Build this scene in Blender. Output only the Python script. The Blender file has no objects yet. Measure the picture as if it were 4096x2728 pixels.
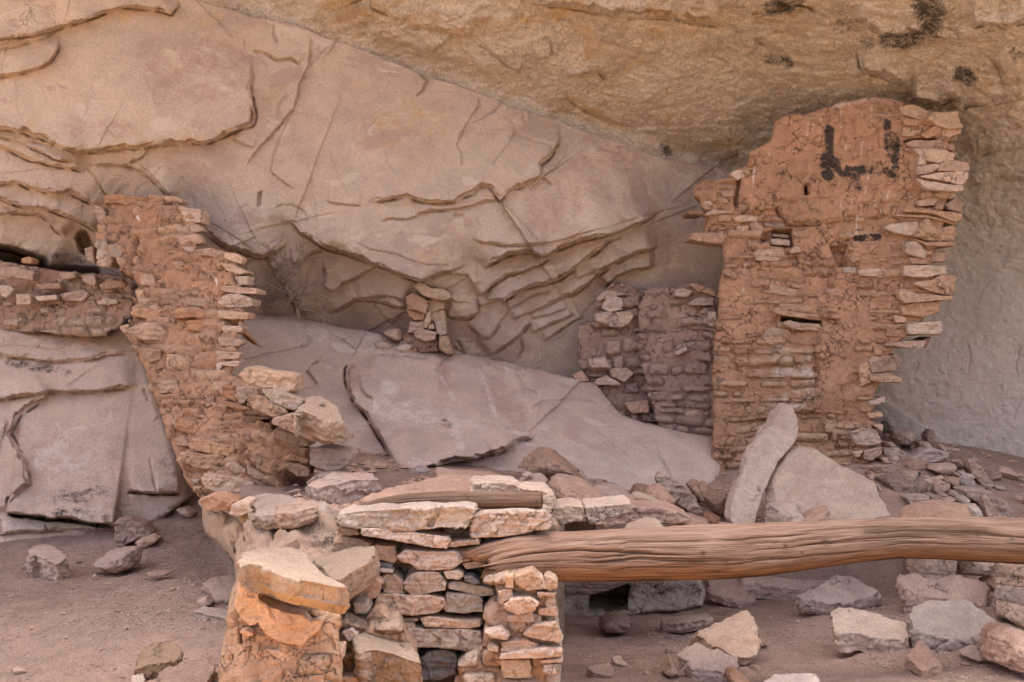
import bpy, bmesh, math, random
import numpy as np
from mathutils import Vector
random.seed(7)
SC = bpy.context.scene
COL = SC.collection

# ------------------------------------------------------------------ camera, sky, sun, exposure
CAMZ = 1.6
cam_data = bpy.data.cameras.new('camera')
cam = bpy.data.objects.new('camera', cam_data)
COL.objects.link(cam)
cam.location = (0, 0, CAMZ)
cam.rotation_euler = (math.radians(90), 0, 0)
cam_data.sensor_width = 36
cam_data.lens = 50
cam_data.clip_end = 500
SC.camera = cam

SUN_EL, SUN_AZ = math.radians(68), math.radians(-8)      # azimuth measured from +Y towards +X
world = bpy.data.worlds.new('World')
SC.world = world
world.use_nodes = True
wn = world.node_tree.nodes
sky = wn.new('ShaderNodeTexSky')
sky.sky_type = 'NISHITA'
sky.sun_disc = False
sky.sun_elevation = SUN_EL
sky.sun_rotation = SUN_AZ
sky.dust_density = 10.0
sky.air_density = 0.7
sky.ozone_density = 0.4
wn['Background'].inputs['Strength'].default_value = 0.11
hazy = wn.new('ShaderNodeHueSaturation')                 # thin high haze: a paler sky
hazy.inputs['Saturation'].default_value = .72
world.node_tree.links.new(sky.outputs[0], hazy.inputs['Color'])
world.node_tree.links.new(hazy.outputs[0], wn['Background'].inputs['Color'])
sun_data = bpy.data.lights.new('sun', 'SUN')
sun_data.energy = 4.5
sun_data.angle = math.radians(0.5)
sun_data.color = (1.0, 0.94, 0.86)
sun = bpy.data.objects.new('sun', sun_data)
COL.objects.link(sun)
sd = Vector((math.sin(SUN_AZ) * math.cos(SUN_EL), math.cos(SUN_AZ) * math.cos(SUN_EL), math.sin(SUN_EL)))
sun.rotation_euler = sd.to_track_quat('Z', 'Y').to_euler()
sun.location = sd * 40
SC.view_settings.view_transform = 'Standard'
SC.view_settings.look = 'None'
SC.view_settings.exposure = 2.97
SC.view_settings.gamma = 1.0
SC.cycles.use_denoising = True
SC.cycles.max_bounces = 8
SC.cycles.diffuse_bounces = 6

# ------------------------------------------------------------------ pixels, rays, noise
# crops of the photograph: origin x, origin y, source pixels per crop pixel
CR = {0: (0, 0, 4096 / 2354), 1: (0, 0, .5945), 2: (1300, 0, .5945), 3: (2696, 300, .5945), 4: (0, 700, .5945),
      5: (1200, 900, .5945), 6: (2696, 1100, .5945), 7: (700, 1798, .5945), 8: (2000, 1798, .5945),
      9: (2900, 1798, .5933), 10: (0, 1798, .593), 11: (700, 1300, .5739), 12: (2600, 0, .6352),
      13: (1900, 1850, .3397), 14: (700, 1420, .3698), 15: (3300, 1650, .338)}
CAM = np.array([0, 0, CAMZ])
K = .72 / 4096


def S(c, pts):
    x0, y0, k = CR[c]
    p = np.asarray(pts, float)
    return np.stack([x0 + p[:, 0] * k, y0 + p[:, 1] * k], 1)


def ray(p):
    p = np.asarray(p, float)
    return np.stack([(p[..., 0] - 2048) * K, np.ones(p.shape[:-1]), -(p[..., 1] - 1364) * K], -1)


def proj(P):
    d = P - CAM
    return np.stack([2048 + d[..., 0] / d[..., 1] / K, 1364 - d[..., 2] / d[..., 1] / K], -1)


def at(c, x, y, d):
    return CAM + ray(S(c, [(x, y)]))[0] * d


def plane(c, d):
    """vertical plane facing the camera at depth d, or the plane through three (x, y, depth) points"""
    if isinstance(d, (int, float)):
        return np.array([0, d, CAMZ]), np.array([0, -1., 0])
    a, b, e = [at(c, *q) for q in d]
    n = np.cross(b - a, e - a)
    n /= np.linalg.norm(n)
    if np.dot(n, CAM - a) < 0:
        n = -n
    return a, n


def unproj(p, pl):
    r = ray(p)
    t = np.dot(pl[0] - CAM, pl[1]) / (r @ pl[1])
    return CAM + r * t[..., None]


def h3(ix, iy, iz, seed):
    with np.errstate(over='ignore'):
        h = ix.astype(np.uint32) * np.uint32(374761393) + iy.astype(np.uint32) * np.uint32(668265263) \
            + iz.astype(np.uint32) * np.uint32(1274126177) + np.uint32((seed * 974711 + 13) & 0xffffffff)
        h = (h ^ (h >> np.uint32(13))) * np.uint32(1274126177)
        h = (h ^ (h >> np.uint32(15))) * np.uint32(2246822519)
        h = h ^ (h >> np.uint32(16))
    return h.astype(np.float64) / 4294967295.0


def vn(P, seed=0):
    """value noise, -1..1, of an (N, 3) array"""
    F = np.floor(P)
    f = P - F
    I = F.astype(np.int64)
    u = f * f * f * (f * (f * 6 - 15) + 10)
    r = 0
    for a in (0, 1):
        for b in (0, 1):
            for c in (0, 1):
                w = (u[:, 0] if a else 1 - u[:, 0]) * (u[:, 1] if b else 1 - u[:, 1]) * (u[:, 2] if c else 1 - u[:, 2])
                r = r + w * h3(I[:, 0] + a, I[:, 1] + b, I[:, 2] + c, seed)
    return r * 2 - 1


def fbm(P, oct=4, seed=0, gain=.5):
    r, a, s = 0, 1, 0
    for o in range(oct):
        r = r + a * vn(P * (2.03 ** o) + o * 17.3, seed + o)
        s += a
        a *= gain
    return r / s


def P3(a, b, c=None):
    return np.stack([a, b, np.zeros_like(a) if c is None else c], 1)


def sst(a, b, x):
    t = np.clip((x - a) / (b - a), 0, 1)
    return t * t * (3 - 2 * t)


def inside(p, poly):
    x, y = p[:, 0], p[:, 1]
    r = np.zeros(len(p), bool)
    n = len(poly)
    for i in range(n):
        (x1, y1), (x2, y2) = poly[i], poly[(i + 1) % n]
        if y1 == y2:
            continue
        r ^= ((y1 > y) != (y2 > y)) & (x < (x2 - x1) * (y - y1) / (y2 - y1) + x1)
    return r


def nearest(p, line, closed=False):
    """distance, nearest point, signed side, arc fraction of the nearest point of a polyline"""
    n = len(line)
    best = np.full(len(p), 1e18)
    bp = np.zeros((len(p), 2))
    side = np.zeros(len(p))
    arc = np.zeros(len(p))
    L = np.linalg.norm(np.diff(line, axis=0), axis=1)
    tot = max(L.sum(), 1e-9)
    acc = 0
    for i in range(n if closed else n - 1):
        a, b = line[i], line[(i + 1) % n]
        d = b - a
        l2 = max(d @ d, 1e-12)
        t = np.clip(((p - a) @ d) / l2, 0, 1)
        q = a + t[:, None] * d
        e = p - q
        dd = (e * e).sum(1)
        m = dd < best
        best[m] = dd[m]
        bp[m] = q[m]
        side[m] = (e[:, 0] * d[1] - e[:, 1] * d[0])[m]
        arc[m] = ((acc + t * math.sqrt(l2)) / tot)[m]
        acc += math.sqrt(l2)
    return np.sqrt(best), bp, np.sign(side), arc


def rough_line(p, amp, seed, closed=True, step=None):
    """fractal jitter on an outline"""
    p = np.asarray(p, float)
    q = np.vstack([p, p[:1]]) if closed else p
    out = []
    step = step or amp * 2.5
    for i in range(len(q) - 1):
        l = np.linalg.norm(q[i + 1] - q[i])
        k = max(1, int(l / step))
        for j in range(k):
            out.append(q[i] + (q[i + 1] - q[i]) * j / k)
    if not closed:
        out.append(q[-1])
    out = np.array(out)
    s = P3(out[:, 0], out[:, 1]) / (step * 4)
    out = out + amp * np.stack([fbm(s, 3, seed), fbm(s, 3, seed + 50)], 1) * 1.4
    return out


# ------------------------------------------------------------------ materials
def srgb(*c):
    return tuple(((x / 255) / 12.92 if x / 255 < .04045 else ((x / 255 + .055) / 1.055) ** 2.4) for x in c) + (1,)


class NT:
    def __init__(self, name):
        self.m = bpy.data.materials.new(name)
        self.m.use_nodes = True
        self.t = self.m.node_tree
        self.b = self.t.nodes['Principled BSDF']
        self.b.inputs['Roughness'].default_value = .95
        self.b.inputs['Specular IOR Level'].default_value = .15

    def n(self, typ, **kw):
        x = self.t.nodes.new('ShaderNode' + typ)
        for k, v in kw.items():
            if k in x.inputs:
                self.put(x.inputs[k], v)
            else:
                setattr(x, k, v)
        return x

    def put(self, sock, v):
        if hasattr(v, 'is_output'):
            self.t.links.new(v, sock)
        else:
            sock.default_value = v

    def noise(self, vec, scale, detail=4, rough=.55, dist=0):
        x = self.n('TexNoise', Scale=scale, Detail=detail, Roughness=rough, Distortion=dist)
        self.put(x.inputs['Vector'], vec)
        return x.outputs['Fac']

    def ramp(self, fac, stops):
        x = self.n('ValToRGB')
        e = x.color_ramp.elements
        while len(e) < len(stops):
            e.new(.5)
        for el, (p, c) in zip(e, stops):
            el.position = p
            el.color = c if len(c) == 4 else tuple(c) + (1,)
        self.put(x.inputs[0], fac)
        return x.outputs[0]

    def mix(self, fac, a, b, mode='MIX'):
        x = self.n('Mix', data_type='RGBA', blend_type=mode)
        self.put(x.inputs[0], fac)
        self.put(x.inputs[6], a)
        self.put(x.inputs[7], b)
        return x.outputs[2]

    def math(self, op, a, b=0.0, clamp=False):
        x = self.n('Math', operation=op, use_clamp=clamp)
        self.put(x.inputs[0], a)
        self.put(x.inputs[1], b)
        return x.outputs[0]

    def attr(self, name):
        return self.n('Attribute', attribute_name=name).outputs['Fac']

    def coords(self, scale=(1, 1, 1), shift=True):
        tc = self.n('TexCoord').outputs['Object']
        mp = self.n('Mapping')
        mp.inputs['Scale'].default_value = scale
        self.put(mp.inputs['Vector'], tc)
        if shift:
            oi = self.n('ObjectInfo').outputs['Random']
            c = self.n('CombineXYZ')
            for i, k in enumerate((91.7, 53.1, 37.9)):
                self.put(c.inputs[i], self.math('MULTIPLY', oi, k))
            self.put(mp.inputs['Location'], c.outputs[0])
        return mp.outputs[0]

    def out(self, color, height=None, dist=.01, strength=1.0):
        self.put(self.b.inputs['Base Color'], color)
        if height is not None:
            bp = self.n('Bump', Strength=strength, Distance=dist)
            self.put(bp.inputs['Height'], height)
            self.put(self.b.inputs['Normal'], bp.outputs[0])
        return self.m


def sc(c, k):
    return tuple(min(1, x * k) for x in c[:3]) + (1,)


def rock_mat(name, c1, c2, c3, scale=1.2, strata=1.0, bump=.006, fine=40, shift=True, vary=.18, grain=.22, extra=None, cracks=None, patch=None):
    m = NT(name)
    v = m.coords((1, 1, strata), shift)
    w = m.coords((1, 1, 1), shift)
    a = m.noise(v, scale, 8, .62, .4)
    col = m.ramp(a, [(.3, c1), (.5, c2), (.7, c3)])
    b = m.noise(w, scale * 6, 6, .6)
    col = m.mix(1.0, col, m.ramp(b, [(.3, (.84, .84, .85)), (.55, (1, 1, 1)), (.75, (1.1, 1.07, 1.03))]), 'MULTIPLY')
    g = m.noise(w, fine * 4, 3, .7)
    lo = 1 - grain
    col = m.mix(1.0, col, m.ramp(g, [(.3, (lo, lo, lo)), (.5, (1, 1, 1)), (.7, (1 + grain * .6,) * 3)]), 'MULTIPLY')
    if patch:                                        # weathered skins with sharp borders
        for k, (psc, thr, pc, amt) in enumerate(patch):
            mp = m.n('Mapping')
            mp.inputs['Location'].default_value = (3.7 * k + 1, 5.1 * k, 2.3)
            m.put(mp.inputs['Vector'], v)
            f = m.ramp(m.noise(mp.outputs[0], psc, 9, .68, .6), [(thr, (0, 0, 0)), (thr + .035, (amt, amt, amt))])
            col = m.mix(f, col, pc)
    crk = None
    if cracks:
        for k, (csc, wd, thr, dark) in enumerate(cracks):
            wp = m.n('VectorMath', operation='MULTIPLY_ADD')
            nz = m.n('TexNoise', Scale=csc * 1.6, Detail=5, Roughness=.65)
            m.put(nz.inputs['Vector'], w)
            m.put(wp.inputs[0], nz.outputs['Color'])
            wp.inputs[1].default_value = (1.5 / csc,) * 3
            m.put(wp.inputs[2], v)
            vo = m.n('TexVoronoi', feature='DISTANCE_TO_EDGE', Scale=csc)
            m.put(vo.inputs['Vector'], wp.outputs[0])
            ln = m.ramp(vo.outputs['Distance'], [(0, (1, 1, 1)), (wd, (0, 0, 0))])
            mk = m.ramp(m.noise(w, csc * .45 + .3 * k, 5, .6), [(thr, (0, 0, 0)), (thr + .07, (1, 1, 1))])
            ln = m.math('MULTIPLY', ln, mk)
            col = m.mix(m.math('MULTIPLY', ln, dark), col, (.10, .06, .04, 1))
            crk = ln if crk is None else m.math('MAXIMUM', crk, ln)
    if vary:
        oi = m.n('ObjectInfo').outputs['Random']
        hs = m.n('HueSaturation', Color=col)
        m.put(hs.inputs['Value'], m.math('MULTIPLY_ADD', oi, vary * 2))
        hs.inputs['Value'].links[0].from_node.inputs[2].default_value = 1 - vary
        m.put(hs.inputs['Saturation'], m.math('MULTIPLY_ADD', m.math('FRACT', m.math('MULTIPLY', oi, 7.3)), .3))
        hs.inputs['Saturation'].links[0].from_node.inputs[2].default_value = .85
        col = hs.outputs[0]
    if extra:
        col = extra(m, col, v, w)
    hgt = m.math('ADD', m.math('MULTIPLY', m.noise(v, fine, 8, .7), .7), m.math('MULTIPLY', m.noise(w, fine * 5, 4, .7), .3))
    if crk is not None:
        hgt = m.math('SUBTRACT', hgt, m.math('MULTIPLY', crk, .9))
    return m.out(col, hgt, bump)


def stains(m, col, v, w):
    """soot and painted recess shade, white wash, gold tone, red and grey weathering that have shapes of their own (mesh attributes)"""
    n = m.math('ADD', m.math('MULTIPLY', m.noise(w, 11, 8, .7), .55), m.math('MULTIPLY', m.noise(w, 60, 6, .7, .5), .45))
    n2 = m.math('MULTIPLY', m.math('SUBTRACT', n, .5), 3.4)

    def part(att, c, col, k=1.0):
        f = m.math('ADD', m.attr(att), n2)
        f = m.ramp(f, [(.32, (0, 0, 0)), (.85, (k, k, k))])
        f = m.math('MULTIPLY', f, m.math('GREATER_THAN', m.attr(att), .02))
        return m.mix(f, col, c)
    col = part('red', (.34, .17, .13, 1), col, .55)
    col = part('grey', (.56, .475, .41, 1), col, .75)
    col = part('gold', (.50, .30, .11, 1), col, .7)
    col = part('white', (.72, .64, .58, 1), col, .8)
    col = part('soot_shade', (.035, .03, .03, 1), col, .92)  # real soot, plus shade painted into hollows and gaps
    return col


M = {}
def build_materials():
    def st(n, c, d=.12, **k):
        lo = (c[0] * .80, c[1] * .76, c[2] * .76)
        hi = (c[0] * 1.13, c[1] * 1.13, c[2] * 1.10)
        M[n] = rock_mat(n + '_sandstone', lo, c, hi, scale=3.0, strata=1.0, bump=.014, fine=26, vary=.13, grain=.3, cracks=((7, .02, .57, .5),), patch=((5, .58, (c[0] * .86, c[1] * .80, c[2] * .76, 1), .6), (9, .62, (c[0] * 1.14, c[1] * 1.14, c[2] * 1.14, 1), .5)), **k)
    st('pale', (.55, .40, .31))
    st('pink', (.49, .325, .25))
    st('tan', (.50, .34, .245))
    st('edge', (.52, .335, .235))
    st('edge_pale', (.56, .385, .285))
    st('orange', (.44, .26, .17))
    st('grey', (.42, .34, .285))
    st('slate', (.17, .15, .145))
    st('mauve', (.50, .355, .28))
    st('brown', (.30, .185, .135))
    st('mud', (.43, .26, .18))
    st('cap', (.32, .22, .155))
    st('white', (.60, .475, .40))
    st('black', (.05, .05, .055))
    M['cliff'] = rock_mat('pink_cliff_rock', (.43, .305, .25), (.53, .39, .315), (.60, .455, .36), scale=.9, strata=1.6, bump=.012,
                          fine=24, shift=False, vary=0, grain=.24, extra=stains, cracks=((1.1, .006, .57, .30),),
                          patch=((1.6, .56, (.43, .29, .245, 1), .75), (3.0, .58, (.62, .49, .405, 1), .7), (2.2, .61, (.57, .385, .24, 1), .55)))
    M['bench'] = rock_mat('grey_pink_bedrock', (.48, .345, .275), (.55, .40, .325), (.60, .445, .36), scale=1.0, strata=1, bump=.012,
                          fine=24, shift=False, vary=0, grain=.24, extra=stains, cracks=((1.5, .007, .56, .35), (6, .012, .62, .3)),
                          patch=((2.0, .57, (.45, .31, .255, 1), .7), (3.5, .58, (.63, .50, .43, 1), .7)))
    M['ceiling'] = rock_mat('tan_alcove_rock', (.46, .35, .28), (.575, .455, .365), (.63, .52, .435), scale=1.3, strata=1.5, bump=.03,
                            fine=13, shift=False, vary=0, grain=.4, extra=stains, cracks=((3.5, .010, .62, .22),),
                            patch=((1.7, .55, (.44, .31, .22, 1), .6), (3.2, .56, (.62, .52, .44, 1), .6), (2.3, .62, (.50, .33, .17, 1), .6)))
    M['sand'] = rock_mat('brown_sand', (.28, .185, .14), (.345, .228, .175), (.40, .265, .207), scale=1.4, bump=.012, fine=30,
                         shift=False, vary=0, grain=.5, patch=((2.5, .56, (.25, .16, .12, 1), .45), (7, .60, (.40, .28, .22, 1), .4)))
    M['dark_outer'] = rock_mat('dark_outer_ground', (.07, .07, .04), (.13, .10, .06), (.20, .14, .09), scale=.6, bump=.02, fine=6, shift=False, vary=0)  # unseen dark ground, added to keep the warm bounce local
    M['outsand'] = rock_mat('bounce_sand', (.54, .27, .09), (.60, .31, .11), (.63, .34, .13), scale=.7, bump=.01, fine=20,
                            shift=False, vary=0)  # unseen ground, made extra bright and orange to bounce glow onto the pillar

    def masonry_mat(name, mud, stones):
        m = NT(name)
        v = m.coords((1, 1, 1), True)
        a = m.noise(v, 3, 8, .6, .3)
        mudc = m.ramp(a, [(.3, sc(mud, .78)), (.5, mud), (.7, sc(mud, 1.18))])
        stc = m.ramp(m.attr('sid'), [(i / max(1, len(stones) - 1), c) for i, c in enumerate(stones)])
        f = m.attr('stone')
        col = m.mix(f, mudc, stc)
        b = m.noise(v, 18, 6, .65)
        col = m.mix(1.0, col, m.ramp(b, [(.3, (.78, .76, .75)), (.55, (1, 1, 1)), (.75, (1.14, 1.12, 1.1))]), 'MULTIPLY')
        g = m.noise(v, 170, 3, .7)
        col = m.mix(1.0, col, m.ramp(g, [(.3, (.8, .8, .8)), (.5, (1, 1, 1)), (.7, (1.15, 1.15, 1.15))]), 'MULTIPLY')
        col = stains(m, col, v, v)
        crk = None
        for csc, wd, thr, dark in ((6, .016, .50, .6), (17, .03, .52, .5)):
            wp = m.n('VectorMath', operation='MULTIPLY_ADD')
            nz = m.n('TexNoise', Scale=csc * 1.6, Detail=5, Roughness=.65)
            m.put(nz.inputs['Vector'], v)
            m.put(wp.inputs[0], nz.outputs['Color'])
            wp.inputs[1].default_value = (1.2 / csc,) * 3
            m.put(wp.inputs[2], v)
            vo = m.n('TexVoronoi', feature='DISTANCE_TO_EDGE', Scale=csc)
            m.put(vo.inputs['Vector'], wp.outputs[0])
            ln = m.math('MULTIPLY', m.ramp(vo.outputs['Distance'], [(0, (1, 1, 1)), (wd, (0, 0, 0))]), m.ramp(m.noise(v, csc * .5, 5, .6), [(thr, (0, 0, 0)), (thr + .07, (1, 1, 1))]))
            col = m.mix(m.math('MULTIPLY', ln, dark), col, (.07, .035, .022, 1))
            crk = ln if crk is None else m.math('MAXIMUM', crk, ln)
        hgt = m.math('ADD', m.math('MULTIPLY', m.noise(v, 30, 8, .7), .7), m.math('MULTIPLY', m.noise(v, 140, 4, .7), .3))
        hgt = m.math('SUBTRACT', hgt, crk)
        M[name] = m.out(col, hgt, .014)
    masonry_mat('tower_wall', (.44, .24, .148, 1), [(.47, .275, .175, 1), (.40, .22, .14, 1), (.50, .315, .205, 1), (.42, .25, .17, 1)])
    masonry_mat('pink_wall', (.37, .225, .165, 1), [(.44, .31, .24, 1), (.40, .265, .20, 1), (.48, .345, .265, 1), (.36, .25, .21, 1)])
    masonry_mat('far_wall', (.36, .23, .18, 1), [(.38, .255, .20, 1), (.34, .225, .18, 1), (.42, .285, .23, 1), (.31, .215, .18, 1)])
    masonry_mat('pale_wall', (.44, .29, .21, 1), [(.48, .345, .265, 1), (.44, .29, .215, 1), (.52, .39, .31, 1), (.40, .30, .25, 1)])
    masonry_mat('lit_wall', (.38, .235, .155, 1), [(.40, .275, .20, 1), (.36, .25, .18, 1)])
    masonry_mat('plaster', (.50, .385, .325, 1), [(.52, .395, .33, 1), (.46, .345, .29, 1)])

    m = NT('weathered_wood')
    uv = m.n('UVMap').outputs[0]
    mp = m.n('Mapping')
    mp.inputs['Scale'].default_value = (1.1, 10, 1)
    m.put(mp.inputs['Vector'], uv)
    g1 = m.noise(mp.outputs[0], 3, 8, .65, .6)
    mp2 = m.n('Mapping')
    mp2.inputs['Scale'].default_value = (2.2, 60, 1)
    m.put(mp2.inputs['Vector'], uv)
    g2 = m.noise(mp2.outputs[0], 3, 6, .6, .3)
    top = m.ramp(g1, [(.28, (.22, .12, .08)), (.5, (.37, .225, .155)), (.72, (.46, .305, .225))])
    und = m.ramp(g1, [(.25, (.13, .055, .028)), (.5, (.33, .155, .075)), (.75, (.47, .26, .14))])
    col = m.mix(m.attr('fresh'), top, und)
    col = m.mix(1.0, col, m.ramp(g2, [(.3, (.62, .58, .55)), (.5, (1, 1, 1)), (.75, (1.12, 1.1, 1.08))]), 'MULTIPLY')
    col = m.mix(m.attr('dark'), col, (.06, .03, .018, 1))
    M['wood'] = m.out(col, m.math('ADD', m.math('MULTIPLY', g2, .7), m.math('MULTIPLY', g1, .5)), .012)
    m = NT('dry_twig')
    M['twig'] = m.out(m.ramp(m.noise(m.coords(), 20), [(.3, (.20, .14, .10)), (.7, (.36, .28, .22))]))


build_materials()


# ------------------------------------------------------------------ object helpers
def tag(o, label=None, cat=None, group=None, kind=None):
    for k, v in (('label', label), ('category', cat), ('group', group), ('kind', kind)):
        if v:
            o[k] = v
    return o


def mesh_from(name, V, F, mat, attrs=None, smooth=True, uv=None):
    me = bpy.data.meshes.new(name)
    V = np.ascontiguousarray(V, np.float32)
    F = np.ascontiguousarray(F, np.int32)
    k = F.shape[1]
    me.vertices.add(len(V))
    me.vertices.foreach_set('co', V.ravel())
    me.loops.add(F.size)
    me.loops.foreach_set('vertex_index', F.ravel())
    me.polygons.add(len(F))
    me.polygons.foreach_set('loop_start', np.arange(0, F.size, k, dtype=np.int32))
    me.polygons.foreach_set('loop_total', np.full(len(F), k, np.int32))
    me.update(calc_edges=True)
    me.polygons.foreach_set('use_smooth', np.full(len(F), smooth))
    for a, x in (attrs or {}).items():
        at_ = me.attributes.new(a, 'FLOAT', 'POINT')
        at_.data.foreach_set('value', np.ascontiguousarray(x, np.float32))
    if uv is not None:
        l = me.uv_layers.new(name='UVMap')
        l.data.foreach_set('uv', np.ascontiguousarray(uv[F.ravel()], np.float32).ravel())
    me.materials.append(M[mat] if isinstance(mat, str) else mat)
    me.validate()
    return me


def link(name, me, par=None, base=None):
    """link a mesh whose vertices are in world space; the origin goes to its base"""
    V = np.empty(len(me.vertices) * 3, np.float32)
    me.vertices.foreach_get('co', V)
    V = V.reshape(-1, 3)
    if base is None:
        base = np.array([V[:, 0].mean(), V[:, 1].mean(), V[:, 2].min()])
    V = V - base
    me.vertices.foreach_set('co', V.astype(np.float32).ravel())
    me.update()
    o = bpy.data.objects.new(name, me)
    COL.objects.link(o)
    if par is not None:
        o.parent = par
        o.location = Vector(base) - par.location
    else:
        o.location = base
    return o


def empty(name, loc, label, cat, group=None):
    o = bpy.data.objects.new(name, None)
    COL.objects.link(o)
    o.empty_display_size = .1
    o.location = loc
    return tag(o, label, cat, group, 'thing')


# ---- features on a surface seen at pixel p (source pixels); heights in metres
class Feat:
    def __init__(self, p, seed=0, warp=7):
        self.p = p
        s = P3(p[:, 0], p[:, 1]) / 90
        self.q = p + warp * np.stack([fbm(s, 5, seed + 3, .6), fbm(s, 5, seed + 9, .6)], 1) * 1.3
        self.n1 = fbm(P3(p[:, 0], p[:, 1]) / 70, 4, seed + 14)
        self.n2 = fbm(P3(p[:, 0], p[:, 1]) / 34, 4, seed + 15)
        self.h = np.zeros(len(p))
        self.kh, self.kw, self.kt = 1, 1, 1

    def near(self, line, r):
        lo, hi = line.min(0) - r, line.max(0) + r
        return np.where((self.q[:, 0] > lo[0]) & (self.q[:, 0] < hi[0]) & (self.q[:, 1] > lo[1]) & (self.q[:, 1] < hi[1]))[0]

    def lip(self, c, pts, h, w=180, tw=10, side=1, ends=.12, groove=.35):
        h, w, tw = h * self.kh, w * self.kw, tw * self.kt
        line = S(c, pts)
        i = self.near(line, w * 3.2)
        if not len(i):
            return
        p = self.q[i]
        d, _, sg, arc = nearest(p, line)
        s = d * sg * side
        Ls = np.linalg.norm(np.diff(line, axis=0), axis=1)
        W, T, acc = 0, 0, 0
        for a, b, l in zip(line[:-1], line[1:], Ls):          # taper blended over all segments: no seams
            t = np.clip(((p - a) @ (b - a)) / max(l * l, 1e-9), 0, 1)
            u = (acc + t * l) / Ls.sum()
            w_ = 1 / (np.linalg.norm(p - a - t[:, None] * (b - a), axis=1) + 5) ** 4
            W = W + w_
            T = T + w_ * sst(0, ends, u) * sst(0, ends, 1 - u)
            acc += l
        tap = T / W
        n1, n2 = self.n1[i], self.n2[i]
        k = np.clip(.5 + .9 * n1, .12, .9)                    # share of the outer of two broken layers
        st = k * sst(-tw * .4, tw * .4, s) + (1 - k) * sst(-tw * .4, tw * .4, s - tw * (1.0 + 2.0 * np.clip(n2 + .25, 0, 1)))
        pr = st * np.exp(-np.clip(s, 0, None) / w) * (1 - sst(w * 2, w * 3.1, s)) * (1 + .6 * n1 * np.exp(-np.abs(s) / 28))
        g = -groove * 1.5 * np.exp(-((s + tw * .4 + 1.5) / 3.4) ** 2) * min(1, .10 / h) * np.clip(.6 + 1.6 * n2, 0, 1.3)
        self.h[i] += h * tap * (pr + g)

    def crack(self, c, pts, dep=.03, wd=5, ends=.1):
        line = S(c, pts)
        i = self.near(line, wd * 4)
        if not len(i):
            return
        d, _, sg, arc = nearest(self.q[i], line)
        self.h[i] -= dep * np.exp(-(d / wd) ** 2) * (sst(0, ends, arc) * sst(0, ends, 1 - arc))

    def pit(self, c, poly, dep, soft=8):
        line = S(c, poly)
        i = self.near(line, soft * 2)
        if not len(i):
            return
        ins = inside(self.q[i], line)
        d = nearest(self.q[i], line, True)[0]
        s = np.where(ins, d, -d)
        self.h[i] -= dep * sst(-soft / 2, soft / 2, s)


def blot(p, c, pts, r, val=1.0):
    """soft mask round a polyline (or one point), for stains"""
    line = S(c, pts)
    r = r * CR[c][2]
    if len(line) == 1:
        d = np.linalg.norm(p - line[0], axis=1)
    else:
        d = nearest(p, line)[0]
    return val * (1 - sst(r * .25, r, d))


def tps(pts, vals, reg=1e-3):
    pts = np.asarray(pts, float)
    sca = np.abs(pts).max()
    a = pts / sca
    n = len(a)

    def U(r2):
        return np.where(r2 > 1e-12, r2 * np.log(r2 + 1e-12), 0)
    Km = U(((a[:, None] - a[None]) ** 2).sum(-1)) + reg * np.eye(n)
    Pm = np.hstack([np.ones((n, 1)), a])
    A = np.block([[Km, Pm], [Pm.T, np.zeros((3, 3))]])
    w = np.linalg.solve(A, np.concatenate([vals, np.zeros(3)]))

    def f(q):
        q = np.asarray(q, float) / sca
        r = w[n] + q[:, 0] * w[n + 1] + q[:, 1] * w[n + 2]
        for i in range(n):
            r = r + w[i] * U(((q - a[i]) ** 2).sum(1))
        return r
    return f


def keep_quads(nx, ny, keep):
    idx = np.arange(nx * ny).reshape(ny, nx)
    q = np.stack([idx[:-1, :-1], idx[1:, :-1], idx[1:, 1:], idx[:-1, 1:]], -1).reshape(-1, 4)
    return q[keep[q].all(1)]


def skirt(V, F, off, attrs):
    """close a sheet to the back: boundary edges extruded by off, plus a back sheet"""
    e = np.concatenate([F[:, [0, 1]], F[:, [1, 2]], F[:, [2, 3]], F[:, [3, 0]]])
    key = np.sort(e, 1)
    k = key[:, 0].astype(np.int64) * len(V) + key[:, 1]
    u, inv, cnt = np.unique(k, return_inverse=True, return_counts=True)
    b = e[cnt[inv] == 1]
    n = len(V)
    bv = np.unique(b)
    mp = np.full(n, -1)
    mp[bv] = n + np.arange(len(bv))
    V2 = np.vstack([V, V[bv] + off])
    F2 = np.stack([b[:, 1], b[:, 0], mp[b[:, 0]], mp[b[:, 1]]], 1)
    A2 = {a: np.concatenate([x, x[bv]]) for a, x in attrs.items()}
    return V2, np.vstack([F, F2]), A2


def compact(V, F, attrs):
    used = np.unique(F)
    mp = np.full(len(V), -1)
    mp[used] = np.arange(len(used))
    return V[used], mp[F], {a: x[used] for a, x in attrs.items()}


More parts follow.
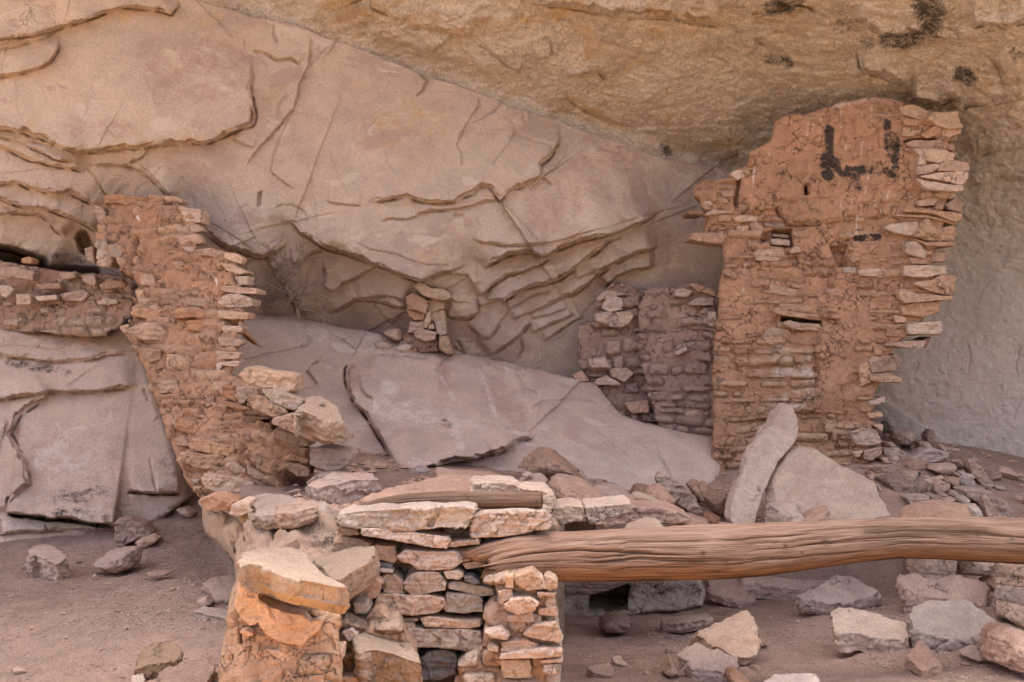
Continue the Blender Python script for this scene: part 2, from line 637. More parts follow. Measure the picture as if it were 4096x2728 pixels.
def relief(name, mat, outline, pl, cell, hfun, thick, par=None, jit=.012, seed=1, hole=None, rnd=.02, base=None):
    """a wall: traced outline on a plane, real thickness, height field on its face"""
    n = pl[1]
    t_ = np.array([0, 0, 1.]) - n * n[2]
    t_ /= np.linalg.norm(t_)
    s_ = np.cross(t_, n)
    s_ = s_ / np.linalg.norm(s_)
    if s_[0] < 0:
        s_ = -s_
    O = unproj(outline, pl) - pl[0]
    ol = np.stack([O @ s_, O @ t_], 1)
    ol = rough_line(ol, jit, seed)
    lo, hi = ol.min(0) - cell, ol.max(0) + cell
    xs = np.arange(lo[0], hi[0], cell)
    ys = np.arange(lo[1], hi[1], cell)
    X, Y = np.meshgrid(xs, ys)
    p = np.stack([X.ravel(), Y.ravel()], 1)
    keep = inside(p, ol)
    if hole is not None:
        H = unproj(hole, pl) - pl[0]
        hl = rough_line(np.stack([H @ s_, H @ t_], 1), jit * .6, seed + 5)
        keep &= ~inside(p, hl)
    F = keep_quads(len(xs), len(ys), keep)
    p, F, _ = compact(p, F, {})
    d, bp, _, _ = nearest(p, ol, True)
    m = d < cell
    p[m] = bp[m]
    d[m] = 0
    P0 = pl[0] + p[:, :1] * s_ + p[:, 1:] * t_
    h, at_ = hfun(p[:, 0], p[:, 1], proj(P0), d)
    h = h - rnd * (1 - np.clip(d / rnd, 0, 1)) ** 2
    V = P0 + h[:, None] * n
    at_ = {a: (x if hasattr(x, '__len__') else np.full(len(V), x)) for a, x in at_.items()}
    c_ = V.mean(0)
    V, F, at_ = skirt(V, F[:, ::-1], thick * np.array([c_[0] / c_[1], 1, 0]), at_)
    me = mesh_from(name, V, F, mat, at_)
    return link(name, me, par, base)


def facets(P, seed):
    """broken-rock facets: each cell of a jittered grid is its own tilted plane"""
    I = np.floor(P).astype(np.int64)
    best = np.full(len(P), 1e9)
    val = np.zeros(len(P))
    for a in (-1, 0, 1):
        for b in (-1, 0, 1):
            for c in (-1, 0, 1):
                i, j, k = I[:, 0] + a, I[:, 1] + b, I[:, 2] + c
                e = P - np.stack([i + h3(i, j, k, seed), j + h3(i, j, k, seed + 1), k + h3(i, j, k, seed + 2)], 1)
                d = (e * e).sum(1)
                m = d < best
                best[m] = d[m]
                n = np.stack([h3(i[m], j[m], k[m], seed + 3), h3(i[m], j[m], k[m], seed + 4), h3(i[m], j[m], k[m], seed + 5)], 1) - .5
                val[m] = (e[m] * n).sum(1) * 2 + (h3(i[m], j[m], k[m], seed + 6) - .5) * .5
    return val


def masonry(s, t, seed, ch=(.045, .11), ln=(.10, .34), protr=.025, gap=.010, absent=.25, mudamp=.008, warp=.018, tilt=.12):
    rg = np.random.default_rng(seed)
    q = P3(s, t)
    tw = t + warp * fbm(q / .5, 3, seed) + tilt * .1 * s
    sw = s + warp * fbm(q / .18, 3, seed + 4)
    tw = tw + .35 * gap * fbm(q / .05, 2, seed + 8)
    rows = [tw.min() - .01]
    while rows[-1] < tw.max() + .01:
        rows.append(rows[-1] + rg.uniform(*ch))
    rows = np.array(rows)
    ri = np.clip(np.searchsorted(rows, tw) - 1, 0, len(rows) - 2)
    h = np.zeros(len(s))
    mask = np.zeros(len(s))
    sid = np.zeros(len(s))
    for r in range(len(rows) - 1):
        i = np.where(ri == r)[0]
        if not len(i):
            continue
        b = [sw.min() - rg.uniform(0, .3)]
        while b[-1] < sw.max() + .01:
            b.append(b[-1] + rg.uniform(*ln))
        b = np.array(b)
        n = len(b)
        k = np.clip(np.searchsorted(b, sw[i]) - 1, 0, n - 2)
        R = rg.random((n, 6))
        H = rows[r + 1] - rows[r]
        g = gap * (.4 + 1.2 * R[k, 0])
        top = H * (1 - .35 * R[k, 1] ** 3)
        dx = np.minimum(sw[i] - b[k], b[k + 1] - sw[i]) - g
        y = tw[i] - rows[r]
        dy = np.minimum(y, top - y) - g * .6
        d = np.minimum(dx, dy)
        # rounded corners
        rr = .02
        cx, cy = np.clip(rr - dx, 0, None), np.clip(rr - dy, 0, None)
        d = np.where((cx > 0) & (cy > 0), rr - np.hypot(cx, cy), d)
        ex = R[k, 2] > absent
        mk = sst(-.002, .006, d) * ex
        hh = mk * protr * (.25 + R[k, 3]) + mk * .010 * np.clip(d / .03, 0, 1)
        hh = hh + mk * ((sw[i] - (b[k] + b[k + 1]) / 2) * (R[k, 4] - .5) * .22 + (y - H / 2) * (R[k, 5] - .4) * .5)
        hh = hh - ex * .016 * np.exp(-(d / .0045) ** 2) * (.3 + R[k, 5])
        h[i] = hh
        mask[i] = mk
        sid[i] = R[k, 1] * .9 + .05
    q3 = P3(s, t, sid * 7)
    q3 = q3 + .010 * np.stack([vn(q / .03, seed + 41), vn(q / .03, seed + 42), q[:, 0] * 0], 1)
    h = h + mask * (.010 * facets(q3 * np.array([1, 1.8, 1]) / .075, seed + 43) + .0045 * facets(q3 * np.array([1, 2.2, 1]) / .03, seed + 53))
    h = h + (1 - mask) * .006 * facets(q3 * np.array([1, 1.5, 0]) / .05, seed + 63)
    h = h + mudamp * fbm(q / .12, 4, seed + 20) * (1 - .4 * mask) + .004 * fbm(q / .03, 3, seed + 30)
    return h, mask, sid


# ---- single stones
REM = bpy.data.objects.new('remesh_tool', bpy.data.meshes.new('remesh_tool'))
COL.objects.link(REM)
RMOD = REM.modifiers.new('Remesh', 'REMESH')
RMOD.mode = 'VOXEL'
NST = [0]


def finish_stone(name, bm, d, nrm, size, mat, par, base=None, rough=1.0, vox=1.0):
    me = bpy.data.meshes.new('raw')
    bm.to_mesh(me)
    bm.free()
    old = REM.data
    REM.data = me
    bpy.data.meshes.remove(old)
    RMOD.voxel_size = float(min(max(.0036, d * K * 4.4 * vox), size * .16))
    dg = bpy.context.evaluated_depsgraph_get()
    dg.update()
    nm = bpy.data.meshes.new_from_object(REM.evaluated_get(dg))
    n = len(nm.vertices)
    V = np.empty(n * 3, np.float32)
    nm.vertices.foreach_get('co', V)
    N = np.empty(n * 3, np.float32)
    nm.vertex_normals.foreach_get('vector', N)
    V = V.reshape(-1, 3).astype(float)
    N = N.reshape(-1, 3).astype(float)
    sd_ = NST[0]
    NST[0] += 1
    L = size
    # bedding: ridges follow the stone's own layers and show on its broken edges
    along = V @ nrm
    flat = np.abs(N @ nrm)
    q = V + sd_ * 3.1
    st = vn(P3(along / .011, (V[:, 0] + V[:, 2]) * 2.2, V[:, 1] * 2.2), sd_) + .6 * vn(P3(along / .028, V[:, 0] * 3, V[:, 2] * 3), sd_ + 1)
    disp = .045 * L * fbm(q / (.6 * L), 2, sd_)
    qf = q + .05 * L * np.stack([vn(q / (.12 * L), sd_ + 11), vn(q / (.12 * L), sd_ + 12), vn(q / (.12 * L), sd_ + 13)], 1)
    disp = disp + .085 * L * facets(qf / (.34 * L), sd_) * (1.12 - flat) + .030 * L * facets(qf / (.13 * L), sd_ + 40) * (1.2 - flat)
    chip = np.clip(vn(q / (.22 * L), sd_ + 5) - .3, 0, None)
    disp = disp - .07 * L * chip * (1.1 - flat)
    disp = disp + .006 * L * fbm(q / (.06 * L), 3, sd_ + 15)
    disp = disp + (.0035 + .008 * L) * st * (1 - flat) * .9 + .0026 * fbm(q / .016, 3, sd_ + 7, .65)
    V += N * (disp * rough)[:, None]
    nm.vertices.foreach_set('co', V.astype(np.float32).ravel())
    nm.polygons.foreach_set('use_smooth', np.full(len(nm.polygons), True))
    nm.materials.clear()
    nm.materials.append(M[mat])
    nm.name = name
    nm.update()
    return link(name, nm, par, base)


def snap(c, x, y, off=0.0):
    """depth at which the ray through a crop pixel comes within off of the ground"""
    r = ray(S(c, [(x, y)]))[0]
    d = np.arange(5.2, 10.0, .02)
    P = CAM + r * d[:, None]
    z = ground_z(P[:, :2])
    i = np.where(P[:, 2] - off <= z)[0]
    return float(d[i[0]]) if len(i) else None


def jpoly(P2, rg, amp):
    """split each side of an outline once and shake the new points"""
    out = []
    n = len(P2)
    for i in range(n):
        a, b = P2[i], P2[(i + 1) % n]
        out.append(a)
        l = np.linalg.norm(b - a)
        if l > amp * 6:
            d = (b - a) / l
            out.append(a + (b - a) * rg.uniform(.35, .65) + np.array([d[1], -d[0]]) * rg.uniform(-amp, amp))
    return np.array(out)


def stone(name, mat, c, pts, d, th=.2, par=None, label=None, cat='stone', group=None, ext=None, bev=.10, rough=1.0, lo=.92, vox=1.0, kind=None):
    """a flat stone: outline of its visible face on a plane, carried back (or down) by th"""
    pl = plane(c, d)
    rg = np.random.default_rng(int(abs(pts[0][0] * 7 + pts[0][1] * 13 + c * 101)) + len(pts))
    O = unproj(S(c, pts), pl)
    n = pl[1]
    u = np.array([1, 0, 0.]) - n * n[0]
    u /= np.linalg.norm(u)
    v = np.cross(n, u)
    ce = O.mean(0)
    P2 = np.stack([(O - ce) @ u, (O - ce) @ v], 1)
    ar = .5 * abs(np.sum(P2[:, 0] * np.roll(P2[:, 1], -1) - P2[:, 1] * np.roll(P2[:, 0], -1)))
    w = math.sqrt(max(ar, 1e-6))
    size = min(w, (np.ptp(P2[:, 0]) + np.ptp(P2[:, 1])) / 2, th * 3.0)
    P2 = jpoly(P2, rg, .02 * w)
    e = np.asarray(ext, float) if ext is not None else -n * th
    bm = bmesh.new()
    thin = min(np.ptp(P2[:, 0]), np.ptp(P2[:, 1]))
    bv = min(bev * thin * .28, .014)
    nr = np.linalg.norm(P2, axis=1)[:, None] + 1e-6
    rings = []
    for f, off in ((0, -bv), (min(.4, bv * .8 / max(th, 1e-3)), 0), (.62, .015 * w), (1.0, -(1 - lo) * thin * .5)):
        R = P2 + P2 / nr * off + (rg.normal(0, .012 * w, P2.shape) if f > .3 else 0)
        W = ce + R[:, :1] * u + R[:, 1:] * v + e * f
        rings.append([bm.verts.new(x) for x in W])
    m = len(P2)
    for a, b in zip(rings[:-1], rings[1:]):
        for i in range(m):
            bm.faces.new((a[i], a[(i + 1) % m], b[(i + 1) % m], b[i]))
    bm.faces.new(rings[0])
    bm.faces.new(rings[-1][::-1])
    bmesh.ops.triangulate(bm, faces=[f for f in bm.faces if len(f.verts) > 4])
    bmesh.ops.recalc_face_normals(bm, faces=bm.faces)
    dist = float(np.mean(O[:, 1]))
    # bedding runs along the slab for slabs lying down, level for stones laid in a wall
    nb = n if n[2] > .45 or ext is not None else np.array([.04, 0, 1.])
    o = finish_stone(name, bm, dist, nb / np.linalg.norm(nb), size, mat, par, rough=rough, vox=vox)
    if par is None:
        tag(o, label, cat, group, kind)
    return o


def rock(name, mat, c, pts, d, th=.3, par=None, label=None, cat='rock', group=None, rough=1.0, ridge=None, vox=1.0, nb=(.1, .1, 1)):
    """an angular lump: hull of its silhouette, a smaller front and a smaller back"""
    rg = np.random.default_rng(int(abs(pts[0][0] * 5 + pts[0][1] * 11 + c * 77)))
    pl = plane(c, d)
    O = unproj(S(c, pts), pl)
    ce = O.mean(0)
    w = np.sqrt(np.ptp(O[:, 0]) * np.ptp(O[:, 2]) + 1e-6)
    P = [O]
    R = (O - ce)
    k = rg.uniform(.62, .80)
    sh = np.array([rg.uniform(-.08, .08) * w, 0, rg.uniform(-.12, .02) * w])
    P.append(ce + R * k + sh + np.array([0, -th * .42, 0]) + rg.normal(0, .03 * w, R.shape))
    P.append(ce + R * .35 + sh * 1.5 + np.array([0, -th * .52, 0]) + rg.normal(0, .03 * w, R.shape))
    P.append(ce + R * .85 + np.array([0, th * .5, 0]) + rg.normal(0, .03 * w, R.shape))
    if ridge is not None:
        for x, y, dd in ridge:
            P.append(at(c, x, y, dd)[None])
    P = np.vstack(P)
    bm = bmesh.new()
    for x in P:
        bm.verts.new(x)
    r = bmesh.ops.convex_hull(bm, input=bm.verts)
    junk = [g for g in set(r['geom_interior']) | set(r['geom_unused']) if isinstance(g, bmesh.types.BMVert)]
    bmesh.ops.delete(bm, geom=list(set(junk)), context='VERTS')
    bmesh.ops.recalc_face_normals(bm, faces=bm.faces)
    nb = np.array(nb, float)
    o = finish_stone(name, bm, float(ce[1]), nb / np.linalg.norm(nb), min(w, th * 2), mat, par, rough=rough, vox=vox)
    if par is None:
        tag(o, label, cat, group)
    return o


# ------------------------------------------------------------------ the alcove: cliff, roof, bedrock, ground
def axis(lo, a, b, hi, fine, coarse):
    return np.unique(np.concatenate([np.arange(lo, a, coarse), np.arange(a, b, fine), np.arange(b, hi + coarse, coarse)]))


def pxmesh(name, mat, xs, ys, D, feats, outline=None, thick=.5, rnd=0, jit=8, seed=3, label=None, cat=None, kind=None, noise=None):
    X, Y = np.meshgrid(xs, ys)
    p = np.stack([X.ravel(), Y.ravel()], 1).astype(float)
    keep = np.ones(len(p), bool)
    if outline is not None:
        ol = rough_line(outline, jit, seed)
        keep = inside(p, ol)
    F = keep_quads(len(xs), len(ys), keep)
    p, F, _ = compact(p, F, {})
    f = Feat(p, seed)
    at_ = feats(f)
    dep = D(p)
    P0 = CAM + ray(p) * dep[:, None]
    h = f.h + (noise(P0) if noise else 0)
    if outline is not None:
        cell = float(np.min(np.diff(xs)))
        d, bp, _, _ = nearest(p, ol, True)
        m = d < cell
        p[m] = bp[m]
        if rnd:
            px = rnd / (dep * K)
            h = h - rnd * (1 - np.clip(d / px, 0, 1)) ** 2
    V = CAM + ray(p) * (dep - h)[:, None]
    if outline is not None:
        V, F, at_ = skirt(V, F, np.array([0, thick, 0]), at_)
    me = mesh_from(name, V, F, mat, at_)
    return tag(link(name, me), label, cat, None, kind)


def J(*parts):
    return np.vstack([S(c, p) for c, p in parts])


def flakes(P, sc_, lv, seed):
    """shallow spalls: a stepped noise, its edges kept crisp"""
    a = (fbm(P / sc_, 4, seed) * .5 + .5) * lv
    i = np.floor(a)
    return (i + sst(.0, .10, a - i)) / lv


# --- the joint between slab and roof, in source pixels
JOINT = S(0, [(-900, -420), (-300, -190), (200, -60), (450, 0), (720, 75), (880, 130), (1090, 210), (1300, 285), (1530, 358), (1700, 398)])


def joint_side(p):
    """> 0 above the joint (roof side), in source pixels"""
    d, _, s, _ = nearest(p, JOINT)
    return d * s


CLIFF_D = [(0, -1500, -700, 9.3), (0, -300, -300, 9.7), (0, 0, 0, 9.95), (0, 250, 200, 9.95), (0, 560, 60, 10.15), (0, 600, 300, 10.1), (0, 880, 135, 10.3),
           (0, 1000, 400, 10.15), (0, 1290, 290, 10.35), (0, 1530, 358, 10.5), (0, 1350, 450, 10.1), (0, 950, 620, 10.0), (0, 600, 560, 10.05),
           (0, 1250, 560, 10.25), (0, 1600, 480, 10.6), (0, 1640, 700, 10.5), (0, 1300, 830, 10.5), (0, 800, 700, 10.45), (0, 0, 420, 10.3), (0, 0, 600, 10.7),
           (0, 250, 640, 10.6), (0, 600, 740, 10.5), (0, 1100, 820, 10.45), (0, -600, 500, 10.3), (0, -1500, 600, 10.0), (0, 300, 450, 10.2), (0, 1000, 1000, 10.9), (0, 1750, 1000, 10.9)]
cl_d = tps(np.vstack([S(c, [(x, y)]) for c, x, y, d in CLIFF_D]), np.array([q[3] for q in CLIFF_D]), 2e-3)


def cliff_feats(f):
    L, G = f.lip, f.crack
    f.kh, f.kw, f.kt = .66, 1.4, .36
    # upper left slabs
    L(1, [(-300, 300), (0, 262), (200, 235), (420, 190), (600, 130), (760, 72), (860, 45), (1000, 60), (1150, 100), (1190, 50), (1212, -60)], .20, 260, 16)
    L(1, [(-300, 560), (0, 520), (120, 505), (250, 460), (340, 410), (390, 340), (415, 235)], .13, 130, 14)
    L(1, [(-200, 370), (0, 340), (100, 310), (250, 260), (420, 190)], .05, 60, 8)
    L(1, [(-300, 850), (0, 870), (150, 885), (300, 950), (430, 1000), (560, 1030), (700, 1010), (850, 995), (1000, 985), (1150, 970), (1290, 960), (1400, 960),
          (1500, 920), (1620, 865), (1700, 850), (1715, 780), (1690, 600), (1700, 480), (1690, 370), (1650, 330)], .22, 320, 22, ends=.12)
    L(1, [(-200, 905), (0, 930), (60, 940), (140, 960), (260, 1020), (380, 1075), (500, 1090), (570, 1110)], .09, 60, 10)
    L(1, [(-200, 960), (0, 985), (100, 1030), (220, 1080), (330, 1110), (450, 1135), (560, 1155), (580, 1120)], .13, 90, 12)
    L(1, [(130, 940), (300, 975), (400, 1005), (520, 1065)], .05, 40, 7)
    L(1, [(350, 1010), (420, 1040), (540, 1080)], .04, 30, 7)
    L(1, [(570, 1115), (700, 1105), (850, 1110), (900, 1130), (980, 1180), (1050, 1240), (1125, 1305), (1180, 1340)], .09, 160, 10)
    L(1, [(870, 1095), (960, 1050), (1000, 1010)], .05, 60, 8)
    L(1, [(575, 1120), (640, 1200), (700, 1290), (760, 1350)], .05, 90, 8, 1)
    L(1, [(-200, 1245), (0, 1235), (100, 1225), (200, 1260), (300, 1290), (450, 1300), (540, 1330), (610, 1370), (660, 1410)], .15, 150, 18)
    L(1, [(-200, 1320), (0, 1330), (100, 1370), (250, 1395), (400, 1440), (500, 1475), (600, 1530), (680, 1570)], .20, 110, 16)
    L(1, [(200, 1280), (350, 1300), (480, 1330)], .05, 40, 8)
    L(1, [(-200, 1430), (0, 1430), (150, 1435), (260, 1445), (330, 1490), (370, 1545), (450, 1600)], .16, 150, 10)
    L(4, [(-300, 440), (0, 465), (100, 490), (230, 530), (300, 590), (420, 650)], .30, 130, 9, ends=.15)
    f.h[:] -= .8 * blot(f.q, 4, [(-200, 530), (60, 550), (180, 590), (260, 620)], 90) + .35 * blot(f.q, 4, [(200, 640), (640, 660)], 50)
    f.h[:] -= .3 * blot(f.q, 4, [(560, 420), (580, 480)], 60)
    # cracks of the middle slab
    L(1, [(2060, 200), (2090, 260), (2085, 430), (2050, 500), (2010, 580), (2005, 660), (1980, 740), (1900, 820), (1830, 900), (1700, 1040), (1650, 1140)], .07, 110, 7, -1)
    L(1, [(1960, 780), (1890, 900), (1850, 1040), (1825, 1160), (1900, 1220), (1990, 1290)], .035, 70, 5, 1)
    L(1, [(1690, 340), (1780, 360), (1860, 400), (1960, 395), (2030, 440)], .06, 70, 8)
    L(1, [(1560, 930), (1620, 970), (1710, 1000)], .05, 50, 8)
    L(1, [(2210, 380), (2260, 290), (2180, 340), (2080, 440)], .04, 40, 6)
    G(1, [(1840, 160), (1845, 230), (1870, 290)], .03, 5)
    G(1, [(1870, 790), (1880, 700), (1940, 640)], .02, 5)
    f.pit(1, [(1735, 1390), (1740, 1300), (1765, 1290), (1760, 1380)], .05)
    G(1, [(1845, 1420), (1900, 1385), (1970, 1385), (2040, 1420), (2068, 1500)], .02, 4)
    G(2, [(630, 490), (690, 540), (660, 610), (610, 645)], .035, 5)
    L(2, [(1010, 645), (1045, 650), (1035, 720), (1000, 770), (960, 830), (920, 890), (885, 970), (910, 1030), (915, 1140)], .05, 80, 7, -1)
    L(2, [(1210, 660), (1150, 740), (1060, 800), (970, 830)], .04, 90, 8, 1)
    L(2, [(1170, 740), (1200, 790), (1260, 830), (1285, 900), (1240, 960), (1190, 1040), (1120, 1130)], .045, 90, 7, 1)
    G(2, [(1290, 910), (1420, 950), (1560, 970)], .02, 5)
    L(2, [(250, 1380), (400, 1345), (540, 1315), (620, 1345), (700, 1365), (850, 1355), (980, 1310), (1060, 1240), (1110, 1260), (1170, 1350), (1230, 1290),
          (1350, 1250), (1460, 1180), (1455, 1110), (1520, 1050), (1570, 950), (1590, 800)], .15, 170, 20)
    L(2, [(600, 1430), (800, 1410), (930, 1395), (1000, 1375), (1080, 1345), (1170, 1355)], .09, 70, 8)
    L(2, [(380, 1490), (430, 1468), (550, 1480), (640, 1440)], .05, 60, 7)
    L(2, [(1380, 1290), (1480, 1190), (1530, 1260)], .05, 90, 9)
    L(2, [(0, 1350), (150, 1375), (250, 1385)], .04, 90, 7)
    G(2, [(860, 1440), (900, 1450), (930, 1445)], .03, 6)
    for a in ([(380, 890), (390, 930)], [(415, 1000), (420, 1080), (470, 1150)], [(30, 1000), (100, 1200), (160, 1300)], [(740, 1050), (700, 1150)]):
        G(2, a, .012, 4)
    # the big overhang and the layered rock under it
    f.kh, f.kw, f.kt = .72, 1.1, .42
    L(4, [(1330, 335), (1400, 410), (1500, 480), (1600, 500), (1650, 525), (1760, 560), (1850, 520), (1920, 460), (1935, 420)], .26, 230, 18, ends=.3)
    L(5, [(-180, 30), (-60, -20), (0, 55), (70, 90), (150, 150), (300, 190), (450, 245), (600, 310), (720, 360), (800, 385), (900, 350), (980, 315), (1060, 290), (1160, 262)], .36, 330, 14, ends=.3)
    L(5, [(1150, 95), (1250, 125), (1400, 145), (1560, 140), (1680, 115)], .08, 120, 10)
    L(5, [(1210, 300), (1300, 250), (1400, 205), (1550, 190), (1620, 210), (1680, 205), (1760, 150), (1900, 110), (2060, 70), (2200, 30), (2355, -40), (2430, -100)], .30, 220, 14)
    L(5, [(1190, 490), (1270, 420), (1390, 340), (1500, 310), (1620, 270), (1690, 210)], .14, 120, 10)
    L(5, [(1220, 480), (1370, 510), (1480, 440), (1560, 420), (1650, 400), (1750, 360), (1830, 310), (1900, 250), (2000, 190), (2080, 110), (2200, 60)], .24, 140, 14)
    L(5, [(1200, 545), (1300, 515), (1420, 515)], .07, 60, 8)
    L(5, [(1400, 580), (1520, 500), (1600, 470), (1700, 455)], .09, 50, 8)
    L(5, [(1720, 465), (1830, 475), (1900, 430), (2000, 350), (2100, 270), (2200, 220), (2300, 180), (2420, 150)], .22, 100, 12)
    L(5, [(1850, 370), (1950, 330), (2100, 260), (2200, 200)], .07, 60, 8)
    L(5, [(2060, 420), (2130, 345), (2250, 300), (2400, 270)], .2, 90, 10)
    L(5, [(1420, 650), (1550, 590), (1700, 520), (1800, 470)], .09, 45, 9)
    L(5, [(1560, 740), (1700, 660), (1850, 605)], .09, 45, 9)
    L(5, [(1550, 635), (1680, 600), (1810, 555)], .06, 30, 8)
    L(5, [(1260, 895), (1400, 800), (1500, 720), (1570, 640)], .10, 70, 9)
    L(5, [(1650, 790), (1800, 680), (1910, 615)], .06, 60, 8)
    L(5, [(1230, 790), (1330, 690), (1430, 560)], .06, 110, 8)
    L(5, [(150, 225), (165, 330), (155, 420), (200, 457), (240, 440), (290, 390), (420, 335), (540, 270)], .10, 130, 8, 1)
    L(5, [(-60, 260), (0, 245), (80, 190), (160, 165)], .08, 120, 8)
    L(5, [(190, 610), (330, 540), (370, 505), (500, 510), (620, 545), (740, 560)], .12, 90, 10)
    L(5, [(370, 492), (550, 480), (640, 480), (730, 525)], .08, 50, 8)
    L(5, [(500, 520), (540, 600), (620, 680)], .05, 60, 8, 1)
    L(5, [(970, 610), (1060, 632), (1130, 627), (1195, 580), (1192, 500)], .10, 100, 9)
    L(5, [(975, 320), (1060, 325), (1120, 338), (1170, 420)], .05, 60, 7)
    L(5, [(1000, 480), (1050, 520), (1190, 520)], .04, 50, 7)
    G(5, [(360, 110), (480, 165), (650, 200), (760, 245), (860, 275), (1020, 262)], .022, 4)
    G(5, [(1020, 820), (1100, 860), (1060, 780)], .04, 6)
    G(5, [(1480, 760), (1500, 840), (1470, 920)], .04, 6)
    G(5, [(1140, 680), (1160, 720), (1200, 740)], .03, 5)
    L(4, [(1790, 560), (1820, 620), (1880, 690), (1930, 770), (1990, 870), (2010, 960)], .12, 150, 9, 1)
    L(4, [(1640, 580), (1700, 740), (1720, 850)], .06, 90, 8, 1)
    p = f.q
    r = {}
    r['soot_shade'] = .7 * np.maximum(blot(p, 4, [(-100, 500), (120, 560), (240, 600)], 60), 0) + .42 * blot(p, 4, [(300, 560), (560, 560)], 60)  # painted shade: darkens the deep void above the far-left wall
    r['grey'] = .55 * np.maximum.reduce([blot(p, 4, [(0, 330), (500, 560)], 220), blot(p, 5, [(1300, 620), (1900, 700), (2300, 400)], 260), blot(p, 4, [(1700, 620), (1750, 800)], 120),
                                         blot(p, 0, [(1560, 440), (1650, 620)], 110), blot(p, 0, [(620, 480)], 50), blot(p, 0, [(1230, 400)], 40)])
    r['red'] = .5 * np.maximum.reduce([blot(p, 1, [(330, 60)], 110), blot(p, 1, [(1200, 500), (1500, 450)], 420), blot(p, 2, [(1330, 730)], 160), blot(p, 2, [(690, 960)], 90),
                                       blot(p, 2, [(1900, 1000), (1500, 1400)], 330), blot(p, 1, [(500, 850), (900, 880)], 120), blot(p, 1, [(1300, 1200)], 250)])
    r['gold'] = .42 * np.maximum.reduce([blot(p, 1, [(0, 900), (560, 1020), (1600, 880)], 40), blot(p, 1, [(420, 200), (800, 60), (1150, 110)], 50), blot(p, 1, [(0, 520), (330, 420)], 40),  # narrow blots paint the warm-lit undersides of the lips; wide ones are rock colour
                                         blot(p, 1, [(0, 980), (560, 1130)], 60), blot(p, 1, [(100, 1240), (600, 1400)], 50), blot(p, 2, [(350, 900), (750, 800)], 260),
                                         blot(p, 5, [(0, 60), (800, 400)], 36), blot(p, 4, [(1500, 480), (1760, 560), (1930, 430)], 40), blot(p, 2, [(250, 1375), (900, 1360), (1450, 1200)], 40),
                                         blot(p, 1, [(1850, 660)], 160)])
    r['white'] = .45 * np.maximum.reduce([blot(p, 2, [(1340, 740), (1350, 790)], 26), blot(p, 1, [(1560, 510)], 40), blot(p, 1, [(1500, 600)], 40), blot(p, 1, [(600, 760)], 150),
                                          blot(p, 1, [(1780, 1430)], 70), blot(p, 2, [(20, 310)], 70), blot(p, 0, [(1590, 420), (1650, 410)], 40)])
    return r


def cliff_noise(P):
    return .055 * fbm(P / 1.1, 4, 11) + .040 * flakes(P, .8, 6, 21) + .012 * flakes(P, .30, 6, 22) * sst(-.1, .3, fbm(P / .9, 3, 23)) + .007 * fbm(P / .10, 5, 31, .6)


cx = axis(-2700, -30, 3000, 3040, 3.4, 60)
cy = axis(-1300, -40, 1480, 1700, 3.4, 60)
cl_out = np.vstack([JOINT, S(0, [(1735, 640), (1750, 900), (1400, 960), (900, 930), (560, 960), (-200, 960), (-1500, 1000), (-1500, -690)])])
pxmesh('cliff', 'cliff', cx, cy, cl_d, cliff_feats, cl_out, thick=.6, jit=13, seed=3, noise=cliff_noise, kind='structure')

# --- roof and right-hand back wall of the alcove
ROOF_D = [(-1500, -1570, 6.7), (0, -1570, 6.8), (450, -1570, 7.1), (640, -1570, 6.9), (1150, -1570, 6.9), (1500, -1570, 6.9), (2400, -1570, 6.9), (3800, -1570, 6.8), (1200, -700, 8.0), (2200, -700, 7.6), (-1500, -300, 9.5), (0, 0, 10.6), (0, -500, 9.5), (450, -5, 10.35), (720, 70, 10.3),
          (1090, 200, 10.4), (1300, 280, 10.45), (1530, 350, 10.6), (1700, 395, 10.7), (1000, 0, 9.95), (1500, 0, 9.35), (1500, 180, 9.95), (2000, 0, 8.9), (2354, 0, 8.6), (2354, 250, 9.7),
          (1900, 250, 10.2), (2000, 420, 10.75), (2354, 500, 10.5), (2300, 800, 10.55), (2050, 900, 10.6), (2354, 1100, 10.45), (2000, 1100, 10.7), (3800, 900, 9.5), (3800, 200, 8.7),
          (1000, 700, 11.6), (0, 700, 11.6), (1500, 700, 11.4), (-1500, 900, 11.5), (1000, 1300, 11.8), (2300, 1300, 10.3), (3800, 1400, 9.3)]
rf_d0 = tps(np.vstack([S(0, [q[:2]]) for q in ROOF_D]), np.array([q[2] for q in ROOF_D]), 1e-3)


def rf_d(p):
    d = rf_d0(p)
    j = joint_side(p)
    behind = (p[:, 0] < JOINT[-1, 0]) & (j < 0)
    d = np.where(behind, np.maximum(d, cl_d(p) + .10 + .5 * sst(0, 300, -j)), d)
    w = np.exp(-(np.clip(j, 0, None) / 60) ** 2) * (j > -60) * (p[:, 0] < JOINT[-1, 0]) * (np.abs(j) < 400)
    return d * (1 - w) + (cl_d(p) + .06) * w


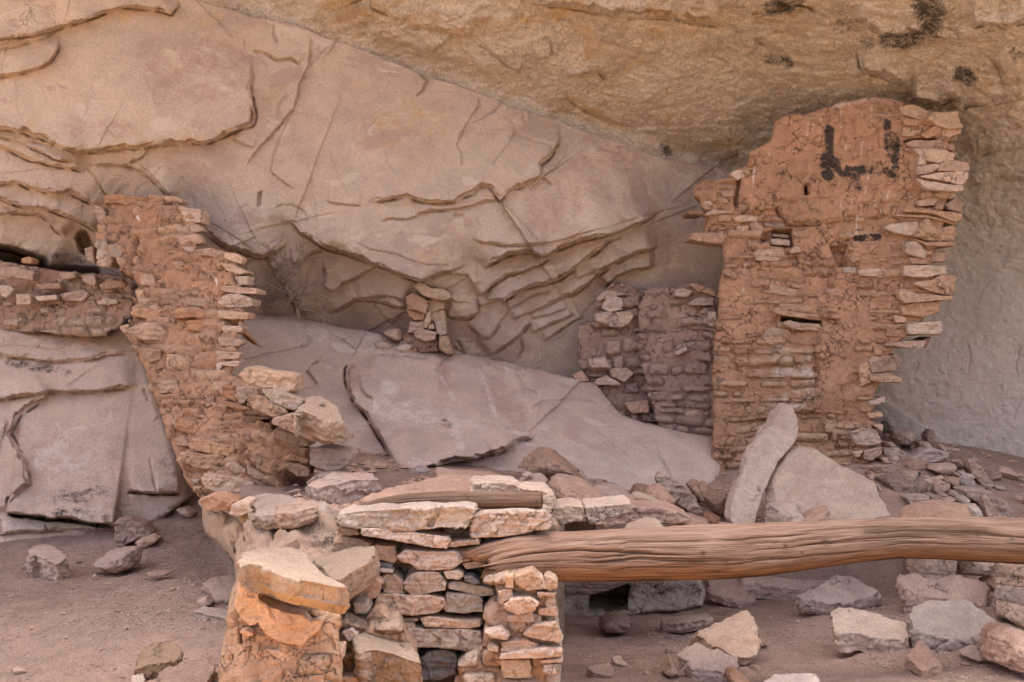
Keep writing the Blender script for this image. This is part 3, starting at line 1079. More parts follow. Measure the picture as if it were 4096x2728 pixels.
def roof_feats(f):
    L, G = f.lip, f.crack
    f.kt = .7
    L(12, [(-800, 20), (-500, 40), (-200, 100), (0, 105), (150, 112), (300, 150), (500, 165)], .20, 160, 18)
    L(12, [(1305, 300), (1320, 420), (1360, 470), (1500, 480), (1590, 530), (1640, 490)], .14, 110, 14)
    L(12, [(1270, 90), (1350, 140), (1450, 210), (1530, 235), (1640, 205), (1720, 215)], .16, 90, 10)
    L(12, [(620, 100), (700, 85), (800, 80), (900, 45), (1000, 60), (1060, 100)], .10, 80, 12, -1)
    L(12, [(2020, 170), (2150, 150), (2230, 172), (2400, 135)], .16, 110, 10)
    L(12, [(2140, 350), (2200, 440), (2230, 545)], .07, 80, 12, 1)
    L(12, [(1640, 650), (1760, 650), (1830, 655), (1900, 620), (1960, 600)], .22, 100, 12)
    L(12, [(1900, 700), (2000, 660), (2200, 640), (2400, 600)], .10, 130, 16)
    L(12, [(1270, 500), (1320, 470), (1420, 480), (1560, 545), (1650, 560)], .06, 70, 10)
    L(12, [(700, 250), (660, 300), (630, 370)], .04, 60, 8, -1)
    L(12, [(480, 160), (620, 220), (760, 300), (880, 380)], .06, 80, 12)
    L(12, [(430, 230), (420, 330)], .05, 50, 8, -1)
    L(2, [(1620, 520), (1700, 495), (1850, 495), (1910, 560)], .08, 70, 10)
    L(2, [(530, 175), (700, 190), (850, 230), (1010, 242)], .08, 110, 14)
    L(2, [(640, 315), (720, 345), (800, 300), (880, 235)], .05, 60, 8)
    L(2, [(1530, 210), (1560, 160), (1595, 105)], .04, 60, 7, -1)
    L(2, [(1450, 270), (1500, 265), (1530, 380)], .04, 50, 7, -1)
    L(2, [(1600, 650), (1720, 720), (1880, 800), (2020, 870)], .06, 50, 9)
    L(2, [(1020, 290), (1100, 340), (1200, 420), (1330, 500)], .05, 60, 9)
    L(2, [(300, 40), (420, 90), (520, 170)], .06, 70, 10)
    L(2, [(-60, 130), (120, 60), (300, -20)], .06, 70, 10, -1)
    # right wall
    L(15, [(1600, 440), (1720, 520), (1900, 570), (2100, 600), (2500, 660)], .25, 380, 10, -1)
    L(15, [(1900, 760), (2100, 860), (2355, 980)], .05, 60, 8, -1)
    L(3, [(1960, 720), (2080, 740), (2200, 700), (2400, 720)], .05, 80, 12)
    L(3, [(2000, 560), (2150, 500), (2400, 480)], .06, 110, 14)
    for c, a in ((6, [(1970, 430), (1990, 540), (1980, 600), (1985, 660), (1965, 670)]), (6, [(2330, 500), (2300, 620), (2310, 700)]), (6, [(2160, 890), (2290, 885)]),
                 (3, [(2160, 1270), (2170, 1330), (2080, 1440), (2060, 1500)]), (3, [(2270, 800), (2250, 900)]), (6, [(2355, 820), (2300, 900), (2280, 980)]),
                 (6, [(1650, 590), (1620, 660)]), (6, [(2130, 870), (2140, 940)]), (3, [(2180, 1450), (2355, 1360)])):
        G(c, a, .010, 3)
    p = f.q
    r = {}
    mx = np.maximum.reduce
    r['soot_shade'] = .74 * mx([blot(p, 12, [(1740, 20), (1780, 150)], 174), blot(p, 12, [(1490, 250), (1600, 265), (1690, 235)], 87), blot(p, 12, [(1960, 470), (2000, 500)], 101),
                          blot(p, 12, [(760, 50), (930, 15)], 101) * .8, blot(p, 12, [(740, 370), (870, 390)], 72) * .75, blot(p, 12, [(2300, 340)], 87) * .8, blot(p, 12, [(1370, 260)], 87) * .7,
                          blot(p, 12, [(1240, 140)], 130) * .55, blot(p, 12, [(1760, 690), (1900, 650)], 87) * .6, blot(p, 12, [(90, 930)], 52) * .9, blot(p, 12, [(1900, 220)], 159) * .5, blot(p, 2, [(2300, 1010)], 72)])  # the blot below the right-hand lip paints its recess shade
    r['gold'] = .55 * mx([blot(p, 2, [(500, 130), (700, 180), (900, 220)], 90), blot(p, 12, [(0, 90), (500, 130), (1000, 60)], 80), blot(p, 12, [(250, 215), (0, 200)], 60), blot(p, 12, [(120, 740)], 60),
                          blot(p, 12, [(440, 890), (600, 930)], 90), blot(p, 1, [(1300, 10), (1500, 50)], 60), blot(p, 2, [(1650, 660), (2000, 860)], 50), blot(p, 2, [(0, 60), (350, 60)], 150),
                          blot(p, 2, [(600, 120), (1000, 200), (1700, 30)], 120) * .9])
    r['red'] = .42 * mx([blot(p, 2, [(600, 150), (1100, 150)], 170), blot(p, 12, [(0, 60), (700, 110), (1500, 120)], 150)])
    r['grey'] = mx([.95 * blot(p, 0, [(2300, 620), (2250, 900), (2354, 1000)], 520), .5 * blot(p, 2, [(600, 220), (1000, 350), (1500, 600)], 120), .5 * blot(p, 12, [(0, 500), (400, 560), (1000, 500)], 260),
                    .45 * blot(p, 12, [(1350, 350), (1600, 480)], 90), .6 * blot(p, 12, [(100, 1000), (600, 950)], 90)])
    r['white'] = mx([.34 * blot(p, 0, [(2120, 850), (2300, 950)], 260), .42 * blot(p, 12, [(430, 290)], 50), .4 * blot(p, 12, [(200, 270)], 130), .42 * blot(p, 2, [(700, 200)], 120), .45 * blot(p, 12, [(1340, 140), (1440, 210)], 24),
                     .35 * blot(p, 12, [(200, 1020), (560, 940)], 70)])
    return r


def roof_noise(P):
    q = P * np.array([1, 1, 1.35])
    a = .10 * fbm(P / 1.0, 4, 41) + .085 * flakes(q, .55, 7, 51) + .045 * flakes(q + .3 * vn(P / .4, 5)[:, None], .16, 5, 61) + .026 * fbm(P * np.array([1, 1, 1.8]) / .06, 4, 71, .62)
    low = sst(2.6, 1.6, P[:, 2]) if False else 1 - sst(1.4, 3.0, P[:, 2])
    b = .06 * fbm(P / 1.0, 4, 41) + .03 * flakes(q, .5, 6, 52) + .014 * flakes(q, .12, 4, 62) + .008 * fbm(P / .05, 3, 71)
    return a * (1 - low) + b * low


rx = axis(-2700, 600, 4130, 6700, 4.6, 70)
ry = axis(-2730, -30, 2150, 2500, 4.6, 70)
pxmesh('rock_overhang', 'ceiling', rx, ry, rf_d, roof_feats, None, seed=5, noise=roof_noise, kind='structure')

# the cliff above the mouth of the alcove: carries the shade (outside the picture)
top = np.stack([np.linspace(-2700, 6700, 60), np.full(60, -2730.)], 1)
E = CAM + ray(top) * (rf_d(top) - .02)[:, None]
rows = [E]
for k, (dy, dz) in enumerate(((0, .3), (.5, 1.0), (1.6, 3), (4, 7), (8, 12))):
    rows.append(E + np.array([0, dy, dz]) + .25 * np.stack([fbm(E / 2 + k, 3, k), fbm(E / 2 + k, 3, k + 9), 0 * E[:, 0]], 1))
    rows[-1][:, 0] *= 1 + .12 * (k + 1)
rows.append(rows[-1] + np.array([0, 10, .5]))
V = np.vstack(rows)
me = mesh_from('cliff_brow', V, keep_quads(60, len(rows), np.ones(len(V), bool))[:, ::-1], 'ceiling')
tag(link('cliff_brow', me), kind='structure')

# --- the ground
GC = [(10, 0, 1568, 6.3), (10, 600, 1568, 6.25), (10, 1300, 1500, 6.2), (10, 0, 640, 9.4), (10, 500, 640, 9.3), (10, 1000, 700, 9.0), (10, 1200, 450, 9.5), (10, 1150, 330, 9.7), (10, 0, 1000, 7.8),
      (10, 600, 1000, 7.8), (10, 1300, 900, 7.6), (10, 800, 300, 9.9), (8, 500, 1564, 6.3), (9, 2000, 1568, 6.3), (8, 500, 1175, 8.15), (8, 1000, 1095, 8.3), (9, 400, 1050, 8.2), (9, 1000, 900, 8.5), (9, 1700, 1100, 7.6), (9, 1200, 1400, 6.9)]
gp = np.array([at(c, x, y, d) for c, x, y, d in GC] + [(-6, 3, 0), (0, 3, 0), (6, 3, .1), (-6, 9, .3), (6, 9, .4), (0, 0, -.05), (-6, -4, -.2), (6, -4, -.1)])
g_f = tps(gp[:, :2], gp[:, 2], 1e-3)


def ground_z(q):
    q = np.asarray(q, float)
    far = sst(4, 12, -q[:, 1] + 2)
    z = g_f(np.clip(q, [-7, -3], [7, 10.2])) * (1 - far) - .3 * far
    a = P3(q[:, 0], q[:, 1])
    return z + .035 * fbm(a / .9, 3, 81) + .016 * fbm(a / .16, 4, 82) - .012 * np.clip(vn(a / .13, 84) - .35, 0, 1) + .006 * fbm(a / .03, 3, 83)


gx = np.unique(np.concatenate([np.arange(-60, -4.6, 1.2), np.arange(-4.6, -1.2, .012), np.arange(-1.2, -.3, .06), np.arange(-.3, 4.2, .012), np.arange(4.2, 60, 1.2)]))
gy = np.unique(np.concatenate([np.arange(-60, 3, 1.0), np.arange(3, 6, .08), np.arange(6, 10.4, .014), np.arange(10.4, 13, .3)]))
X, Y = np.meshgrid(gx, gy)
q = np.stack([X.ravel(), Y.ravel()], 1)
V = np.column_stack([q, ground_z(q)])
me = mesh_from('ground', V, keep_quads(len(gx), len(gy), np.ones(len(q), bool))[:, ::-1], 'sand')
me.materials.append(M['outsand'])
me.materials.append(M['dark_outer'])
cen = V[np.array([p.vertices[0] for p in me.polygons])]
me.polygons.foreach_set('material_index', np.where(cen[:, 1] > 5.9, 0, np.where((cen[:, 1] > 3.3) & (np.abs(cen[:, 0] + .9) < 1.5), 1, 2)).astype(np.int32))  # unseen foreground: bright bounce patch before the pillar, dark ground around it
tag(link('ground', me), kind='structure')

# --- rubble terrace behind the low wall
TC = [(7, 1300, 430, 6.4), (7, 2000, 430, 6.5), (7, 900, 390, 7.0), (7, 700, 330, 7.5), (7, 1500, 230, 8.0), (8, 300, 240, 8.6), (8, 100, 340, 7.6), (8, 600, 420, 8.2), (8, 1000, 400, 8.7),
      (8, 1300, 500, 8.4), (6, 300, 1480, 9.1), (9, 600, 520, 8.35), (9, 1100, 420, 8.5), (15, 800, 1150, 8.6), (15, 1000, 520, 9.5), (15, 1500, 500, 9.9), (15, 2300, 1250, 8.7), (15, 2000, 760, 9.6),
      (8, 700, 700, 8.15), (9, 400, 700, 8.15), (9, 1500, 700, 8.3)]
tp = np.array([at(*q) for q in TC])
t_f = tps(tp[:, :2], tp[:, 2], 2e-3)
TOUT = np.array([(-1.62, 8.15), (-1.42, 7.5), (-1.15, 7.0), (-1.0, 6.5), (-.3, 6.25), (.20, 6.3), (.26, 7.4), (.3, 8.74), (1.3, 8.74), (1.55, 8.45), (2.6, 8.45), (5.5, 8.3), (6, 10.9), (-2.3, 10.9), (-1.95, 9.2)])


def terrace_z(q):
    q = np.asarray(q, float)
    a = P3(q[:, 0], q[:, 1])
    return t_f(np.clip(q, [-2.2, 6.2], [4.4, 10.3])) + .03 * fbm(a / .5, 3, 85) + .012 * fbm(a / .1, 4, 86)


xs, ys = np.arange(-3, 6, .018), np.arange(6.2, 10.9, .022)
X, Y = np.meshgrid(xs, ys)
q = np.stack([X.ravel(), Y.ravel()], 1)
F = keep_quads(len(xs), len(ys), inside(q, rough_line(TOUT, .03, 4)))
q, F, _ = compact(q, F, {})
V, F, _ = skirt(np.column_stack([q, terrace_z(q)]), F[:, ::-1], np.array([0, 0, -1.2]), {})
tag(link('rubble_terrace', mesh_from('rubble_terrace', V, F, 'sand')), kind='structure')

# --- the sloping bedrock boulder in the middle
b_out = J((0, [(530, 735)]), (4, [(1670, 930), (2000, 962)]), (5, [(300, 692), (430, 720), (520, 730), (800, 850), (910, 845), (1030, 868), (1250, 892), (1400, 930), (1600, 985), (1800, 1022), (1980, 1060), (2080, 1180), (2170, 1280), (2350, 1345)]),
          (0, [(1640, 1005), (1660, 1060), (1640, 1140), (1480, 1180), (1200, 1220), (900, 1200), (700, 1180), (540, 1110)]))
BD = [(560, 720, 10.2), (830, 760, 10.2), (1060, 825, 10.15), (1400, 890, 10.1), (1620, 1000, 9.8), (1600, 1110, 9.3), (1200, 1100, 8.9), (900, 1100, 8.85), (560, 1100, 8.95), (1000, 950, 9.5), (700, 900, 9.6), (1300, 1000, 9.45)]
bd = tps(np.vstack([S(0, [q[:2]]) for q in BD]), np.array([q[2] for q in BD]), 2e-3)


def bench_feats(f):
    L, G = f.lip, f.crack
    f.kt = .7
    cr = S(5, [(330, 945), (310, 985), (312, 1050), (340, 1140), (370, 1210), (440, 1280), (510, 1380), (560, 1480), (600, 1564)])
    cr2 = S(7, [(1425, 20), (1450, 100), (1485, 178), (1510, 240)])
    f.lip(5, (np.vstack([cr, cr2]) - np.array(CR[5][:2])) / CR[5][2], .16, 500, 9, 1, ends=.06, groove=1.1)
    L(7, [(1480, 210), (1545, 185), (1700, 130), (1850, 88), (2100, 45), (2260, 10), (2330, -60)], .24, 260, 12, 1, ends=.1)
    L(5, [(1300, 1570), (1410, 1500), (1450, 1460), (1565, 1438), (1575, 1400)], .12, 90, 9)
    L(5, [(460, 870), (520, 890), (640, 885), (830, 905), (920, 845)], .05, 90, 8, -1)
    for a, d, w in (([(40, 985), (90, 930), (155, 880)], .02, 4), ([(40, 985), (80, 1040), (115, 1082)], .05, 6), ([(380, 975), (395, 1050), (400, 1100), (440, 1150), (495, 1172)], .05, 6),
                    ([(915, 995), (960, 920), (1000, 888)], .035, 5), ([(970, 940), (975, 1050), (1012, 1092)], .03, 5), ([(1450, 980), (1490, 1060), (1500, 1100), (1620, 1135)], .04, 5),
                    ([(1545, 1245), (1650, 1190), (1820, 1170), (2000, 1200)], .035, 5), ([(1645, 1210), (1665, 1300)], .02, 4), ([(650, 1020), (670, 1130)], .015, 4), ([(1640, 1400), (1655, 1450)], .02, 4),
                    ([(1120, 1010), (1110, 1090)], .015, 4), ([(0, 830), (40, 780), (50, 740)], .03, 5)):
        G(5, a, d, w)
    G(4, [(1610, 1080), (1700, 1130), (1770, 1162)], .03, 4)
    G(4, [(1600, 1245), (1900, 1190), (2050, 1150), (2085, 1105), (2060, 1160)], .03, 4)
    G(4, [(2030, 1030), (2060, 1000)], .03, 5)
    G(8, [(1060, -10), (1075, 40), (1100, 90), (1160, 195)], .03, 4)
    L(5, [(1280, 930), (1360, 965), (1390, 1060), (1410, 1130), (1530, 1190), (1535, 1300)], .018, 200, 5, 1)
    p = f.q
    mx = np.maximum.reduce
    return {'red': .58 * mx([blot(p, 5, [(1300, 1100), (1450, 1280)], 160), blot(p, 5, [(960, 950), (970, 1100)], 80), blot(p, 5, [(350, 960), (360, 1100)], 50), blot(p, 5, [(1250, 920), (1350, 960)], 50), blot(p, 5, [(60, 1120)], 120) * .7]),
            'white': .47 * mx([blot(p, 5, [(1200, 980), (1260, 1100), (1330, 1340)], 30), blot(p, 5, [(560, 1220), (830, 1280)], 170), blot(p, 5, [(1000, 1250), (1080, 1500)], 60), blot(p, 5, [(600, 1100)], 120)]),
            'soot_shade': .50 * mx([blot(p, 5, [(980, 1320), (1010, 1340)], 55), blot(p, 7, [(1700, 150), (2200, 20)], 22)]),  # dark spot, and a thin dark strip just below the raised edge
            'grey': .4 * blot(p, 8, [(600, 180), (1100, 180)], 260), 'gold': .4 * blot(p, 5, [(1010, 1080), (1030, 1110)], 45)}


pxmesh('boulder', 'bench', np.arange(880, 2900, 4.2), np.arange(1220, 2140, 4.2), bd, bench_feats, b_out, thick=1.2, rnd=.05, jit=6, seed=6,
       noise=lambda P: .03 * fbm(P / .8, 3, 91) + .010 * flakes(P, .45, 5, 92) + .005 * fbm(P / .08, 5, 93, .6) - .006 * np.clip(vn(P / .03, 94) - .55, 0, 1),
       label='huge smooth grey-pink boulder with long black crack, sloping in the middle', cat='boulder')

# --- the flat ledges and slabs at lower left
l_out = J((4, [(-500, 1030), (0, 1030), (420, 1065), (720, 1065), (900, 1000), (960, 1160), (1020, 1420), (1080, 1600)]), (10, [(1230, 200), (1260, 330), (1150, 420), (900, 600), (780, 680), (0, 700), (-500, 720)]))
LD = [(0, 750, 10.15), (400, 760, 10.05), (-400, 900, 10.0), (0, 900, 9.95), (450, 900, 9.75), (0, 1200, 9.5), (420, 1150, 9.55), (200, 1230, 9.45), (-400, 1250, 9.5), (460, 1250, 9.5)]
ld = tps(np.vstack([S(0, [q[:2]]) for q in LD]), np.array([q[2] for q in LD]), 2e-3)


def ledge_feats(f):
    L, G = f.lip, f.crack
    f.kh, f.kt = .8, .6
    L(4, [(-300, 1215), (0, 1220), (200, 1232), (400, 1262), (600, 1240), (860, 1190), (960, 1170)], .09, 120, 12)
    L(4, [(-100, 1140), (200, 1150), (420, 1170), (700, 1150)], .03, 80, 10)
    L(4, [(-300, 1515), (0, 1507), (150, 1490), (350, 1463), (600, 1455), (800, 1440), (950, 1425)], .13, 200, 9)
    L(0, [(125, 905), (110, 915), (45, 955), (25, 1000), (60, 1055), (68, 1110), (22, 1150), (18, 1182)], .13, 120, 16, -1, ends=.06)
    L(0, [(20, 960), (0, 1020), (-30, 1100)], .06, 70, 9, -1)
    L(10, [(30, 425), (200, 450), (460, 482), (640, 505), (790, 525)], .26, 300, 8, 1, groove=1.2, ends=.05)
    L(10, [(-60, 575), (0, 570), (300, 550), (500, 542), (780, 545)], .10, 60, 8)
    L(10, [(1015, 60), (1035, 150), (1050, 240), (1062, 292)], .05, 100, 6, 1)
    L(10, [(850, 288), (1060, 298), (1240, 290)], .14, 120, 7, groove=1.1)
    L(10, [(790, 400), (800, 460), (830, 470)], .05, 60, 8, -1)
    L(10, [(870, 300), (880, 380), (800, 400)], .04, 70, 8, 1)
    G(10, [(310, 500), (325, 550)], .04, 5)
    G(10, [(0, 470), (15, 560)], .03, 5)
    G(4, [(960, 1440), (1000, 1520)], .03, 6)
    p = f.q
    mx = np.maximum.reduce
    return {'soot_shade': mx([.50 * blot(p, 10, [(350, 330), (560, 310), (680, 270)], 70), .50 * blot(p, 10, [(380, 430), (700, 440)], 60), .52 * blot(p, 4, [(60, 1250), (450, 1330)], 60), .9 * blot(p, 10, [(60, 440), (740, 520)], 26),  # the narrow strong blot paints shade into the gap under the slab
                        .40 * blot(p, 10, [(1130, 60), (1150, 200)], 100)]),
            'white': .5 * mx([blot(p, 10, [(970, 325)], 40), blot(p, 10, [(240, 80), (260, 120)], 40), blot(p, 10, [(0, 500), (300, 520)], 50)]),
            'red': .42 * mx([blot(p, 10, [(700, 200), (300, 100)], 500), blot(p, 4, [(100, 1100), (700, 1120)], 160)]), 'grey': .4 * blot(p, 10, [(0, 540), (700, 530)], 60), 'gold': .35 * blot(p, 10, [(180, 60), (200, 240)], 40)}


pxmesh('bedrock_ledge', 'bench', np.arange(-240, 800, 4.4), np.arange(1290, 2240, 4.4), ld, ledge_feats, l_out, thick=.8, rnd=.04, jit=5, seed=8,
       noise=lambda P: .035 * fbm(P / .8, 3, 95) + .012 * flakes(P * np.array([.6, 1, 2.2]), .5, 5, 96) + .006 * fbm(P / .08, 5, 97, .6) - .006 * np.clip(vn(P / .03, 98) - .55, 0, 1),
       label='broad pink bedrock ledge of flat layered slabs below the far-left wall', cat='rock ledge')


# ------------------------------------------------------------------ the ruined masonry
def fc(c, x, y, d):
    return Vector(at(c, x, y, d))


def parts(par, d, items, th=.18, name='stone', vox=1.0, dj=.02, bev=.12, rough=1.0):
    """masonry stones as parts of a wall: (crop, material, outline[, extra depth forward])"""
    rg = random.Random(len(items))
    for it in items:
        c, m, pts = it[:3]
        dd = d(it) if callable(d) else d
        dd = dd - (it[3] if len(it) > 3 else 0) + rg.uniform(-dj, dj) * .5
        stone(name, m, c, pts, dd, th, par, bev=bev, vox=vox, rough=rough)


# --- (a) the tall red wall on the right
tw_plane = plane(0, [(1650, 500, 9.62), (2150, 500, 9.40), (1700, 1150, 9.50)])
tw_out = J((3, [(1090, 185), (1160, 165), (1360, 150), (1470, 155), (1590, 195), (1700, 245), (1830, 300), (1850, 420), (1840, 600), (1880, 700), (1850, 800), (1820, 900), (1830, 1000), (1800, 1130), (1740, 1200), (1740, 1290), (1780, 1400), (1770, 1500), (1700, 1540)]),
           (6, [(1690, 180), (1680, 300), (1600, 400), (1480, 480), (1440, 560), (1400, 700), (1350, 800), (1350, 900), (1330, 1100), (1310, 1260), (1200, 1400), (900, 1420), (500, 1420), (230, 1330), (250, 1220), (265, 1000), (258, 700), (270, 400), (300, 150)]),
           (3, [(275, 1564), (300, 1400), (330, 1270), (315, 1140), (250, 1120), (190, 1060), (215, 960), (180, 905), (170, 850), (128, 825), (130, 740), (190, 712), (300, 706), (380, 690), (390, 640), (490, 605), (500, 515), (600, 470), (650, 430), (680, 290), (760, 272), (900, 250), (1060, 205)]))
tower = empty('ruined_tower_wall', fc(6, 800, 1400, 9.5), 'tall broken red mud-plastered stone wall with black U-shaped stain, at right', 'ruin')


def tower_h(s, t, p, d):
    h, mk, sid = masonry(s, t, 101, ch=(.022, .085), ln=(.06, .34), protr=.018, absent=.40, mudamp=.018, tilt=.03, warp=.045)
    f = Feat(p, 12, 5)
    # mud plaster covers the stones over most of the upper face
    pl = np.maximum.reduce([blot(f.q, 3, [(700, 380), (800, 620), (1250, 450), (1500, 600)], 360), blot(f.q, 3, [(1250, 700), (1000, 850)], 300), blot(f.q, 6, [(1080, 450), (1080, 800)], 190), blot(f.q, 3, [(1350, 1230)], 220), blot(f.q, 6, [(1250, 350), (1150, 150)], 190) * .8])
    pl = sst(.36, .8, pl + .25 * fbm(P3(s, t) / .12, 3, 7))
    mud = .018 + .012 * fbm(P3(s, t) / .25, 3, 8) + .009 * fbm(P3(s, t) / .05, 5, 9, .6) + .007 * facets(P3(s, t * 1.4) / .09, 10)
    h = h * (1 - pl) + mud * pl
    mk = mk * (1 - pl)
    # fine drying cracks in the mud
    for sc_, dp in ((.16, .012), (.07, .005)):
        q = P3(s, t) / sc_
        q = q + .6 * np.stack([vn(q * 1.3, 4), vn(q * 1.3, 5), q[:, 0] * 0], 1)
        n = np.abs(vn(q, 6))
        h -= dp * (1 - sst(0, .05, n)) * sst(-.2, .3, vn(q * .5, 9))
    L = f.lip
    L(6, [(975, 370), (950, 500), (965, 630), (962, 750), (935, 900), (940, 935)], .035, 120, 5, 1, ends=.08)
    L(6, [(700, 930), (940, 925), (1190, 960)], .02, 60, 6, 1)
    L(6, [(560, 610), (700, 605), (850, 600), (955, 590)], .02, 50, 5)
    L(6, [(530, 690), (700, 697), (955, 695)], .012, 50, 5)
    L(3, [(370, 935), (500, 925), (690, 900), (740, 1000), (800, 1010), (1000, 995), (1090, 985), (1500, 940)], .03, 130, 7, groove=.7)
    L(3, [(1090, 1090), (1110, 1120), (1170, 1140), (1160, 1200)], .04, 60, 6, 1)
    f.crack(3, [(435, 640), (430, 760), (415, 830), (415, 890)], .10, 7)
    f.crack(3, [(680, 890), (720, 950), (760, 1000)], .06, 6)
    f.crack(3, [(890, 740), (895, 810)], .10, 8)
    f.crack(3, [(640, 440), (660, 560)], .01, 4)
    for a in ([(1090, 210), (1150, 330), (1100, 480)], [(1240, 450), (1200, 520), (1160, 540)], [(930, 470), (960, 420)], [(1040, 200), (1030, 330)], [(700, 520), (690, 580)], [(880, 560), (890, 660), (850, 700)], [(780, 860), (1100, 820)], [(1270, 560), (1450, 540)], [(980, 310), (1240, 320)]):
        f.crack(3, a, .014, 4)
    f.pit(3, [(655, 1040), (790, 1040), (795, 1150), (660, 1150)], .16)
    f.pit(3, [(600, 1060), (655, 1050), (640, 1120), (580, 1140)], .06)
    f.pit(3, [(1050, 1150), (1160, 1145), (1165, 1290), (1100, 1290)], .08)
    f.pit(6, [(720, 275), (850, 290), (990, 310), (990, 335), (850, 320), (730, 318)], .22)
    f.pit(3, [(890, 745), (915, 745), (910, 800)], .12)
    f.pit(3, [(1540, 450), (1600, 425), (1760, 420), (1760, 490), (1600, 480)], .10)
    f.pit(3, [(1630, 850), (1760, 830), (1760, 890), (1620, 890)], .05)
    h = h + f.h
    q = f.q
    mx = np.maximum.reduce
    soot_shade = mx([.85 * blot(q, 3, [(1035, 360), (1040, 440), (1035, 520), (1050, 590)], 52), .80 * blot(q, 3, [(1030, 560), (1040, 670)], 75), .62 * blot(q, 3, [(1090, 590), (1130, 650), (1200, 650), (1270, 640)], 66), .58 * blot(q, 3, [(1320, 650), (1420, 650)], 50),
               .62 * blot(q, 3, [(1428, 320), (1440, 420), (1450, 540)], 46), .72 * blot(q, 3, [(1480, 500), (1490, 620), (1460, 670)], 52), .5 * blot(q, 3, [(1470, 400), (1500, 470)], 46), .45 * blot(q, 3, [(1220, 680), (1230, 760)], 60), .75 * blot(q, 3, [(1220, 1105), (1290, 1100), (1370, 1095)], 34)])
    lines = [(1125, 240, 350), (1258, 225, 440), (1332, 190, 350), (1000, 250, 330), (905, 320, 440), (940, 330, 380), (1268, 450, 540), (1320, 450, 530), (1450, 215, 300), (1430, 230, 300), (1160, 440, 500), (535, 620, 770), (1310, 590, 700), (1290, 760, 810), (1440, 780, 830),
             (1260, 870, 950), (1190, 840, 910), (1385, 910, 990), (1230, 950, 1080), (1120, 840, 930), (1350, 850, 930), (480, 1280, 1360), (470, 1400, 1480), (445, 760, 800), (645, 500, 540)]
    soot_shade = soot_shade * np.clip(1.0 + 1.7 * fbm(P3(s, t) / .05, 5, 77, .7), .15, 1.5) * 1.22
    wh = np.zeros(len(s))
    for x, y0, y1 in lines:
        wh = np.maximum(wh, .52 * blot(q, 3, [(x + 2, y0), (x - 3, (y0 + y1) / 2), (x - 6, y1)], 11))
    wh = np.maximum(wh, .42 * blot(q, 3, [(1080, 200), (1250, 170), (1500, 160)], 40))
    wh = np.maximum(wh, .42 * blot(q, 6, [(800, 850), (900, 760)], 130))
    grey = mx([.55 * blot(q, 6, [(700, 660), (900, 650)], 80), .5 * blot(q, 6, [(700, 540), (880, 560)], 100), .45 * blot(q, 6, [(650, 860)], 90)])
    return h, {'stone': mk, 'sid': sid, 'soot_shade': soot_shade, 'white': wh, 'grey': grey, 'red': 0., 'gold': 0.}


relief('mud_wall', 'tower_wall', tw_out, tw_plane, .0075, tower_h, .38, tower, jit=.010, seed=21, rnd=.025)
tn = tw_plane[1]


def tw_parts(items, th=.20, fwd=.03, name='stone'):
    for it in items:
        c, m, pts = it[:3]
        p = S(c, pts)
        dd = float(unproj(p.mean(0)[None], tw_plane)[0][1]) - (it[3] if len(it) > 3 else fwd)
        stone(name, m, c, pts, dd, it[4] if len(it) > 4 else th, tower, bev=.12)


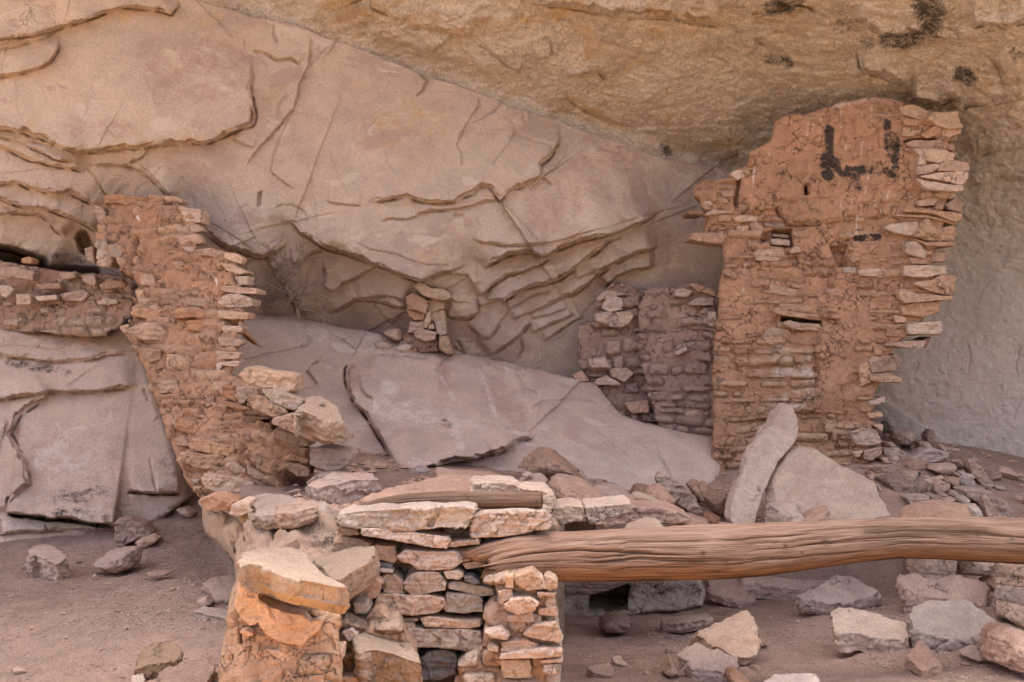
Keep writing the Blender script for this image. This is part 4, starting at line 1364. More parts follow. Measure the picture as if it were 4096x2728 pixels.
tw_parts([
    (3, 'edge_pale', [(1700, 290), (1755, 245), (1840, 250), (1920, 238), (1935, 350), (1860, 368), (1795, 350)], .05, .3),
    (3, 'edge', [(1800, 352), (1930, 350), (1925, 390), (1850, 420), (1790, 400)], .0, .3),
    (3, 'brown', [(1830, 400), (1910, 390), (1905, 440), (1840, 450)], -.06, .3),
    (3, 'edge', [(1510, 220), (1600, 195), (1700, 235), (1762, 250), (1700, 290), (1640, 300), (1550, 268)], .01),
    (3, 'mud', [(1510, 275), (1640, 303), (1700, 300), (1640, 345), (1560, 340)], .02),
    (3, 'mud', [(1660, 400), (1760, 335), (1800, 355), (1790, 395), (1700, 425)], .03),
    (3, 'edge', [(1540, 350), (1600, 345), (1635, 395), (1600, 415), (1535, 410)], .03),
    (3, 'pink', [(1545, 462), (1600, 440), (1700, 440), (1830, 430), (1845, 480), (1700, 492), (1590, 482)], .02, .3),
    (3, 'pink', [(1835, 455), (1890, 470), (1885, 515), (1840, 500)], -.03, .3),
    (3, 'edge_pale', [(1605, 488), (1690, 492), (1700, 600), (1640, 608), (1655, 540)], .045),
    (3, 'edge_pale', [(1680, 492), (1820, 500), (1900, 530), (1880, 575), (1780, 592), (1695, 575)], .04, .3),
    (3, 'edge_pale', [(1632, 612), (1780, 592), (1790, 622), (1730, 660), (1640, 672)], .05, .25),
    (3, 'edge', [(1790, 582), (1890, 570), (1985, 590), (1995, 640), (1930, 652), (1780, 645)], .03, .35),
    (3, 'edge_pale', [(1640, 682), (1780, 652), (1985, 645), (1980, 690), (1930, 742), (1860, 722), (1740, 702)], .04, .35),
    (3, 'edge_pale', [(1630, 695), (1740, 715), (1945, 748), (1945, 778), (1850, 782), (1700, 770)], .06, .35),
    (3, 'edge', [(1700, 782), (1900, 795), (1890, 832), (1760, 835)], .0, .3),
    (3, 'mud', [(1625, 850), (1700, 825), (1790, 830), (1750, 875), (1650, 885)], .01, .2),
    (3, 'orange', [(1830, 872), (1900, 820), (1950, 858), (1940, 930), (1850, 905)], .02, .3),
    (3, 'edge', [(1560, 890), (1740, 905), (1940, 928), (1945, 980), (1880, 988), (1740, 932), (1560, 918)], .05, .35),
    (3, 'edge', [(1485, 935), (1700, 940), (1900, 988), (1890, 1012), (1720, 962), (1490, 952)], .03, .3),
    (3, 'edge_pale', [(1415, 1022), (1480, 995), (1640, 990), (1640, 1060), (1580, 1085), (1450, 1052)], .05),
    (3, 'edge', [(1640, 1000), (1710, 955), (1765, 1040), (1900, 1000), (1905, 1080), (1890, 1125), (1700, 1112), (1600, 1085)], .03, .35),
    (3, 'edge', [(1590, 1092), (1700, 1125), (1885, 1118), (1885, 1150), (1700, 1148)], .05, .35),
    (3, 'edge_pale', [(1555, 1122), (1640, 1110), (1700, 1190), (1690, 1235), (1560, 1200)], .05),
    (3, 'pink', [(1705, 1212), (1760, 1180), (1850, 1195), (1830, 1252), (1710, 1252)], -.05, .3),
    (3, 'mud', [(1580, 1225), (1690, 1225), (1715, 1270), (1600, 1275)], .02),
    (3, 'edge_pale', [(1540, 1282), (1710, 1275), (1840, 1280), (1840, 1330), (1700, 1365), (1550, 1352)], .05, .3),
    (3, 'edge', [(1600, 1400), (1740, 1380), (1800, 1342), (1895, 1355), (1885, 1450), (1872, 1495), (1720, 1452)], .03, .3),
    (3, 'edge_pale', [(1510, 1440), (1580, 1440), (1640, 1470), (1880, 1490), (1872, 1512), (1560, 1532), (1520, 1500)], .07, .35),
    (6, 'edge', [(1510, 200), (1620, 185), (1800, 178), (1790, 250), (1680, 280), (1540, 268)], .03, .3),
    (6, 'edge_pale', [(1480, 270), (1560, 280), (1570, 318), (1490, 322)], .03),
    (6, 'edge_pale', [(1565, 335), (1660, 315), (1808, 312), (1805, 405), (1680, 402), (1580, 398)], .05, .35),
    (6, 'mud', [(1435, 330), (1555, 332), (1570, 420), (1430, 412)], .02),
    (6, 'edge', [(1400, 472), (1560, 442), (1700, 440), (1670, 492), (1560, 490)], .03, .3),
    (6, 'brown', [(1690, 430), (1735, 412), (1700, 490), (1670, 480)], -.02, .3),
    (6, 'edge', [(1345, 482), (1410, 482), (1400, 540), (1350, 542)], .02),
    (6, 'mud', [(1310, 560), (1500, 535), (1530, 570), (1525, 640), (1320, 665)], .0, .25),
    (6, 'edge', [(1250, 610), (1310, 580), (1330, 720), (1255, 752)], .04),
    (6, 'edge', [(1310, 665), (1440, 660), (1530, 690), (1530, 725), (1400, 722), (1325, 712)], .04, .3),
    (6, 'edge', [(1205, 760), (1330, 740), (1330, 790), (1215, 800)], .01, .2),
    (6, 'edge_pale', [(1310, 852), (1420, 818), (1425, 858), (1320, 882)], .03),
    (6, 'edge', [(1300, 930), (1400, 920), (1410, 960), (1310, 965)], .03),
    (6, 'edge_pale', [(1180, 1060), (1250, 1032), (1360, 1040), (1405, 1130), (1300, 1150), (1220, 1140)], .04),
    (6, 'edge_pale', [(1340, 1010), (1410, 1003), (1405, 1060)], .05),
    (6, 'edge_pale', [(1210, 1192), (1275, 1182), (1250, 1228), (1220, 1226)], .06, .1),
    (6, 'edge_pale', [(1280, 1182), (1400, 1160), (1400, 1205), (1330, 1252), (1280, 1240)], .04),
    (3, 'edge', [(545, 1195), (570, 1172), (735, 1170), (742, 1230), (690, 1255), (555, 1245)], .03, .12),
    (3, 'edge', [(775, 1182), (822, 1145), (870, 1180), (850, 1195), (790, 1202)], .05, .1),
    (3, 'brown', [(600, 990), (750, 997), (745, 1032), (610, 1020)], .01, .1),
    (3, 'mauve', [(650, 1100), (700, 1098), (782, 1110), (780, 1150), (660, 1140)], .03, .2),
    (3, 'edge', [(660, 1065), (780, 1075), (775, 1100), (665, 1090)], -.06, .15),
    (3, 'edge', [(400, 962), (450, 940), (565, 948), (560, 990), (420, 990)], .03, .1),
    (3, 'edge', [(300, 940), (390, 944), (390, 982), (300, 985)], .03, .15),
    (3, 'mud', [(98, 1108), (130, 1058), (330, 1066), (360, 1075), (325, 1140), (200, 1125)], .05, .3),
    (3, 'edge', [(205, 935), (260, 905), (380, 915), (395, 930), (300, 935), (210, 948)], .03, .2),
    (3, 'edge_pale', [(385, 650), (430, 635), (490, 640), (470, 690), (430, 712), (388, 682)], .02, .15),
    (3, 'edge', [(312, 780), (400, 778), (410, 815), (330, 822)], .02, .1), (3, 'edge', [(295, 835), (345, 825), (380, 865), (310, 862)], .02, .1), (3, 'edge', [(200, 850), (250, 845), (255, 880), (210, 885)], .02, .1),
    (3, 'orange', [(510, 1000), (560, 985), (600, 1020), (595, 1070), (530, 1065)], .03, .1),
    (3, 'edge', [(420, 1015), (510, 1010), (505, 1070), (430, 1070)], .02, .1),
    (3, 'orange', [(1170, 1150), (1300, 1120), (1500, 1130), (1560, 1200), (1540, 1260), (1380, 1300), (1200, 1270), (1160, 1210)], .02, .1),
    (3, 'mauve', [(1240, 1310), (1400, 1300), (1550, 1310), (1560, 1350), (1400, 1360), (1250, 1350)], .02, .1),
    (3, 'mauve', [(1135, 1295), (1230, 1290), (1235, 1340), (1140, 1330)], .02, .1),
    (3, 'brown', [(865, 1000), (900, 985), (1000, 990), (985, 1012), (880, 1010)], .02, .1),
    (3, 'orange', [(905, 745), (960, 735), (975, 800), (920, 818)], .02, .08),
    (6, 'orange', [(650, 237), (780, 242), (980, 270), (990, 302), (850, 290), (700, 265)], .04, .15),
    (6, 'orange', [(730, 322), (780, 305), (850, 322), (985, 332), (985, 375), (850, 375), (760, 350)], .05, .2),
    (6, 'edge', [(605, 390), (660, 350), (760, 370), (820, 430), (820, 470), (640, 470), (605, 440)], .015, .08),
    (6, 'brown', [(280, 700), (330, 690), (400, 735), (300, 735)], .015, .08),
    (6, 'edge_pale', [(750, 770), (860, 780), (885, 800), (880, 890), (800, 890), (740, 840)], -.01, .06),
    (6, 'pink', [(530, 640), (700, 635), (945, 620), (945, 690), (700, 695), (560, 690)], -.012, .06),
    (6, 'orange', [(1010, 990), (1190, 1010), (1200, 1090), (1020, 1060)], .02, .08),
    (6, 'orange', [(945, 880), (1120, 890), (1130, 945), (950, 925)], .02, .08),
    (6, 'orange', [(1020, 400), (1120, 450), (1110, 540), (970, 530), (970, 450)], .015, .07),
    (6, 'edge', [(650, 60), (830, 95), (820, 150), (700, 135), (640, 110)], .012, .06), (6, 'pink', [(1010, 95), (1190, 90), (1180, 125), (1050, 120)], .012, .06), (6, 'orange', [(780, 55), (880, 60), (870, 90), (800, 85)], .012, .06),
    (6, 'orange', [(830, 200), (970, 230), (980, 260), (820, 240)], .012, .06), (6, 'orange', [(700, 190), (825, 195), (820, 240), (720, 225)], .012, .06),
])
stone('pole_stub', 'brown', 3, [(93, 915), (150, 907), (200, 912), (198, 938), (95, 938)], 9.5, .35, tower, bev=.3)

# --- (b) crumbling wall between boulder and tower
bw = empty('crumbling_wall', fc(0, 1560, 1010, 10.0), 'low crumbling pink stone wall between the middle boulder and the tall red wall', 'ruin')


def simple_h(seed, **k):
    def f(s, t, p, d):
        h, mk, sid = masonry(s, t, seed, **k)
        z = 0.
        return h, {'stone': mk, 'sid': sid, 'soot_shade': z, 'white': z, 'grey': z, 'red': z, 'gold': z}
    return f


relief('wall_section', 'far_wall', S(0, [(1370, 690), (1402, 652), (1440, 656), (1480, 670), (1485, 700), (1500, 880), (1520, 1000), (1440, 985), (1385, 910), (1330, 840), (1330, 745), (1368, 735)]),
       plane(0, 10.15), .0085, simple_h(111, ch=(.04, .13), ln=(.08, .26), warp=.06, protr=.04, absent=.3, mudamp=.02), .35, bw, jit=.02, seed=31)
relief('wall_section', 'far_wall', S(0, [(1463, 700), (1490, 664), (1545, 658), (1600, 655), (1648, 685), (1650, 1000), (1650, 1080), (1600, 1020), (1510, 975), (1482, 900), (1468, 800)]),
       plane(0, [(1470, 800, 10.02), (1640, 800, 9.86), (1550, 1000, 9.9)]), .008, simple_h(112, ch=(.025, .085), ln=(.07, .30), warp=.05, protr=.03, absent=.2), .4, bw, jit=.014, seed=32)
parts(bw, lambda it: 9.85 if it[0] == 6 else 10.06, [
    (6, 'mauve', [(5, 95), (60, 85), (130, 110), (90, 150), (10, 145)]), (6, 'mud', [(95, 60), (150, 55), (285, 110), (285, 145), (160, 110)]), (6, 'mauve', [(100, 185), (180, 145), (270, 185), (265, 205), (110, 205)]),
    (6, 'white', [(232, 250), (285, 245), (290, 350), (235, 345)]), (6, 'white', [(205, 385), (270, 392), (262, 420), (215, 410)]), (6, 'brown', [(205, 350), (285, 345), (285, 388), (215, 380)], -.15),
    (6, 'mauve', [(0, 520), (90, 480), (95, 510), (20, 545)]), (6, 'mauve', [(70, 930), (150, 905), (255, 910), (255, 970), (110, 975)]), (6, 'mauve', [(45, 750), (170, 745), (255, 750), (255, 780), (80, 785)]),
    (5, 'pink', [(1985, 600), (2050, 580), (2130, 590), (2150, 690), (2060, 680), (1990, 650)]), (5, 'pale', [(2125, 585), (2220, 580), (2250, 610), (2210, 670), (2150, 695)]), (5, 'mauve', [(2060, 470), (2130, 480), (2180, 500), (2170, 570), (2080, 590), (2030, 560)]),
    (5, 'mauve', [(1990, 500), (2040, 440), (2100, 440), (2220, 465), (2100, 480), (2010, 510)]), (5, 'pink', [(1980, 1070), (1995, 1040), (2060, 1010), (2150, 1060), (2160, 1080), (2000, 1075)]), (5, 'pink', [(1830, 1010), (1900, 980), (1950, 1050), (1870, 1060)]),
    (5, 'mauve', [(2080, 970), (2200, 960), (2250, 1000), (2180, 1060), (2100, 1020)]), (5, 'pink', [(1940, 900), (2060, 890), (2080, 960), (1960, 960)]), (5, 'pink', [(2180, 1200), (2340, 1180), (2355, 1260), (2230, 1270)]),
], th=.16)

# --- (c) the tall broken wall at left with its lower courses
lt_plane = plane(0, [(330, 560, 9.35), (540, 560, 8.98), (560, 1080, 7.95)])
lt_out = J((4, [(690, 145), (760, 125), (990, 152), (1060, 138), (1180, 142), (1215, 195), (1300, 235), (1310, 330), (1310, 400), (1320, 490), (1500, 525), (1590, 570), (1560, 620), (1600, 700), (1600, 760), (1620, 850), (1620, 980), (1590, 1100), (1590, 1250), (1540, 1330)]),
           (14, [(690, 250), (900, 330), (930, 480), (1050, 690), (1060, 780), (1300, 900), (1450, 1000), (1440, 1180), (1450, 1300), (1500, 1480), (1450, 1620), (1200, 1660)]),
           (7, [(560, 330), (400, 360), (170, 345), (150, 300)]), (10, [(1330, 320), (1260, 240), (1215, 150), (1180, 90), (1165, 0)]), (4, [(1060, 1600), (1000, 1450), (950, 1280), (900, 1180), (850, 1080), (870, 1000), (900, 720), (860, 660), (790, 640), (770, 560), (640, 480), (660, 400), (650, 240), (675, 190)]))
ltw = empty('ruined_wall', fc(0, 560, 1140, 8.0), 'broken red-brown stone and mud wall stepping down from upper left towards the front', 'ruin')


def lt_h(s, t, p, d):
    h, mk, sid = masonry(s, t, 121, ch=(.035, .11), ln=(.08, .30), protr=.026, absent=.42, mudamp=.03, warp=.05)
    f = Feat(p, 22, 5)
    f.crack(4, [(905, 380), (920, 500), (880, 580), (880, 680), (900, 720), (890, 800), (870, 900), (850, 960)], .09, 9)
    f.crack(4, [(1330, 620), (1350, 650), (1410, 690)], .03, 6)
    f.crack(4, [(1280, 700), (1340, 700), (1350, 640)], .03, 6)
    f.pit(4, [(1545, 975), (1585, 972), (1588, 1006), (1550, 1004)], .25, 5)
    f.pit(4, [(1560, 670), (1660, 680), (1640, 720), (1570, 720)], .12)
    f.pit(4, [(1110, 180), (1150, 175), (1150, 200), (1110, 200)], .1)
    f.pit(14, [(740, 620), (1050, 640), (1050, 690), (900, 760), (760, 740)], .18)
    f.pit(14, [(1160, 1330), (1250, 1250), (1440, 1340), (1400, 1420), (1300, 1560), (1200, 1480)], .30, 30)
    f.pit(14, [(1430, 1030), (1480, 1060), (1460, 1180), (1420, 1140)], .14)
    f.pit(14, [(1500, 950), (1780, 960), (1780, 1010), (1480, 1030)], .2)
    f.lip(14, [(820, 1060), (850, 1170), (920, 1260), (1050, 1320), (1140, 1340)], .05, 90, 8)
    f.lip(14, [(680, 1170), (780, 1240), (900, 1330), (1050, 1400), (1150, 1470)], .05, 70, 8)
    q = f.q
    mx = np.maximum.reduce
    z = 0.
    return h + f.h, {'stone': mk, 'sid': sid, 'soot_shade': mx([.5 * blot(q, 14, [(1250, 1350), (1330, 1450)], 180), .4 * blot(q, 14, [(800, 690)], 100), .42 * blot(q, 4, [(1070, 1330)], 70)]),  # blots over the pits paint shade into the dark hollows
                     'white': .9 * mx([blot(q, 4, [(925, 285), (930, 300)], 16), blot(q, 4, [(1450, 690), (1455, 740)], 10)]), 'grey': .45 * blot(q, 4, [(720, 520), (700, 600)], 120), 'red': z, 'gold': z}


relief('mud_wall', 'tower_wall', lt_out, lt_plane, .0078, lt_h, .35, ltw, jit=.016, seed=41, rnd=.03)


def lt_parts(items, fwd=.03, th=.15):
    for it in items:
        c, m, pts = it[:3]
        dd = float(unproj(S(c, pts).mean(0)[None], lt_plane)[0][1]) - (it[3] if len(it) > 3 else fwd)
        stone('stone', m, c, pts, dd, it[4] if len(it) > 4 else th, ltw, bev=.12)


lt_parts([
    (4, 'orange', [(1040, 210), (1130, 203), (1210, 210), (1240, 320), (1160, 318), (1080, 300)], .05, .25), (4, 'edge_pale', [(1205, 215), (1340, 228), (1356, 250), (1350, 322), (1245, 325)], .02, .3),
    (4, 'edge', [(1040, 152), (1060, 135), (1110, 135), (1100, 180), (1035, 178)], .03), (4, 'edge_pale', [(1095, 138), (1180, 142), (1240, 172), (1215, 195), (1120, 180)], .02),
    (4, 'mud', [(690, 142), (760, 125), (990, 152), (1000, 200), (930, 225), (800, 190), (700, 182)], .03, .3), (4, 'edge_pale', [(1270, 340), (1330, 330), (1368, 372), (1330, 385), (1280, 375)], .0),
    (4, 'edge', [(1180, 410), (1330, 395), (1362, 455), (1220, 480)], .02), (4, 'edge_pale', [(1185, 350), (1270, 345), (1290, 395), (1200, 410)], .03),
    (4, 'orange', [(1325, 500), (1400, 490), (1500, 510), (1520, 570), (1400, 545), (1340, 540)], .04), (4, 'edge_pale', [(1500, 520), (1590, 528), (1640, 560), (1620, 600), (1560, 585), (1510, 560)], .02),
    (4, 'edge_pale', [(1230, 480), (1310, 485), (1300, 540), (1240, 510)], .03), (4, 'edge_pale', [(1480, 590), (1560, 600), (1675, 657), (1600, 672), (1520, 640)], .03, .25), (4, 'edge_pale', [(1570, 680), (1670, 680), (1670, 740), (1600, 745)], -.05, .2),
    (4, 'edge', [(1450, 752), (1560, 748), (1740, 768), (1735, 800), (1600, 800), (1500, 782)], .05, .3), (4, 'edge_pale', [(1460, 850), (1530, 800), (1600, 800), (1700, 838), (1700, 880), (1560, 895), (1490, 882)], .05, .3),
    (4, 'orange', [(1160, 892), (1300, 898), (1470, 910), (1470, 965), (1300, 960), (1160, 962)], .06, .2), (4, 'edge_pale', [(1465, 912), (1600, 920), (1675, 926), (1665, 970), (1475, 966)], .05, .25),
    (4, 'edge_pale', [(1490, 1012), (1640, 1018), (1620, 1060), (1500, 1062)], .03), (4, 'edge', [(1470, 990), (1510, 985), (1505, 1050), (1475, 1060)], .05), (4, 'edge', [(1460, 1085), (1610, 1100), (1640, 1130), (1600, 1155), (1480, 1150)], .03),
    (4, 'edge_pale', [(1450, 1182), (1620, 1195), (1600, 1240), (1460, 1240)], .03), (4, 'edge_pale', [(1480, 1260), (1610, 1250), (1605, 1290), (1500, 1285)], .02), (4, 'white', [(1450, 1270), (1490, 1260), (1500, 1285), (1460, 1325)], .04),
    (4, 'edge', [(865, 1062), (880, 1020), (960, 992), (1060, 1000), (1112, 1062), (1060, 1112), (950, 1112)], .10, .2), (4, 'edge', [(955, 1165), (1080, 1172), (1085, 1240), (1010, 1262), (960, 1212)], .06),
    (4, 'edge', [(1110, 1205), (1240, 1212), (1222, 1255), (1125, 1255)], .04), (4, 'orange', [(1080, 800), (1200, 800), (1212, 868), (1090, 872)], .04), (4, 'edge', [(880, 892), (1130, 905), (1145, 955), (990, 970), (880, 940)], .06),
    (4, 'edge', [(1150, 582), (1230, 580), (1272, 640), (1190, 640)], .04), (4, 'edge', [(945, 662), (1035, 668), (1048, 750), (945, 745)], .03), (4, 'edge', [(910, 780), (960, 765), (985, 860), (930, 855)], .03),
    (4, 'mauve', [(640, 440), (700, 410), (765, 560), (740, 620), (650, 610)], .0, .3), (4, 'mauve', [(720, 475), (780, 458), (830, 500), (805, 562), (735, 545)], .06, .2), (4, 'mauve', [(565, 490), (625, 480), (635, 595), (580, 575)], -.15, .2),
    (4, 'mauve', [(630, 200), (690, 220), (780, 410), (720, 380), (640, 290)], .02, .2), (4, 'edge', [(800, 1025), (860, 1000), (880, 1060), (840, 1075)], .02), (4, 'edge', [(1250, 830), (1400, 830), (1450, 870), (1350, 885), (1250, 875)], .04),
    (4, 'orange', [(1250, 980), (1400, 985), (1465, 1050), (1360, 1060), (1260, 1040)], .02), (4, 'orange', [(1250, 1090), (1420, 1095), (1430, 1150), (1270, 1150)], .02), (4, 'edge', [(1060, 1390), (1180, 1380), (1220, 1460), (1080, 1470)], .04),
    # lower courses
    (14, 'orange', [(500, 340), (520, 320), (620, 340), (670, 430), (690, 530), (620, 500), (520, 450)], .10, .25), (14, 'mauve', [(660, 360), (760, 340), (900, 352), (900, 430), (780, 480), (740, 530), (690, 520), (650, 420)], .08, .3),
    (14, 'mud', [(510, 490), (620, 520), (780, 560), (830, 590), (700, 587), (560, 560)], .06), (14, 'brown', [(720, 665), (850, 672), (1040, 682), (900, 710), (870, 780), (780, 750)], .02, .2),
    (14, 'mauve', [(1050, 822), (1090, 800), (1250, 852), (1400, 900), (1470, 942), (1440, 990), (1340, 990), (1200, 940), (1055, 880)], .08, .3), (14, 'mauve', [(1450, 1052), (1540, 1010), (1700, 1010), (1850, 1040), (1902, 1112), (1880, 1180), (1760, 1250), (1650, 1255), (1520, 1222), (1450, 1190)], .10, .4),
    (14, 'edge', [(145, 962), (200, 900), (300, 930), (500, 970), (680, 1002), (685, 1070), (640, 1095), (400, 1080), (250, 1040), (150, 1002)], .10, .25), (14, 'edge', [(20, 1162), (70, 1050), (150, 1052), (400, 1080), (525, 1102), (540, 1250), (400, 1242), (200, 1217), (160, 1180)], .10, .3),
    (14, 'edge_pale', [(288, 1300), (450, 1305), (700, 1345), (865, 1382), (850, 1440), (700, 1492), (460, 1492), (310, 1432)], .12, .3), (14, 'mauve', [(540, 1172), (650, 1160), (760, 1232), (775, 1282), (650, 1280), (550, 1222)], .08),
    (14, 'mud', [(850, 1065), (920, 1100), (1100, 1200), (1160, 1320), (1000, 1300), (880, 1230)], .06, .2), (14, 'mud', [(770, 1205), (1000, 1320), (1140, 1400), (1145, 1460), (900, 1350), (780, 1282)], .06, .2),
    (14, 'mud', [(1160, 1125), (1250, 1062), (1450, 1130), (1442, 1190), (1330, 1150), (1200, 1142)], .06, .2), (14, 'mud', [(1200, 1180), (1350, 1180), (1452, 1232), (1450, 1312), (1330, 1320), (1220, 1240)], .08, .25),
    (14, 'mud', [(700, 852), (780, 860), (880, 892), (870, 940), (740, 912)], .05), (14, 'edge', [(1500, 1240), (1640, 1255), (1635, 1290), (1505, 1280)], .05), (14, 'mud', [(510, 800), (650, 820), (690, 880), (560, 832)], .04),
    (14, 'mud', [(0, 905), (80, 880), (150, 960), (140, 990), (0, 980)], .06), (14, 'mud', [(185, 600), (340, 660), (330, 700), (200, 650)], .03), (14, 'mud', [(320, 480), (420, 440), (430, 520), (340, 570)], .04), (14, 'edge_pale', [(190, 1425), (280, 1430), (270, 1460), (195, 1450)], .08), (14, 'mauve', [(185, 1350), (255, 1350), (250, 1385), (190, 1382)], .08),
    (14, 'edge', [(555, 1510), (690, 1505), (680, 1560), (560, 1565)], .12), (14, 'orange', [(370, 1250), (520, 1265), (500, 1290), (370, 1280)], .04), (14, 'mud', [(0, 690), (200, 720), (345, 890), (150, 860), (0, 800)], .04),
])

# --- (d) low wall at far left
fw = empty('low_ledge_wall', fc(4, 400, 1060, 10.0), 'long low pinkish stone wall along the rock ledge at far left', 'ruin')
fw_out = J((4, [(-300, 560), (0, 567), (230, 612), (450, 647), (640, 657), (880, 665), (905, 720), (880, 960), (800, 1030), (720, 1078), (560, 1085), (420, 1080), (300, 1055), (0, 1045), (-300, 1040)]))
relief('stone_face', 'pink_wall', fw_out, plane(0, [(0, 680, 10.15), (300, 680, 9.75), (150, 760, 9.85)]), .0085, simple_h(131, ch=(.03, .12), ln=(.05, .24), protr=.022, absent=.30, mudamp=.02, tilt=-.1, warp=.06), .35, fw, jit=.014, seed=51)
parts(fw, 9.84, [(4, 'pale', [(105, 800), (200, 797), (205, 870), (110, 872)]), (4, 'pale', [(650, 850), (700, 828), (780, 835), (795, 860), (730, 878), (660, 872)], .1), (4, 'pink', [(665, 735), (720, 705), (830, 710), (850, 750), (760, 765), (680, 770)], .12),
                 (4, 'pink', [(0, 620), (120, 620), (225, 650), (225, 710), (100, 690), (10, 680)], -.08), (4, 'pale', [(395, 655), (500, 655), (510, 690), (420, 705)]), (4, 'pale', [(230, 815), (380, 805), (385, 840), (250, 845)]),
                 (4, 'pink', [(405, 800), (560, 770), (600, 800), (560, 850), (430, 845)]), (4, 'pink', [(545, 680), (640, 675), (645, 750), (560, 720)], .05), (4, 'pink', [(235, 730), (400, 725), (415, 765), (260, 770)]), (4, 'pale', [(0, 740), (60, 745), (95, 770), (40, 830), (0, 810)], -.1)], th=.10)

# --- (e) thin leaning pillar of stacked stones in the middle
tp_ = empty('thin_stone_pillar', fc(5, 860, 850, 10.0), 'small thin tan stone pillar under a capstone, standing behind the middle boulder', 'ruin')
parts(tp_, 9.95, [(5, 'mud', [(715, 480), (760, 452), (862, 510), (858, 560), (850, 600), (720, 560)], .06), (5, 'mud', [(718, 562), (850, 600), (835, 640), (770, 642), (730, 610)], .03), (5, 'tan', [(858, 500), (962, 505), (968, 560), (930, 575), (860, 600)]),
                  (5, 'tan', [(860, 590), (965, 570), (978, 640), (940, 660), (880, 640)], -.03), (5, 'pink', [(742, 650), (835, 645), (840, 700), (720, 730)]), (5, 'tan', [(905, 640), (975, 640), (985, 735), (945, 750), (915, 720)], .03),
                  (5, 'tan', [(845, 600), (875, 560), (880, 640), (850, 695), (830, 690)], .04), (5, 'pink', [(760, 720), (830, 700), (920, 720), (910, 770), (840, 785), (780, 760)], .05), (5, 'pale', [(860, 670), (900, 665), (905, 700), (865, 705)], .02),
                  (5, 'tan', [(935, 752), (985, 742), (1008, 790), (1030, 868), (990, 868), (935, 832)], .03), (5, 'mud', [(700, 730), (780, 760), (800, 870), (700, 850), (690, 780)], -.06), (5, 'mud', [(790, 775), (925, 760), (930, 850), (800, 860)], -.05)], th=.24)
relief('mud_core', 'far_wall', S(5, [(722, 490), (760, 470), (860, 510), (950, 515), (965, 640), (975, 730), (920, 760), (915, 840), (800, 860), (705, 850), (700, 760), (740, 690), (750, 640), (722, 585)]), plane(0, 10.0), .008,
       simple_h(135, protr=.02, absent=.4, mudamp=.03), .22, tp_, jit=.012, seed=57, rnd=.05)
stone('capstone', 'tan', 5, [(765, 415), (800, 385), (870, 420), (960, 430), (1000, 445), (1017, 490), (970, 507), (900, 500), (820, 470)], 9.85, .3, tp_, bev=.15)

# --- (i) wall with the small square opening under the log
hw = empty('low_plastered_wall', fc(8, 900, 1080, 8.3), 'low grey plastered wall with a small dark square opening, under the log', 'ruin')


def hw_h(s, t, p, d):
    h, mk, sid = masonry(s, t, 141, ch=(.06, .12), ln=(.14, .4), protr=.012, absent=.55, mudamp=.014)
    f = Feat(p, 25, 5)
    f.lip(8, [(560, 960), (640, 955), (760, 935), (850, 900)], .03, 60, 6)
    q = f.q
    z = 0.
    return h + f.h, {'stone': mk, 'sid': sid, 'soot_shade': .50 * np.maximum.reduce([blot(q, 8, [(950, 950), (1100, 940), (1330, 950)], 70), blot(q, 8, [(870, 1000)], 60), blot(q, 8, [(860, 890)], 40)]), 'white': .40 * blot(q, 8, [(450, 1050), (900, 1050)], 70), 'grey': z, 'red': z, 'gold': z}


relief('plaster_face', 'plaster', J((8, [(370, 800), (700, 800), (1340, 800), (1395, 960), (1370, 1060), (900, 1120), (600, 1140), (430, 1200), (370, 1250)])), plane(8, 8.28), .006, hw_h, .48, hw, jit=.012, seed=61,
       hole=S(8, [(603, 985), (700, 960), (800, 935), (862, 905), (885, 920), (860, 1000), (862, 1088), (720, 1105), (597, 1100), (592, 1020)]))
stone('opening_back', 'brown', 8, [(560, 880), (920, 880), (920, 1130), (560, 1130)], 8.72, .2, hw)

# --- (j) masonry stub at the right edge
rs = empty('masonry_stub', fc(9, 1920, 1180, 7.3), 'stub of pitted tan masonry at the right edge, behind the grey slab', 'ruin')
relief('mud_wall', 'pale_wall', J((9, [(1832, 770), (2200, 770), (2200, 1260), (2016, 1220), (1900, 1150), (1815, 1110), (1798, 1000), (1812, 950)])), plane(9, [(1830, 1000, 7.35), (2016, 1000, 7.25), (1900, 800, 7.42)]), .006,
       simple_h(151, ch=(.10, .2), ln=(.2, .4), protr=.02, absent=.35, mudamp=.02), .4, rs, jit=.012, seed=71)

